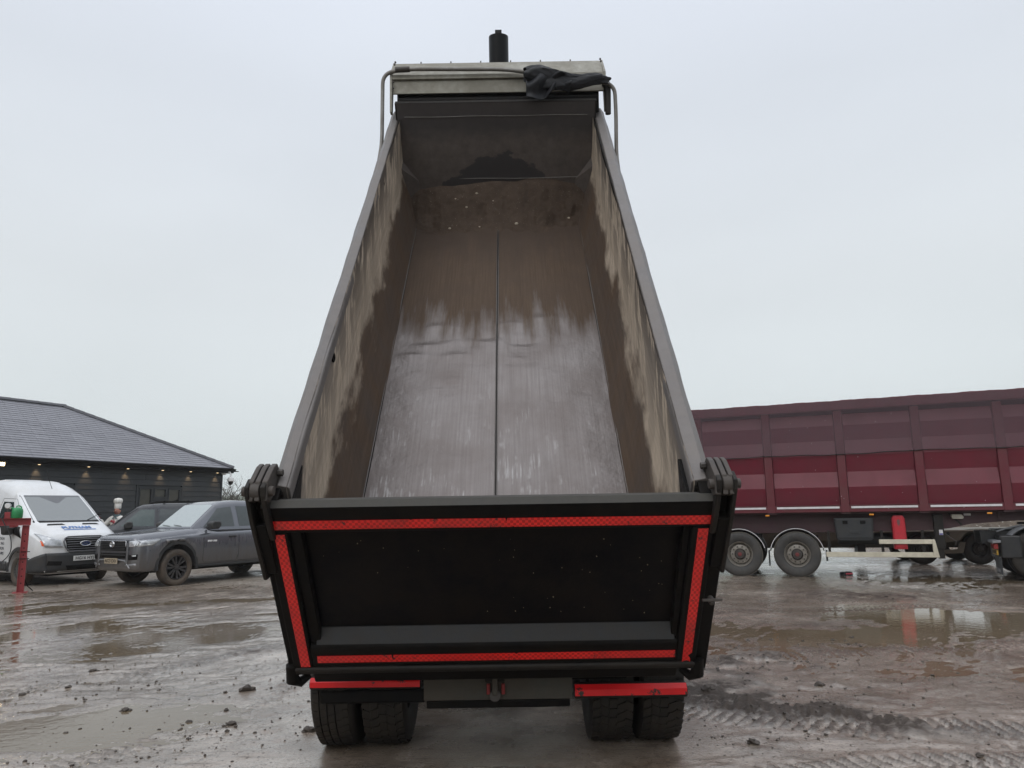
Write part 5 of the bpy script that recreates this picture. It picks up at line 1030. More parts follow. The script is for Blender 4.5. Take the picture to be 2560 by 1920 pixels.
o3 = MB().lathe([(0.040, 0.01), (0.048, 0.0), (0.040, -0.01), (0.032, 0.0)], axis='x', n=20, closed=True).build('badge_inner_ring', m_chrome, o, 40); o3.scale = (1, 1.25, 0.55); o3.location = (0, 0, 0.03)
PS.quad('front', [(-0.52, 0.63), (0.52, 0.63), (0.50, 0.745), (-0.50, 0.745)], 0.012, 10, 4).build('lower_intake', m_blk, pk, 40, recalc=False, solid=0.01)
MB().tube([(PS.front(y, 0.70) + 0.02, y, 0.70) for y in np.linspace(-0.50, 0.50, 11)], 0.010, 6).build('intake_bar', m_dark, pk, 50)
MB().tube([(PS.front(y, z) + 0.02, y, z) for y, z in ((-0.68, 0.43), (-0.60, 0.50), (-0.52, 0.58), (-0.25, 0.60), (0, 0.60), (0.25, 0.60), (0.52, 0.58), (0.60, 0.50), (0.68, 0.43))], 0.016, 8).build('silver_skid_bar', mat('dull_silver_trim', (0.25, 0.25, 0.26), 0.4, 0.4), pk, 50)
plate(pk, 'AK23 EXH', (PS.front(0, 0.56) + 0.05, 0.0, 0.575), 0.52, m_pld)
text('door_lettering', '4X4 HIRE', 0.065, frame((-0.86, 0.943, 0.935), (-1, 0, 0), (0, 0, 1)), mat('white_print', (0.8, 0.8, 0.8), 0.5), pk, 0.0008) if False else None
for k, (a, wd_) in enumerate(((0, 0.032), (0.036, 0.03), (0.07, 0.026), (0.10, 0.03), (0.155, 0.028), (0.187, 0.016), (0.207, 0.05))):
    MB().box(-0.76 - a - wd_, -0.76 - a, 0.934, 0.938, 0.915 + 0.004 * (k % 2), 0.955).build('door_print', mat('white_print', (0.8, 0.8, 0.8), 0.5) if k == 0 else bpy.data.materials['white_print'], pk, 0)
for y in (-0.18, 0.28): MB().tube([(PC.front(y, 1.275) + 0.015, y, 1.275), (PC.front(y - 0.3, 1.29) + 0.02, y - 0.32, 1.30)], 0.006, 6).build('wiper', m_blk, pk, 50)
MB().tube([(-0.50, y, PS.top(-0.50, y) + 0.004) for y in np.linspace(-0.72, 0.72, 15)], 0.012, 6).build('bonnet_gap', m_seam, pk, 50)
for s in (-1, 1): MB().tube([(x, s * (0.55 + (0.5 - x) * 0.10), PS.top(x, 0.60) + 0.002) for x in np.linspace(0.75, -0.45, 12)], 0.010, 8).build('bonnet_crease', m_pk, pk, 60)
MB().cyl((-4.345, 0.4, 1.0), (-4.345, 0.42, 1.0), 0.02, 6).build('tail_handle', m_dark, pk, 0)
pk.scale = (0.99, 1.04, 1.055)
# --- black estate 4x4 behind the pickup
sv = empty('estate_car', (-13.06, 23.66, 0), math.atan2(-0.49, -0.87), 'tall black estate 4x4 with roof rails behind the grey pickup', 'car')
m_sv = mat('black_car_paint', (0.022, 0.025, 0.032), 0.22, 0.2, dirt=(0.045, 0.043, 0.040), dscale=2, damt=0.35, coat=0.7)
SS = Shell([(0.90, 0.42, 1.04, 0.66, 0.86, 0.72, 0.62, 0.10), (0.78, 0.34, 1.18, 0.86, 1.02, 0.90, 0.76, 0.10), (0.4, 0.34, 1.25, 0.95, 1.10, 0.97, 0.84, 0.10), (-0.40, 0.36, 1.31, 0.97, 1.16, 0.99, 0.86, 0.09), (-0.48, 0.36, 1.36, 0.97, 1.20, 0.99, 0.85, 0.06), (-1.10, 0.36, 1.87, 0.97, 1.24, 0.99, 0.74, 0.09),
            (-1.30, 0.36, 1.955, 0.97, 1.24, 0.99, 0.73, 0.11), (-1.9, 0.36, 2.0, 0.97, 1.24, 0.99, 0.74, 0.12), (-3.6, 0.36, 2.0, 0.97, 1.24, 0.98, 0.74, 0.12), (-3.95, 0.42, 1.93, 0.93, 1.24, 0.94, 0.74, 0.12), (-4.05, 0.5, 1.5, 0.90, 1.2, 0.90, 0.78, 0.1)])
SS.mesh('body', m_sv, sv, [(0, 0.42, 0.47), (-3.0, 0.42, 0.47)])
SS.quad('front', [(-0.70, 1.38), (0.70, 1.38), (0.63, 1.86), (-0.63, 1.86)], 0.006, 12, 10).build('windscreen', m_wscr, sv, 60, recalc=False)
for sd in (-1, 1):
    SS.quad('side', [(-0.68, 1.30), (-1.62, 1.28), (-1.62, 1.80), (-1.22, 1.80)], 0.004, 10, 8, sd).build('front_door_glass', mat('greenish_car_glass', (0.05, 0.075, 0.07), 0.05, spec=0.9) if sd < 0 else bpy.data.materials['greenish_car_glass'], sv, 60, recalc=False)
    SS.quad('side', [(-1.76, 1.28), (-2.75, 1.28), (-2.75, 1.80), (-1.76, 1.80)], 0.004, 10, 8, sd).build('rear_door_glass', m_glass, sv, 60, recalc=False)
    SS.quad('side', [(-2.86, 1.28), (-3.75, 1.30), (-3.70, 1.80), (-2.86, 1.80)], 0.004, 10, 8, sd).build('quarter_glass', m_glass, sv, 60, recalc=False)
    seam(SS, [(-0.62, 1.20), (-0.62, 0.50), (-1.69, 0.50), (-1.69, 1.84)], sv, sd=sd); seam(SS, [(-1.69, 0.50), (-2.5, 0.50), (-2.8, 0.9), (-2.80, 1.84)], sv, sd=sd)
    MB().prism([(-0.78, 1.22), (-0.76, 1.36), (-0.86, 1.44), (-1.00, 1.43), (-1.02, 1.28), (-0.95, 1.22)], sd * 1.0, sd * 1.22, lambda w_, u, v: (u, w_, v)).build('wing_mirror', m_dark, sv, 30, bevel=0.035)
    for xa in (0, -3.0): alloy(sv, (xa, sd * 0.84, 0.40), 0.40, 0.27, 0.27, sd, m_drim, 5)
    MB().tube([(-1.55, sd * 0.66, 1.985), (-1.65, sd * 0.66, 2.045), (-3.5, sd * 0.66, 2.045), (-3.65, sd * 0.66, 1.98)], 0.018, 8).build('roof_rail', m_blk, sv, 50)
    MB().tube([(-0.50, sd * (SS.hw(-0.50, 1.33)), 1.34), (-0.85, sd * SS.hw(-0.85, 1.62), 1.63), (-1.15, sd * SS.hw(-1.15, 1.84), 1.85)], 0.010, 6).build('pillar_trim', m_chrome if sd < 0 else m_dark, sv, 50)
for x in (-1.9, -2.6, -3.3): MB().box(x - 0.03, x + 0.03, -0.70, 0.70, 2.055, 2.075).build('roof_bar', m_blk, sv, 0, bevel=0.006)
MB().prism([(-2.05, 2.02), (-2.05, 2.03), (-2.35, 2.13), (-2.38, 2.12), (-2.32, 2.02)], -0.03, 0.03, lambda w_, u, v: (u, w_, v)).build('aerial_fin', m_blk, sv, 0, bevel=0.01)
MB().box(-3.9, 0.6, -0.6, 0.6, 0.28, 0.5).build('underframe', m_blk, sv, 0)
SS.quad('front', [(-0.5, 0.75), (0.5, 0.75), (0.5, 1.0), (-0.5, 1.0)], 0.01, 8, 3).build('grille', m_blk, sv, 30, recalc=False, solid=0.01)
for sd in (-1, 1): SS.quad('front', [(sd * 0.56, 0.88), (sd * 0.84, 0.90), (sd * 0.84, 1.04), (sd * 0.56, 1.02)], 0.01, 6, 3).build('headlamp', m_lens, sv, 30, recalc=False, solid=0.01)
# --- white panel van
van = empty('panel_van', (-11.22, 18.98, 0), math.atan2(-0.53, 0.85), 'white high roof panel van with blue lettering on its bonnet', 'van')
m_wh = mat('white_van_paint', (0.70, 0.715, 0.73), 0.28, dirt=(0.52, 0.50, 0.46), dscale=1.6, damt=0.35, coat=0.4, var=0.03)
m_bump = mat('dark_grey_bumper', (0.030, 0.033, 0.037), 0.5, dirt=(0.075, 0.066, 0.055), dscale=4, damt=0.45)
VS = Shell([(0.985, 0.40, 0.98, 0.50, 0.72, 0.54, 0.48, 0.12), (0.95, 0.33, 1.08, 0.68, 0.82, 0.74, 0.66, 0.12), (0.86, 0.28, 1.18, 0.84, 0.98, 0.88, 0.76, 0.12), (0.66, 0.27, 1.29, 0.95, 1.10, 0.96, 0.82, 0.13), (0.35, 0.27, 1.42, 0.985, 1.22, 1.00, 0.86, 0.13), (0.16, 0.27, 1.50, 0.99, 1.28, 1.01, 0.87, 0.12),
            (-0.30, 0.27, 1.82, 0.99, 1.34, 1.015, 0.86, 0.12), (-0.72, 0.27, 2.12, 0.99, 1.36, 1.02, 0.82, 0.12), (-0.92, 0.27, 2.27, 0.99, 1.36, 1.02, 0.80, 0.20), (-1.20, 0.27, 2.42, 0.99, 1.36, 1.02, 0.80, 0.26), (-1.60, 0.27, 2.52, 0.99, 1.36, 1.02, 0.80, 0.28), (-2.3, 0.27, 2.56, 0.99, 1.36, 1.02, 0.80, 0.28), (-4.40, 0.27, 2.56, 0.99, 1.36, 1.02, 0.80, 0.28), (-4.52, 0.30, 2.48, 0.95, 1.34, 0.98, 0.78, 0.22)])
VS.mesh('body', m_wh, van, [(0, 0.40, 0.43), (-3.55, 0.40, 0.43)])
VS.quad('front', [(-0.80, 1.49), (0.80, 1.49), (0.735, 2.10), (-0.735, 2.10)], 0.006, 16, 12).build('windscreen', m_wscr, van, 60, recalc=False)
VS.quad('front', [(-0.82, 1.455), (0.82, 1.455), (0.81, 1.50), (-0.81, 1.50)], 0.010, 14, 2).build('cowl_panel', m_blk, van, 60, recalc=False)
VS.quad('front', [(-0.76, 2.09), (0.76, 2.09), (0.74, 2.125), (-0.74, 2.125)], 0.009, 14, 2).build('windscreen_top_band', mat('grey_glass_band', (0.10, 0.105, 0.115), 0.3), van, 60, recalc=False)
VS.quad('front', [(-0.03, 1.93), (0.03, 1.93), (0.34, 2.095), (-0.34, 2.095)], 0.0085, 8, 4).build('mirror_shade', bpy.data.materials['grey_glass_band'], van, 60, recalc=False)
for sd in (-1, 1):
    VS.quad('side', [(-0.28, 1.36), (-1.22, 1.34), (-1.22, 1.98), (-0.78, 1.96)], 0.005, 10, 8, sd).build('door_glass', m_glass, van, 60, recalc=False)
    seam(VS, [(-0.02, 1.34), (-0.20, 1.55), (-0.70, 2.03), (-1.30, 2.06), (-1.34, 0.50), (-0.62, 0.50)], van, sd=sd)
    alloy(van, (0, sd * 0.87, 0.345), 0.35, 0.22, 0.205, sd, mat('steel_van_rim', (0.10, 0.10, 0.10), 0.5, 0.4, dirt=(0.12, 0.10, 0.08), dscale=9), 8)
    alloy(van, (-3.55, sd * 0.87, 0.345), 0.35, 0.22, 0.205, sd, bpy.data.materials['steel_van_rim'], 8)
    MB().lathe([(0.425, 0.0), (0.50, 0.0), (0.495, 0.02), (0.43, 0.022)], c=(0, sd * VS.hw(0, 0.90) - (0.002 if sd > 0 else 0.02), 0.40), n=26, closed=True, a0=R(-10), a1=R(190)).build('arch_trim', m_bump, van, 40)
    MB().box(-0.1, 0.1, sd * 0.60, sd * 0.64, 0.4, 0.9).build('inner_wing', m_blk, van, 0)
    VS.quad('side', [(-0.50, 0.34), (-3.0, 0.34), (-3.0, 0.56), (-0.50, 0.56)], 0.012, 12, 3, sd).build('sill_cladding', m_bump, van, 40, recalc=False, solid=0.01)
    if sd < 0: MB().prism([(-0.20, 1.18), (-0.16, 1.34), (-0.22, 1.50), (-0.36, 1.52), (-0.42, 1.34), (-0.36, 1.18)], sd * 1.05, sd * 1.26, lambda w_, u, v: (u, w_, v)).build('wing_mirror', m_dark, van, 30, bevel=0.04)
    VS.quad('side', [(0.12, 1.10), (-0.46, 1.26), (-0.46, 1.44), (-0.06, 1.36)], 0.012, 6, 4, sd).build('mirror_corner_panel', m_blk, van, 40, recalc=False, solid=0.01)
    MB().box(-1.28, -1.06, sd * 1.02, sd * 1.055, 1.12, 1.155).build('door_handle', m_dark, van, 0, bevel=0.01)
    VS.quad('front', [(sd * 0.50, 0.885), (sd * 0.86, 0.90), (sd * 0.925, 1.20), (sd * 0.56, 1.04)], 0.010, 12, 6).build('headlamp', m_lens, van, 40, recalc=False, solid=0.02)
    VS.quad('front', [(sd * 0.60, 0.935), (sd * 0.70, 0.94), (sd * 0.72, 1.03), (sd * 0.61, 1.02)], 0.018, 4, 3).build('lamp_reflector', m_lamp_in, van, 40, recalc=False)
    VS.quad('front', [(sd * 0.74, 0.945), (sd * 0.84, 0.95), (sd * 0.87, 1.10), (sd * 0.76, 1.05)], 0.018, 4, 3).build('lamp_reflector', m_lamp_in, van, 40, recalc=False)
    VS.quad('front', [(sd * 0.87, 0.92), (sd * 0.90, 0.925), (sd * 0.915, 1.05), (sd * 0.89, 1.03)], 0.018, 2, 3).build('indicator_lens', m_orange, van, 40, recalc=False)
    VS.quad('front', [(sd * 0.52, 0.47), (sd * 0.80, 0.48), (sd * 0.78, 0.58), (sd * 0.50, 0.56)], 0.021, 6, 3).build('fog_lamp_recess', m_blk, van, 40, recalc=False)
    VS.quad('top', [(0.43, sd * 0.20), (0.43, sd * 0.62), (0.35, sd * 0.58), (0.35, sd * 0.24)], 0.006, 8, 2).build('bonnet_vent', m_blk, van, 40, recalc=False)
VS.quad('front', [(-0.80, 0.31), (0.80, 0.31), (0.84, 0.755), (-0.84, 0.755)], 0.014, 30, 7).build('front_bumper', m_bump, van, 40, recalc=False, solid=0.01)
for sd in (-1, 1): VS.quad('side', [(0.905, 0.31), (0.44, 0.31), (0.46, 0.60), (0.905, 0.755)], 0.015, 8, 6, sd).build('bumper_corner', m_bump, van, 40, recalc=False, solid=0.01)
VS.quad('front', [(-0.36, 0.345), (0.36, 0.345), (0.42, 0.46), (-0.42, 0.46)], 0.024, 12, 3).build('lower_intake', m_blk, van, 40, recalc=False)
GP = [(-0.40, 0.82), (0.40, 0.82), (0.47, 1.02), (0.43, 1.09), (-0.43, 1.09), (-0.47, 1.02)]
VS.quad('front', [(-0.40, 0.79), (0.40, 0.79), (0.455, 1.09), (-0.455, 1.09)], 0.012, 14, 6).build('grille_back', m_blk, van, 40, recalc=False, solid=0.01)
for k in range(5):
    z = 0.835 + k * 0.054; e = 0.39 + k * 0.012; MB().tube([(VS.front(y, z) + 0.024, y, z) for y in np.linspace(-e, e, 15)], 0.010, 8).build('grille_bar', mat('grey_grille_trim', (0.16, 0.16, 0.17), 0.35, 0.5) if k == 0 else bpy.data.materials['grey_grille_trim'], van, 50)
gp = [(VS.front(y, z) + 0.022, y, z) for y, z in ((-0.36, 0.78), (0.0, 0.778), (0.36, 0.78), (0.45, 0.87), (0.49, 1.0), (0.46, 1.085), (0.38, 1.12), (0.0, 1.125), (-0.38, 1.12), (-0.46, 1.085), (-0.49, 1.0), (-0.45, 0.87), (-0.36, 0.78))]
MB().tube(gp, 0.016, 8).build('grille_surround', bpy.data.materials['grey_grille_trim'], van, 50)
o = MB().lathe([(0.055, -0.01), (0.055, 0.012), (0.0, 0.015)], axis='x', n=28).build('oval_badge', mat('dark_blue_enamel', (0.015, 0.03, 0.10), 0.2), van, 40); o.location = (VS.front(0, 0.955) + 0.035, 0, 0.955); o.scale = (1, 2.1, 0.95)
MB().lathe([(0.052, 0.012), (0.060, 0.018), (0.066, 0.008), (0.060, 0.0)], axis='x', n=28, closed=True).build('badge_ring', m_chrome, o, 40)
text('badge_lettering', 'Ford', 0.062, frame((0.0165, 0, 0), (0, 1, 0), (0, 0, 1)), m_chrome, o, 0.0008, shear=0.3)
plate(van, 'HG16 HYJ', (VS.front(0, 0.62) + 0.035, 0.0, 0.615), 0.52, m_plw)
bl_ = mat('blue_vinyl_print', (0.035, 0.14, 0.42), 0.4, dirt=(0.25, 0.35, 0.5), dscale=12, damt=0.3)
zc = VS.top(0.63, 0); za = VS.top(0.55, 0); fx_ = Vector((0.08, 0, zc - za + 0.0)).normalized()
text('bonnet_lettering', 'PUTNAM', 0.170, frame((0.60, -0.02, VS.top(0.60, 0) + 0.014), (0, 1, 0), (-1, 0, 0.45)), bl_, van, 0.001, offset=0.006)
VS.quad('top', [(0.705, -0.36), (0.705, 0.40), (0.675, 0.40), (0.675, -0.36)], 0.007, 8, 2).build('blue_underline', bl_, van, 40, recalc=False)
gr_ = mat('dark_vinyl_print', (0.07, 0.07, 0.09), 0.5)
for k, wd_ in enumerate(('TION', 'ING', 'ATION', 'HIRE')):
    z = 1.09 - k * 0.115; text('side_lettering', wd_, 0.095, frame((-0.66, -(VS.hw(-0.75, z) + 0.006), z), (1, 0, 0), (0, 0, 1)), gr_, van, 0.0008, align='RIGHT')
MB().tube([(-0.95, 0.10, 2.30), (-1.15, 0.12, 2.50), (-1.42, 0.14, 2.83)], 0.006, 6).build('roof_aerial', m_blk, van, 50)
for k in range(4):
    x = -1.5 - k * 0.75; MB().tube([(x, y, VS.top(x, y) + 0.002) for y in np.linspace(-0.55, 0.55, 10)], 0.010, 6).build('roof_swage', m_wh, van, 60)
for y in (0.45,): MB().tube([(VS.front(y, 1.50) + 0.02, y, 1.50), (VS.front(y + 0.3, 1.60) + 0.02, y + 0.32, 1.62)], 0.007, 6).build('wiper', m_blk, van, 50)
MB().box(-4.3, 0.6, -0.6, 0.6, 0.22, 0.45).build('underframe', m_blk, van, 0)
van.scale = (1.02, 1.02, 1.02)
# ---------------------------------------------------------------- black boarded building
hs = empty('boarded_building', (-12.033, 31.0, 0), math.atan2(-0.89915, -0.43765), 'long single storey black weatherboarded building with grey slate hipped roof', 'building')
m_bd = mat('black_stained_board', (0.026, 0.029, 0.032), 0.55, dirt=(0.048, 0.052, 0.056), dscale=1.2, damt=0.6, nb=0.003, nscale=14)
m_fr = mat('dark_window_frame', (0.015, 0.017, 0.021), 0.35)
m_slate, b = newmat('grey_slate'); inf = N(m_slate, 'ShaderNodeObjectInfo'); v = coords(m_slate)
c = mixc(m_slate, inf.outputs['Random'], (0.185, 0.185, 0.208), (0.245, 0.245, 0.272)); c = mixc(m_slate, math_(m_slate, 'MULTIPLY', noise(m_slate, v, 6, 5, 0.6), 0.4), c, (0.11, 0.112, 0.125))
setf(m_slate, b.inputs['Base Color'], c); b.inputs['Roughness'].default_value = 0.42; bump(m_slate, b, noise(m_slate, v, 25, 4, 0.6, 0.2, 0.8), 0.003, 0.6)
LN, WD = 22.0, 8.48
MB().box(0.03, LN, -WD, -0.03, 0.0, 3.50).build('wall_core', m_bd, hs, 0)
WIN = [(1.99, 3.91, 1.15, 2.69), (6.33, 8.20, 1.15, 2.67)]
nb_ = 17
for k in range(nb_):
    z0 = 0.18 + 0.1975 * k; z1 = z0 + 0.1975
    cuts = [(0.0, LN)]
    for (a, c_, zz0, zz1) in WIN:
        if z1 > zz0 + 0.02 and z0 < zz1 - 0.02: cuts = [p for q in cuts for p in ((q[0], a - 0.02), (c_ + 0.02, q[1])) if q[0] <= a and q[1] >= c_] or cuts
    if len(cuts) == 1 and z1 > 1.17 and z0 < 2.65: cuts = [(0.0, 1.97), (3.93, 6.31), (8.22, LN)]
    if z1 > 1.17 and z0 < 2.65: cuts = [(0.0, 1.97), (3.93, 6.31), (8.22, LN)]
    pcs = []
    for a, c_ in cuts:
        x = a
        while x < c_ - 0.01:
            nx = min(c_, x + rng.choice((3.6, 4.2, 4.8, 5.4))) if c_ - x > 5.4 else c_
            pcs.append((x + 0.002, nx - 0.002)); x = nx
    for a, c_ in pcs:
        j = rng.uniform(-0.002, 0.002); MB().prism([(-0.01, z0 - 0.012), (0.034 + j, z0 - 0.012), (0.014 + j, z1 - 0.014), (-0.01, z1 - 0.014)], a, c_, lambda w_, u, v: (w_, u, v)).build('weatherboard', m_bd, hs, 0)
MB().box(-0.035, 0.035, -0.045, 0.045, 0.1, 3.5).build('corner_board', m_bd, hs, 0, bevel=0.004)
for k in range(16):
    z0 = 0.18 + 0.1975 * k; MB().prism([(0.02, z0 - 0.01), (-0.02, z0 - 0.01), (0.0, z0 + 0.185), (0.02, z0 + 0.185)], -WD, -0.05, lambda w_, u, v: (u, w_, v)).build('weatherboard', m_bd, hs, 0)
m_wgl = mat('dull_window_glass', (0.045, 0.043, 0.038), 0.10, spec=0.7, dirt=(0.10, 0.09, 0.075), dscale=1.2, damt=0.5, drough=0.15)
for (a, c_, z0, z1) in WIN:
    W = MB(); W.box(a, c_, 0.0, 0.05, z1 - 0.06, z1); W.box(a, c_, 0.0, 0.05, z0, z0 + 0.06); W.box(a, a + 0.06, 0.0, 0.05, z0 + 0.06, z1 - 0.06); W.box(c_ - 0.06, c_, 0.0, 0.05, z0 + 0.06, z1 - 0.06)
    t1, t2 = a + (c_ - a) * 0.335, a + (c_ - a) * 0.665
    for t in (t1, t2): W.box(t - 0.04, t + 0.04, 0.0, 0.05, z0 + 0.06, z1 - 0.06)
    W.box(t1 + 0.04, t2 - 0.04, 0.0, 0.05, z1 - 0.50, z1 - 0.42)
    w_o = W.build('window', m_fr, hs, 0)
    for p, q, r_, s2 in ((a + 0.06, t1 - 0.04, z0 + 0.06, z1 - 0.06), (t2 + 0.04, c_ - 0.06, z0 + 0.06, z1 - 0.06), (t1 + 0.04, t2 - 0.04, z1 - 0.42, z1 - 0.06), (t1 + 0.04, t2 - 0.04, z0 + 0.06, z1 - 0.50)):
        MB().box(p + 0.045, q - 0.045, 0.008, 0.018, r_ + 0.045, s2 - 0.045).build('pane', m_wgl, w_o, 0)
        S_ = MB(); S_.box(p, q, 0.01, 0.062, r_, r_ + 0.045); S_.box(p, q, 0.01, 0.062, s2 - 0.045, s2); S_.box(p, p + 0.045, 0.01, 0.062, r_ + 0.045, s2 - 0.045); S_.box(q - 0.045, q, 0.01, 0.062, r_ + 0.045, s2 - 0.045); S_.build('sash', m_fr, w_o, 0)
    MB().box(a - 0.05, a, -0.01, 0.055, z0, z1 + 0.05).build('window_jamb', m_bd, hs, 0); MB().box(c_, c_ + 0.05, -0.01, 0.055, z0, z1 + 0.05).build('window_jamb', m_bd, hs, 0)
# roof: z = ZE + SL*inset
ZE, SL, OV, TS = 3.68, 0.533, 0.34, 0.0
INS = 4.24
def rp(t, i, d=0.0): return (t, -i, ZE + SL * i + d)
mb = MB(); e = -OV
mb.add([rp(e, e), rp(LN - e, e), rp(LN - INS, INS), rp(INS, INS)], [(0, 1, 2, 3)])
mb.add([(e, -e, ZE + SL * e), (INS, -INS, ZE + SL * INS), (e, -WD + e, ZE + SL * e)], [(0, 1, 2)])
mb.add([(LN - e, -e, ZE + SL * e), (LN - INS, -INS, ZE + SL * INS), (LN - e, -WD + e, ZE + SL * e)], [(0, 1, 2)])
mb.add([(e, -WD + e, ZE + SL * e), (LN - e, -WD + e, ZE + SL * e), (LN - INS, -INS, ZE + SL * INS), (INS, -INS, ZE + SL * INS)], [(0, 1, 2, 3)])
roof = mb.build('roof', m_slate, hs, 0, recalc=False)
ga = 0.2; sl_len = math.hypot(1, SL); di = ga / sl_len; sw = 0.46
smesh = None; cnt = 0; rest = MB(); items = []
k = 0; i0 = -OV
while i0 < INS - 0.05:
    off = (k % 2) * sw / 2; t = i0 + off - sw
    while t < LN - i0:
        a, c_ = max(t, i0 + 0.02), min(t + sw, LN - i0)
        if c_ - a > 0.08: items.append((i0, a, c_))
        t += sw
    i0 += di; k += 1
def slate_pts(i0, a, c_):
    g = 0.004; i1 = i0 + di * 1.06; a2 = max(a, i1 + 0.0) if a < i1 else a
    zt_, zb_ = 0.022, 0.006
    lo = [rp(a + g, i0, zt_ - 0.010), rp(c_ - g, i0, zt_ - 0.010), rp(c_ - g, i1, 0.001), rp(a2 + g, i1, 0.001)]
    hi = [rp(a + g, i0, zt_), rp(c_ - g, i0, zt_), rp(c_ - g, i1, zb_), rp(a2 + g, i1, zb_)]
    return lo + hi
items.sort(key=lambda q: -(q[1] > 1.0 and q[1] < 9.6) * 10 + abs(q[0] - 0.3) * 0.6 + abs(q[1] - 9.0) * 0.05)
full = {}
for n_, (i0, a, c_) in enumerate(items):
    P_ = slate_pts(i0, a, c_)
    if n_ < 296:
        isfull = abs((c_ - a) - sw) < 1e-6 and a > i0 + di * 1.1
        jz = rng.uniform(0, 0.004)
        if isfull:
            if 'f' not in full:
                base = Vector(rp(a, i0)); full['f'] = MB().box8([Vector(p) - base for p in P_]).build('slate', m_slate, roof, 0); o = full['f']; o.location = base
            else:
                o = full['f'].copy(); COL.objects.link(o); o.parent = roof; o.location = Vector(rp(a, i0))
            o.location.z += jz
        else: MB().box8(P_).build('slate', m_slate, roof, 0)
    else: rest.box8(P_)
rest.build('slate_courses', m_slate, roof, 0, kind='stuff')
m_hip = mat('dark_ridge_tile', (0.075, 0.077, 0.088), 0.5, dirt=(0.05, 0.05, 0.055), dscale=4)
def cap(p, q, nm, m=m_hip):
    p, q = Vector(p), Vector(q); d = (q - p).normalized(); sd = d.cross(Vector((0, 0, 1))).normalized(); up = sd.cross(d)
    r_ = 0.13; sec = [(-r_, -0.055), (-r_ * 0.5, 0.02), (0, 0.045), (r_ * 0.5, 0.02), (r_, -0.055), (r_ * 0.9, -0.075), (0, 0.02), (-r_ * 0.9, -0.075)]
    MB().prism(sec, 0, 1, lambda w_, u, v: tuple(p + (q - p) * w_ + sd * u + up * v)).build(nm, m, roof, 0)
hp0, hp1 = Vector(rp(-OV, -OV, 0.05)), Vector(rp(INS, INS, 0.05)); n_ = 17
for k in range(n_): cap(hp0.lerp(hp1, k / n_) + Vector((0, 0, 0.012)), hp0.lerp(hp1, (k + 1.06) / n_), 'hip_tile')
r0, r1 = Vector(rp(INS - 0.1, INS, 0.05)), Vector(rp(LN - INS, INS, 0.05)); n_ = 26
for k in range(n_): cap(r0.lerp(r1, k / n_) + Vector((0, 0, 0.01)), r0.lerp(r1, (k + 1.05) / n_), 'ridge_tile')
zf = ZE - SL * OV
MB().box(-OV, LN + OV, OV - 0.03, OV - 0.008, zf - 0.19, zf - 0.005).build('fascia', m_blk, hs, 0)
MB().box(-OV, -OV + 0.022, -WD - OV, OV - 0.032, zf - 0.19, zf - 0.005).build('fascia', m_blk, hs, 0)
MB().box(-OV + 0.025, LN + OV, 0.04, OV - 0.033, zf - 0.19, zf - 0.175).build('soffit', m_bd, hs, 0)
MB().prism([(OV - 0.005, zf - 0.06), (OV + 0.005, zf - 0.11), (OV + 0.075, zf - 0.115), (OV + 0.10, zf - 0.06), (OV + 0.10, zf - 0.02), (OV + 0.09, zf - 0.02), (OV + 0.085, zf - 0.06), (OV + 0.01, zf - 0.06)], -OV - 0.02, LN + OV, lambda w_, u, v: (w_, u, v)).build('gutter', m_blk, hs, 0, bevel=0.004)
MB().box(-OV - 0.17, -OV - 0.03, OV - 0.10, OV + 0.10, zf - 0.13, zf - 0.10).build('gutter_end', m_blk, hs, 0, bevel=0.01)
m_spot = mat('warm_lamp_glass', (0.9, 0.8, 0.6), 0.3, emit=(1.0, 0.72, 0.40), es=1.6)
for t in (0.36, 1.69, 2.98, 4.45, 5.95, 7.65, 9.2):
    d_ = MB().lathe([(0.001, 0.0), (0.035, 0.0), (0.045, 0.012)], c=(t, 0.155, zf - 0.205), axis='z', n=14).build('soffit_downlight', m_spot, hs, 30)
    ld = bpy.data.lights.new('soffit_downlight_beam', 'SPOT'); ld.energy = 15.0; ld.spot_size = R(62); ld.spot_blend = 0.8; ld.color = (1.0, 0.66, 0.36); ld.shadow_soft_size = 0.03
    lo_ = bpy.data.objects.new('soffit_downlight_beam', ld); link(lo_, hs); lo_.location = (t, 0.15, zf - 0.215); lo_.rotation_euler = (R(-14), 0, 0)
# floodlight at the far left under the eaves
fl = empty('floodlight', tuple(hs.matrix_basis @ Vector((8.98, 0.12, 3.22))) if False else (0, 0, 0), 0, 'bright warm floodlight under the eaves at the left edge', 'floodlight')
u_ = Vector((-0.43765, -0.89915, 0)); n2 = Vector((0.89915, -0.43765, 0)); fp = Vector((-12.033, 31.0, 0)) + u_ * 8.86 + n2 * 0.16 + Vector((0, 0, 3.30)); fl.location = fp
fl.rotation_euler = (0, 0, math.atan2(-0.89915, -0.43765))
MB().box(-0.13, 0.13, -0.02, 0.05, -0.11, 0.11).build('lamp_housing', m_blk, fl, 0, bevel=0.01)
MB().box(-0.11, 0.11, 0.052, 0.058, -0.09, 0.09).build('lamp_face', mat('lit_flood_glass', (1, 0.9, 0.7), 0.3, emit=(1.0, 0.80, 0.45), es=10), fl, 0)
ld = bpy.data.lights.new('floodlight_beam', 'SPOT'); ld.energy = 40; ld.spot_size = R(150); ld.color = (1.0, 0.78, 0.45); ld.shadow_soft_size = 0.1
lo_ = bpy.data.objects.new('floodlight_beam', ld); link(lo_, fl); lo_.location = (0, 0.08, 0); lo_.rotation_euler = (R(60), 0, 0)
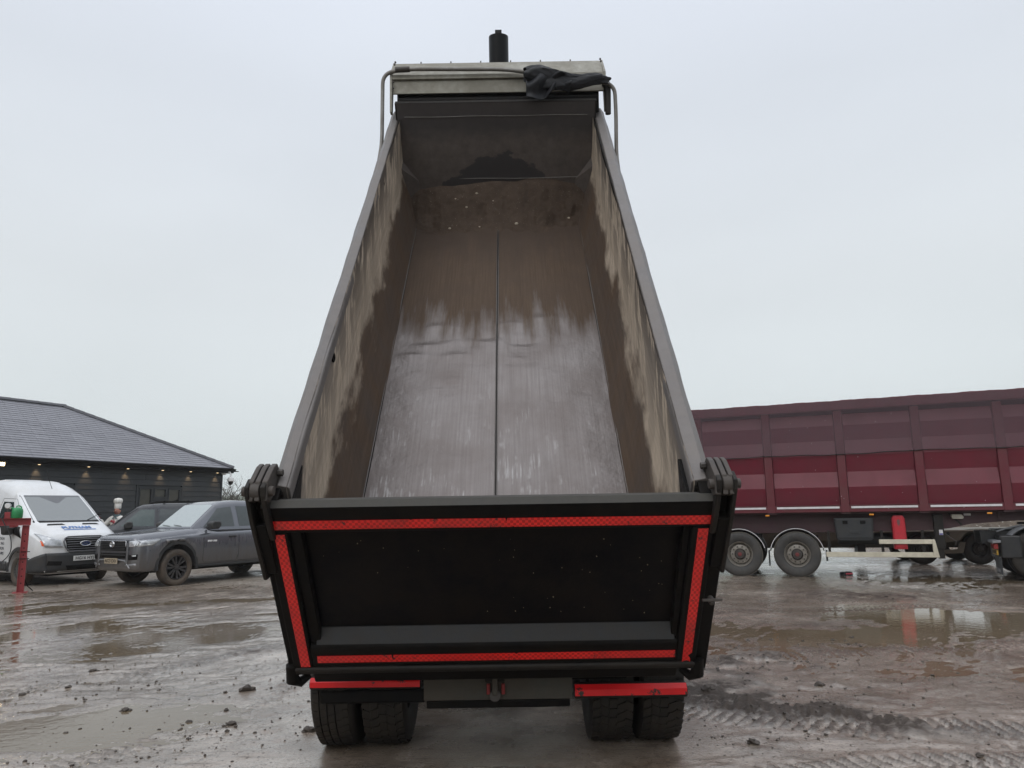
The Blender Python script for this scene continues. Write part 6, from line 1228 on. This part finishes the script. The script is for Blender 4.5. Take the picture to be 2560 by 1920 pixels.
# --- security camera on the corner
cc = empty('security_camera', (-11.60, 30.90, 2.95), 0, 'white dome security camera hanging from a bracket at the building corner', 'camera')
m_wp = mat('white_plastic', (0.72, 0.72, 0.72), 0.4); m_smoke = mat('smoked_dome', (0.01, 0.01, 0.012), 0.06, spec=0.8)
MB().lathe([(0.001, 0.19), (0.06, 0.19), (0.12, 0.15), (0.145, 0.06), (0.145, 0.02), (0.10, 0.0), (0.001, 0.0)], axis='z', n=28).build('camera_housing', m_wp, cc, 35)
MB().lathe([(0.10, 0.0), (0.098, -0.05), (0.075, -0.11), (0.001, -0.15)], axis='z', n=28).build('camera_dome', m_smoke, cc, 50)
MB().tube([(0, 0, 0.18), (0, 0, 0.30), (-0.06, 0.02, 0.38), (-0.40, 0.05, 0.40)], [0.03, 0.03, 0.05, 0.07], 12).build('camera_bracket', m_wp, cc, 50)
MB().box(-0.36, -0.22, -0.10, 0.06, 0.28, 0.50).build('bracket_box', m_wp, cc, 0, bevel=0.03)
# ---------------------------------------------------------------- chef figure by the wall
ch = empty('chef_statue', (-13.62, 26.0, 0), 0, 'life size chef figure in white jacket, tall hat and red gloves by the wall', 'statue')
m_cw = mat('white_jacket_paint', (0.80, 0.78, 0.74), 0.55, dirt=(0.62, 0.58, 0.52), dscale=6, damt=0.3)
m_skin = mat('painted_skin', (0.42, 0.20, 0.145), 0.5); m_hair = mat('painted_dark_hair', (0.02, 0.016, 0.014), 0.5); m_sc = mat('grey_green_scarf', (0.09, 0.13, 0.14), 0.7); m_gl = mat('dark_red_glove', (0.32, 0.015, 0.03), 0.4)
def skin(name, pts, edges, rad, m, parent, lv=2):
    me = bpy.data.meshes.new(name); me.from_pydata(pts, edges, []); o = bpy.data.objects.new(name, me); link(o, parent); me.materials.append(m)
    md = o.modifiers.new('skin', 'SKIN'); md.use_smooth_shade = True
    for v_, r_ in zip(me.skin_vertices[0].data, rad): v_.radius = r_ if isinstance(r_, tuple) else (r_, r_)
    me.skin_vertices[0].data[0].use_root = True
    q = o.modifiers.new('sub', 'SUBSURF'); q.levels = lv; q.render_levels = lv; return o
# facing the camera (-y); right arm (image left) reaches out, left hand on the chest
bp = [(0, 0, 1.00), (0, 0, 1.18), (0, 0, 1.42), (0, 0, 1.58), (0, -0.01, 1.66), (-0.20, 0, 1.52), (-0.40, -0.06, 1.30), (-0.50, -0.16, 1.52), (0.20, 0, 1.52), (0.33, -0.06, 1.26), (0.10, -0.26, 1.40), (-0.12, 0, 0.90), (-0.14, 0, 0.48), (-0.14, 0, 0.10), (0.12, 0, 0.90), (0.14, 0, 0.48), (0.14, 0, 0.10)]
be = [(0, 1), (1, 2), (2, 3), (3, 4), (3, 5), (5, 6), (6, 7), (3, 8), (8, 9), (9, 10), (0, 11), (11, 12), (12, 13), (0, 14), (14, 15), (15, 16)]
brd = [(0.19, 0.15), (0.23, 0.19), (0.22, 0.17), (0.12, 0.10), (0.06, 0.06), 0.10, 0.10, 0.06, 0.10, 0.095, 0.06, 0.12, 0.085, 0.06, 0.12, 0.085, 0.06]
skin('body', bp, be, brd, m_cw, ch)
MB().ball((0, -0.01, 1.79), (0.095, 0.115, 0.135), 20, 14).build('head', m_skin, ch, 70)
MB().ball((0, 0.02, 1.83), (0.102, 0.115, 0.115), 18, 12).build('hair', m_hair, ch, 70)
fc = MB(); fc.ball((0, -0.125, 1.785), (0.018, 0.03, 0.026), 8, 6); fc.ball((-0.10, -0.01, 1.78), (0.018, 0.03, 0.035), 8, 6); fc.ball((0.10, -0.01, 1.78), (0.018, 0.03, 0.035), 8, 6); fc.build('nose_and_ears', m_skin, ch, 70)
for x in (-0.036, 0.036): MB().ball((x, -0.112, 1.815), (0.016, 0.012, 0.011), 8, 6).build('eye', m_hair, ch, 70)
MB().tube([(-0.05, -0.105, 1.745), (-0.02, -0.128, 1.758), (0.0, -0.13, 1.752), (0.02, -0.128, 1.758), (0.05, -0.105, 1.745)], [0.006, 0.012, 0.010, 0.012, 0.006], 8).build('moustache', m_hair, ch, 60)
MB().tube([(-0.028, -0.118, 1.722), (0.0, -0.124, 1.718), (0.028, -0.118, 1.722)], 0.006, 6).build('mouth', m_gl, ch, 60)
hat = MB(); hat.lathe([(0.100, 1.87), (0.106, 1.88), (0.110, 2.03), (0.100, 2.045)], axis='z', n=30); hat.build('hat_band', m_cw, ch, 40)
hp = MB()
for k in range(9):
    t = 2 * PI * k / 9; hp.ball((0.085 * math.cos(t), 0.085 * math.sin(t), 2.13), (0.060, 0.060, 0.095), 12, 8)
hp.ball((0, 0, 2.165), (0.11, 0.11, 0.075), 16, 8); hp.build('hat_crown', m_cw, ch, 70)
MB().lathe([(0.07, 1.60), (0.12, 1.60), (0.135, 1.63), (0.11, 1.67), (0.07, 1.67)], axis='z', n=24).build('scarf', m_sc, ch, 50)
for s in (-1, 1): MB().add([(0, -0.13, 1.63), (s * 0.09, -0.165, 1.54), (s * 0.045, -0.185, 1.50), (0, -0.14, 1.59)], [(0, 1, 2, 3)]).build('scarf_tail', m_sc, ch, 0, solid=0.01)
def hand(c, d, up, m, parent, curl=0.5):
    c, d, up = Vector(c), Vector(d).normalized(), Vector(up).normalized(); sd = d.cross(up).normalized(); up = sd.cross(d)
    mb = MB(); mb.tube([c - d * 0.03, c, c + d * 0.05, c + d * 0.085], [0.032, 0.036, 0.040, 0.034], 10)
    for k in range(4):
        o_ = (k - 1.5) * 0.022; ln = (0.072, 0.082, 0.078, 0.06)[k]; a = c + d * 0.08 + sd * o_; p1 = a + d * ln * 0.5 - up * ln * 0.15 * curl; p2 = p1 + d * ln * 0.35 * (1 - curl * 0.6) - up * ln * 0.45 * curl; p3 = p2 + d * ln * 0.1 - up * ln * 0.4 * curl
        mb.tube([a, p1, p2, p3], [0.0125, 0.0115, 0.0105, 0.008], 7)
    a = c + d * 0.015 + sd * 0.036; mb.tube([a, a + sd * 0.028 + d * 0.025 - up * 0.01, a + sd * 0.022 + d * 0.06 - up * 0.02], [0.014, 0.013, 0.009], 7)
    return mb.build('gloved_hand', m, parent, 60)
hand((-0.51, -0.20, 1.56), (-0.75, -0.25, 0.45), (0, 0, 1), m_gl, ch, 0.6); hand((0.06, -0.285, 1.41), (-0.8, -0.12, 0.35), (0, -1, 0.2), m_gl, ch, 0.8)
MB().prism([(-0.16, -0.012), (0.14, -0.02), (0.15, 0.015), (-0.15, 0.022)], -0.08, 0.08, lambda w_, u, v: (-0.60 + u, -0.24 + w_, 1.675 + v + u * 0.1)).build('serving_tray', mat('dark_tray', (0.03, 0.02, 0.02), 0.4), ch, 0, bevel=0.008)
for k in range(4): MB().ball((0.0 + 0.06 * (k % 2), -0.235 + 0.0, 1.20 + 0.08 * (k // 2)), 0.012, 8, 6).build('jacket_button', m_hair, ch, 60)
for s in (-1, 1): MB().ball((s * 0.14, -0.06, 0.055), (0.055, 0.14, 0.055), 12, 8).build('shoe', m_hair, ch, 60)
MB().lathe([(0.001, 0.0), (0.34, 0.0), (0.34, 0.03), (0.001, 0.035)], axis='z', n=30).build('base_plate', m_dark, ch, 30)
# ---------------------------------------------------------------- red steel stand, fuel can, pump box, hose
st = empty('steel_stand', (-10.66, 16.62, 0), R(27), 'red drilled steel stand with a flat beam top near the white van', 'stand')
m_sr = mat('red_oxide_steel', (0.30, 0.028, 0.036), 0.5, dirt=(0.20, 0.05, 0.045), dscale=5, damt=0.5, nb=0.001)
for x in (0.0, -0.74):
    mb = MB(); mb.box(x - 0.065, x + 0.065, -0.004, 0.004, 0.0, 1.44); mb.box(x - 0.065, x - 0.057, -0.05, 0.05, 0.0, 1.44); mb.box(x + 0.057, x + 0.065, -0.05, 0.05, 0.0, 1.44)
    leg = mb.build('leg', m_sr, st, 0)
    for k in range(8): MB().cyl((x, -0.0045, 0.20 + k * 0.15), (x, -0.0085, 0.20 + k * 0.15), 0.014, 10).build('bolt_hole', m_blk, leg, 0)
    MB().box(x - 0.14, x + 0.14, -0.14, 0.14, 0.002, 0.016).build('foot_plate', m_sr, st, 0)
    for z in (0.72, 0.87): MB().cyl((x - 0.12, -0.03, z), (x + 0.12, -0.03, z), 0.010, 8).build('cross_pin', m_blk, st, 40)
mb = MB(); mb.box(-1.3, 0.085, -0.075, 0.075, 1.590, 1.600); mb.box(-1.3, 0.085, -0.004, 0.004, 1.455, 1.590); mb.box(-1.3, 0.085, -0.075, 0.075, 1.442, 1.454); mb.build('beam_top', m_sr, st, 0)
MB().prism([(-0.30, 1.442), (-0.14, 1.442), (-0.17, 1.41), (-0.30, 1.40)], -0.05, 0.05, lambda w_, u, v: (u, w_, v)).build('beam_cleat', m_sr, st, 0)
MB().tube([(0.05, 0.02, 0.30), (0.12, 0.1, 0.12), (0.22, 0.15, 0.02)], 0.010, 6).build('stay', m_blk, st, 50)
def at_st(x, y, z): return tuple(Matrix.Translation(st.location) @ Matrix.Rotation(R(27), 4, 'Z') @ Vector((x, y, z)))
gc = empty('fuel_can', at_st(-0.185, 0.0, 1.600), R(27), 'green plastic fuel can standing on the red steel stand', 'fuel can')
m_grn = mat('green_plastic', (0.020, 0.26, 0.085), 0.38, dirt=(0.03, 0.16, 0.06), dscale=6, damt=0.4)
MB().lathe([(0.001, 0.0), (0.095, 0.0), (0.108, 0.015), (0.110, 0.15), (0.100, 0.195), (0.065, 0.225), (0.001, 0.235)], axis='z', n=24).build('can_body', m_grn, gc, 40)
MB().tube([(-0.02, 0, 0.215), (-0.02, 0, 0.262), (0.03, 0, 0.27), (0.065, 0, 0.245), (0.075, 0, 0.20)], 0.014, 10).build('carry_handle', m_grn, gc, 60)
MB().tube([(-0.05, 0, 0.19), (-0.095, 0, 0.215), (-0.125, 0, 0.22)], [0.026, 0.022, 0.022], 12).build('spout', m_grn, gc, 60)
MB().cyl((-0.125, 0, 0.22), (-0.148, 0, 0.222), 0.026, 14).build('screw_cap', mat('pale_cap', (0.55, 0.6, 0.5), 0.5), gc, 40)
pb = empty('pump_box', at_st(-0.36, 0.0, 1.600), R(27), 'small red box with a round gauge beside the green fuel can', 'pump')
MB().box(-0.055, 0.055, -0.05, 0.05, 0.0, 0.135).build('box_body', m_sr, pb, 0, bevel=0.006)
MB().cyl((-0.01, 0, 0.136), (-0.01, 0, 0.21), 0.014, 10).build('stem', m_arm, pb, 40)
MB().cyl((-0.01, -0.035, 0.27), (-0.01, 0.045, 0.27), 0.062, 24).build('gauge', m_chrome, pb, 35, bevel=0.006)
MB().cyl((-0.01, -0.0365, 0.27), (-0.01, -0.042, 0.27), 0.05, 24).build('gauge_face', m_wp, pb, 35)
hz = MB(); hz.tube(arc_pts([(-0.07, -0.06, 0.10), (-0.10, -0.09, 0.02), (-0.02, -0.10, -0.14), (0.12, -0.10, -0.42), (0.14, -0.10, -0.75), (-0.05, -0.10, -0.98), (-0.4, -0.1, -1.08), (-0.9, -0.1, -1.05)], 0.2), 0.011, 8)
hz.build('hose', m_plas, pb, 60)
# ---------------------------------------------------------------- bare winter trees beyond the building
m_bark = mat('winter_bark', (0.085, 0.078, 0.062), 0.85)
def bare_tree(h, seed, dens=1.0):
    r_ = random.Random(seed); tr = MB(); tw = MB()
    def grow(p, d, ln, rad, lv, out_):
        n = 4; pts = [p]; q = p
        for i in range(n):
            d = (d + Vector((r_.uniform(-1, 1), r_.uniform(-1, 1), r_.uniform(-0.3, 0.6))) * 0.16).normalized(); q = q + d * ln / n; pts.append(q)
        out_.tube(pts, [rad * (1 - 0.5 * i / n) for i in range(n + 1)], 6 if lv < 2 else 3, cap=False)
        if lv >= 4: return
        for k in range(int((4 if lv < 3 else 3) * dens)):
            t = r_.uniform(0.3, 1.0); i = min(n - 1, int(t * n)); pp = pts[i].lerp(pts[i + 1], t * n - i)
            a = r_.uniform(0, 2 * PI); sp_ = r_.uniform(0.45, 0.95); b_ = d.orthogonal().normalized(); c_ = d.cross(b_)
            grow(pp, (d * (1 - sp_ * 0.5) + (b_ * math.cos(a) + c_ * math.sin(a)) * sp_ + Vector((0, 0, 0.15))).normalized(), ln * r_.uniform(0.50, 0.75), rad * 0.5, lv + 1, tw)
    grow(Vector((0, 0, -0.1)), Vector((0, 0, 1)), h * 0.45, h * 0.022, 0, tr); return tr, tw
protos = []
tl_lab = ['bare winter tree between the building corner and the truck, nearest the building', 'bare winter tree seen just right of the security camera', 'low bare tree close behind the roof of the black estate car', 'taller bare tree nearest the hinge of the tipping body']
for i, (px_, Y_, h_) in enumerate(((-0.393, 62, 5.6), (-0.378, 66, 6.3), (-0.362, 58, 4.4), (-0.352, 64, 5.4))):
    t_ = empty('bare_tree', (px_ * Y_, Y_, -0.05), i * 1.3, tl_lab[i], 'tree', 'bare trees beyond the yard'); a_, b_ = bare_tree(h_, 11 + i, 1.25); a_.build('trunk', m_bark, t_, 60); b_.build('crown', m_bark, t_, 0, recalc=False)
m_bush = mat('evergreen_bush', (0.06, 0.085, 0.035), 0.8)
bs = MB(); r_ = random.Random(5)
for k in range(2600):
    px_ = r_.uniform(-0.42, -0.30); Y_ = r_.uniform(50, 56); z_ = abs(r_.gauss(0, 1)) * (0.6 + 0.5 * math.sin(px_ * 90)) + 0.1; c_ = Vector((px_ * Y_, Y_, z_)); d_ = Vector((r_.uniform(-1, 1), r_.uniform(-1, 1), r_.uniform(0, 1))).normalized() * 0.09; e_ = d_.orthogonal().normalized() * 0.05
    bs.add([c_ - d_, c_ + e_, c_ + d_, c_ - e_], [(0, 1, 2, 3)])
tag(bs.build('undergrowth', m_bush, None, 0, recalc=False, kind='stuff'), 'low green and brown scrub below the bare trees')
fw = MB(); r_ = random.Random(9)
for k in range(14000):
    a_ = r_.uniform(-0.62, -0.22); D_ = r_.uniform(230, 260); z_ = r_.uniform(0, 1) ** 0.7 * (5 + 2.5 * math.sin(a_ * 40) + 1.5 * math.sin(a_ * 93)); c_ = Vector((a_ * D_, D_, z_ + 1)); d_ = Vector((r_.uniform(-1, 1), r_.uniform(-1, 1), r_.uniform(-1, 1))) * 0.5; e_ = d_.orthogonal().normalized() * 0.3
    fw.add([c_ - d_, c_ + e_, c_ + d_, c_ - e_], [(0, 1, 2, 3)])
tag(fw.build('far_treeline', mat('far_twigs', (0.06, 0.062, 0.05), 0.9), None, 0, recalc=False, kind='stuff'), 'hazy line of trees at the foot of the far hill')
# ---------------------------------------------------------------- clods and stones on the mud
m_clod = mat('dark_mud_clod', (0.050, 0.039, 0.032), 0.6, dirt=(0.11, 0.09, 0.075), dscale=20, damt=0.5, nb=0.004, nscale=60)
def hz_(x, y): return float(yard(np.array([float(x)]), np.array([float(y)]))[0][0])
def clod(mb, c, r_, rr):
    n, m = (6, 4) if r_ < 0.019 else (9, 6); o = len(mb.v); j = [[rr.uniform(0.55, 1.3) for _ in range(n)] for _ in range(m + 1)]; el = rr.uniform(0.7, 1.6); an = rr.uniform(0, PI)
    def f(i, k):
        p = PI * k / m; t = 2 * PI * i / n; q = j[k][i % n] if 0 < k < m else 1
        x, y = r_ * q * math.sin(p) * math.cos(t) * el, r_ * q * math.sin(p) * math.sin(t)
        return (c[0] + x * math.cos(an) - y * math.sin(an), c[1] + x * math.sin(an) + y * math.cos(an), c[2] - r_ * 0.62 * q * math.cos(p))
    mb.add([f(i, k) for k in range(m + 1) for i in range(n)], [(k * n + i, k * n + (i + 1) % n, (k + 1) * n + (i + 1) % n, (k + 1) * n + i) for k in range(m) for i in range(n)])
rr = random.Random(21); pts = []; clusters = [(rr.uniform(-5.2, -1.4), rr.uniform(4.9, 9.5)) for _ in range(26)] + [(rr.uniform(1.4, 4.2), rr.uniform(5.0, 9.5)) for _ in range(22)] + [(2.0, 6.3), (2.6, 6.0), (3.0, 5.8), (-2.2, 5.3), (-1.9, 5.9), (-2.6, 6.2), (6.2, 13.2), (5.2, 13.0), (3.0, 8.2)]
for cx, cy in clusters:
    s_ = rr.uniform(0.08, 0.38)
    for _ in range(rr.randint(5, 26)): pts.append((rr.gauss(cx, s_ * 1.5), rr.gauss(cy, s_), min(0.028, rr.lognormvariate(-4.9, 0.45))))
for _ in range(1500):
    y = 4.8 + 9 * rr.random() ** 1.4; x = rr.uniform(-0.8, 0.8) * y; pts.append((x, y, min(0.018, rr.lognormvariate(-5.15, 0.4))))
pts = [p for p in pts if p[1] > 4.6 and not (abs(p[0]) < 1.35 and 4.95 < p[1] < 7.7)]
hz_all = yard(np.array([p[0] for p in pts]), np.array([p[1] for p in pts]))[0]
mb = MB()
for (x, y, r_), z in zip(pts, hz_all): clod(mb, (x, y, max(z, -0.008) + r_ * 0.25), r_, rr)
tag(mb.build('mud_crumbs', m_clod, None, 60, recalc=False, kind='stuff'), 'dark crumbs of mud scattered over the pale slurry')
big = [(-2.35, 7.15, 0.055, 'large flat dark clod of mud standing alone midway between truck and pickup'), (-3.15, 6.55, 0.034, 'rounded clod of mud at the edge of the left foreground puddle'), (-2.08, 6.05, 0.032, 'wet stone-like clod left of the truck, beside the puddle'), (-1.42, 5.85, 0.040, 'dark clod left of the outer ribbed tyre'),
       (1.78, 6.78, 0.045, 'rounded brown clod standing near the loose end of the red bumper bar'), (1.30, 6.25, 0.035, 'broken clod beside the right outer tyre'), (2.82, 6.95, 0.038, 'dark block of mud on the pale patch right of the truck'), (1.72, 5.35, 0.032, 'squashed clod in front of the churned tread marks'), (3.05, 5.02, 0.022, 'small clod on the smooth mud at the lower right'), (-1.75, 4.95, 0.034, 'clod at the bottom of the view left of centre')]
for x, y, r_, lb in big:
    mb = MB(); c0 = (0, 0, r_ * 0.3); clod(mb, c0, r_, rr); clod(mb, (r_ * 0.9, r_ * 0.3, r_ * 0.15), r_ * 0.6, rr); clod(mb, (-r_ * 0.8, -r_ * 0.2, r_ * 0.12), r_ * 0.5, rr)
    o = mb.build('mud_clod', m_clod, None, 60, recalc=False); o.location = (x, y, max(hz_(x, y), -0.006)); tag(o, lb, 'clod', 'larger clods of mud in the yard')
# ---------------------------------------------------------------- damp air over the yard and the fields
mh_ = bpy.data.materials.new('damp_air'); mh_.use_nodes = True; mh_.node_tree.nodes.clear()
pv = mh_.node_tree.nodes.new('ShaderNodeVolumePrincipled'); pv.inputs['Color'].default_value = (0.93, 0.97, 1.0, 1); pv.inputs['Density'].default_value = 0.0006; pv.inputs['Anisotropy'].default_value = 0.2
ou = mh_.node_tree.nodes.new('ShaderNodeOutputMaterial'); mh_.node_tree.links.new(pv.outputs[0], ou.inputs['Volume'])
hzb = MB().box(-790, 790, -790, 790, -6, 52).build('haze', mh_, None, 0); tag(hzb, 'thin damp haze lying over the yard and fields', kind='stuff')
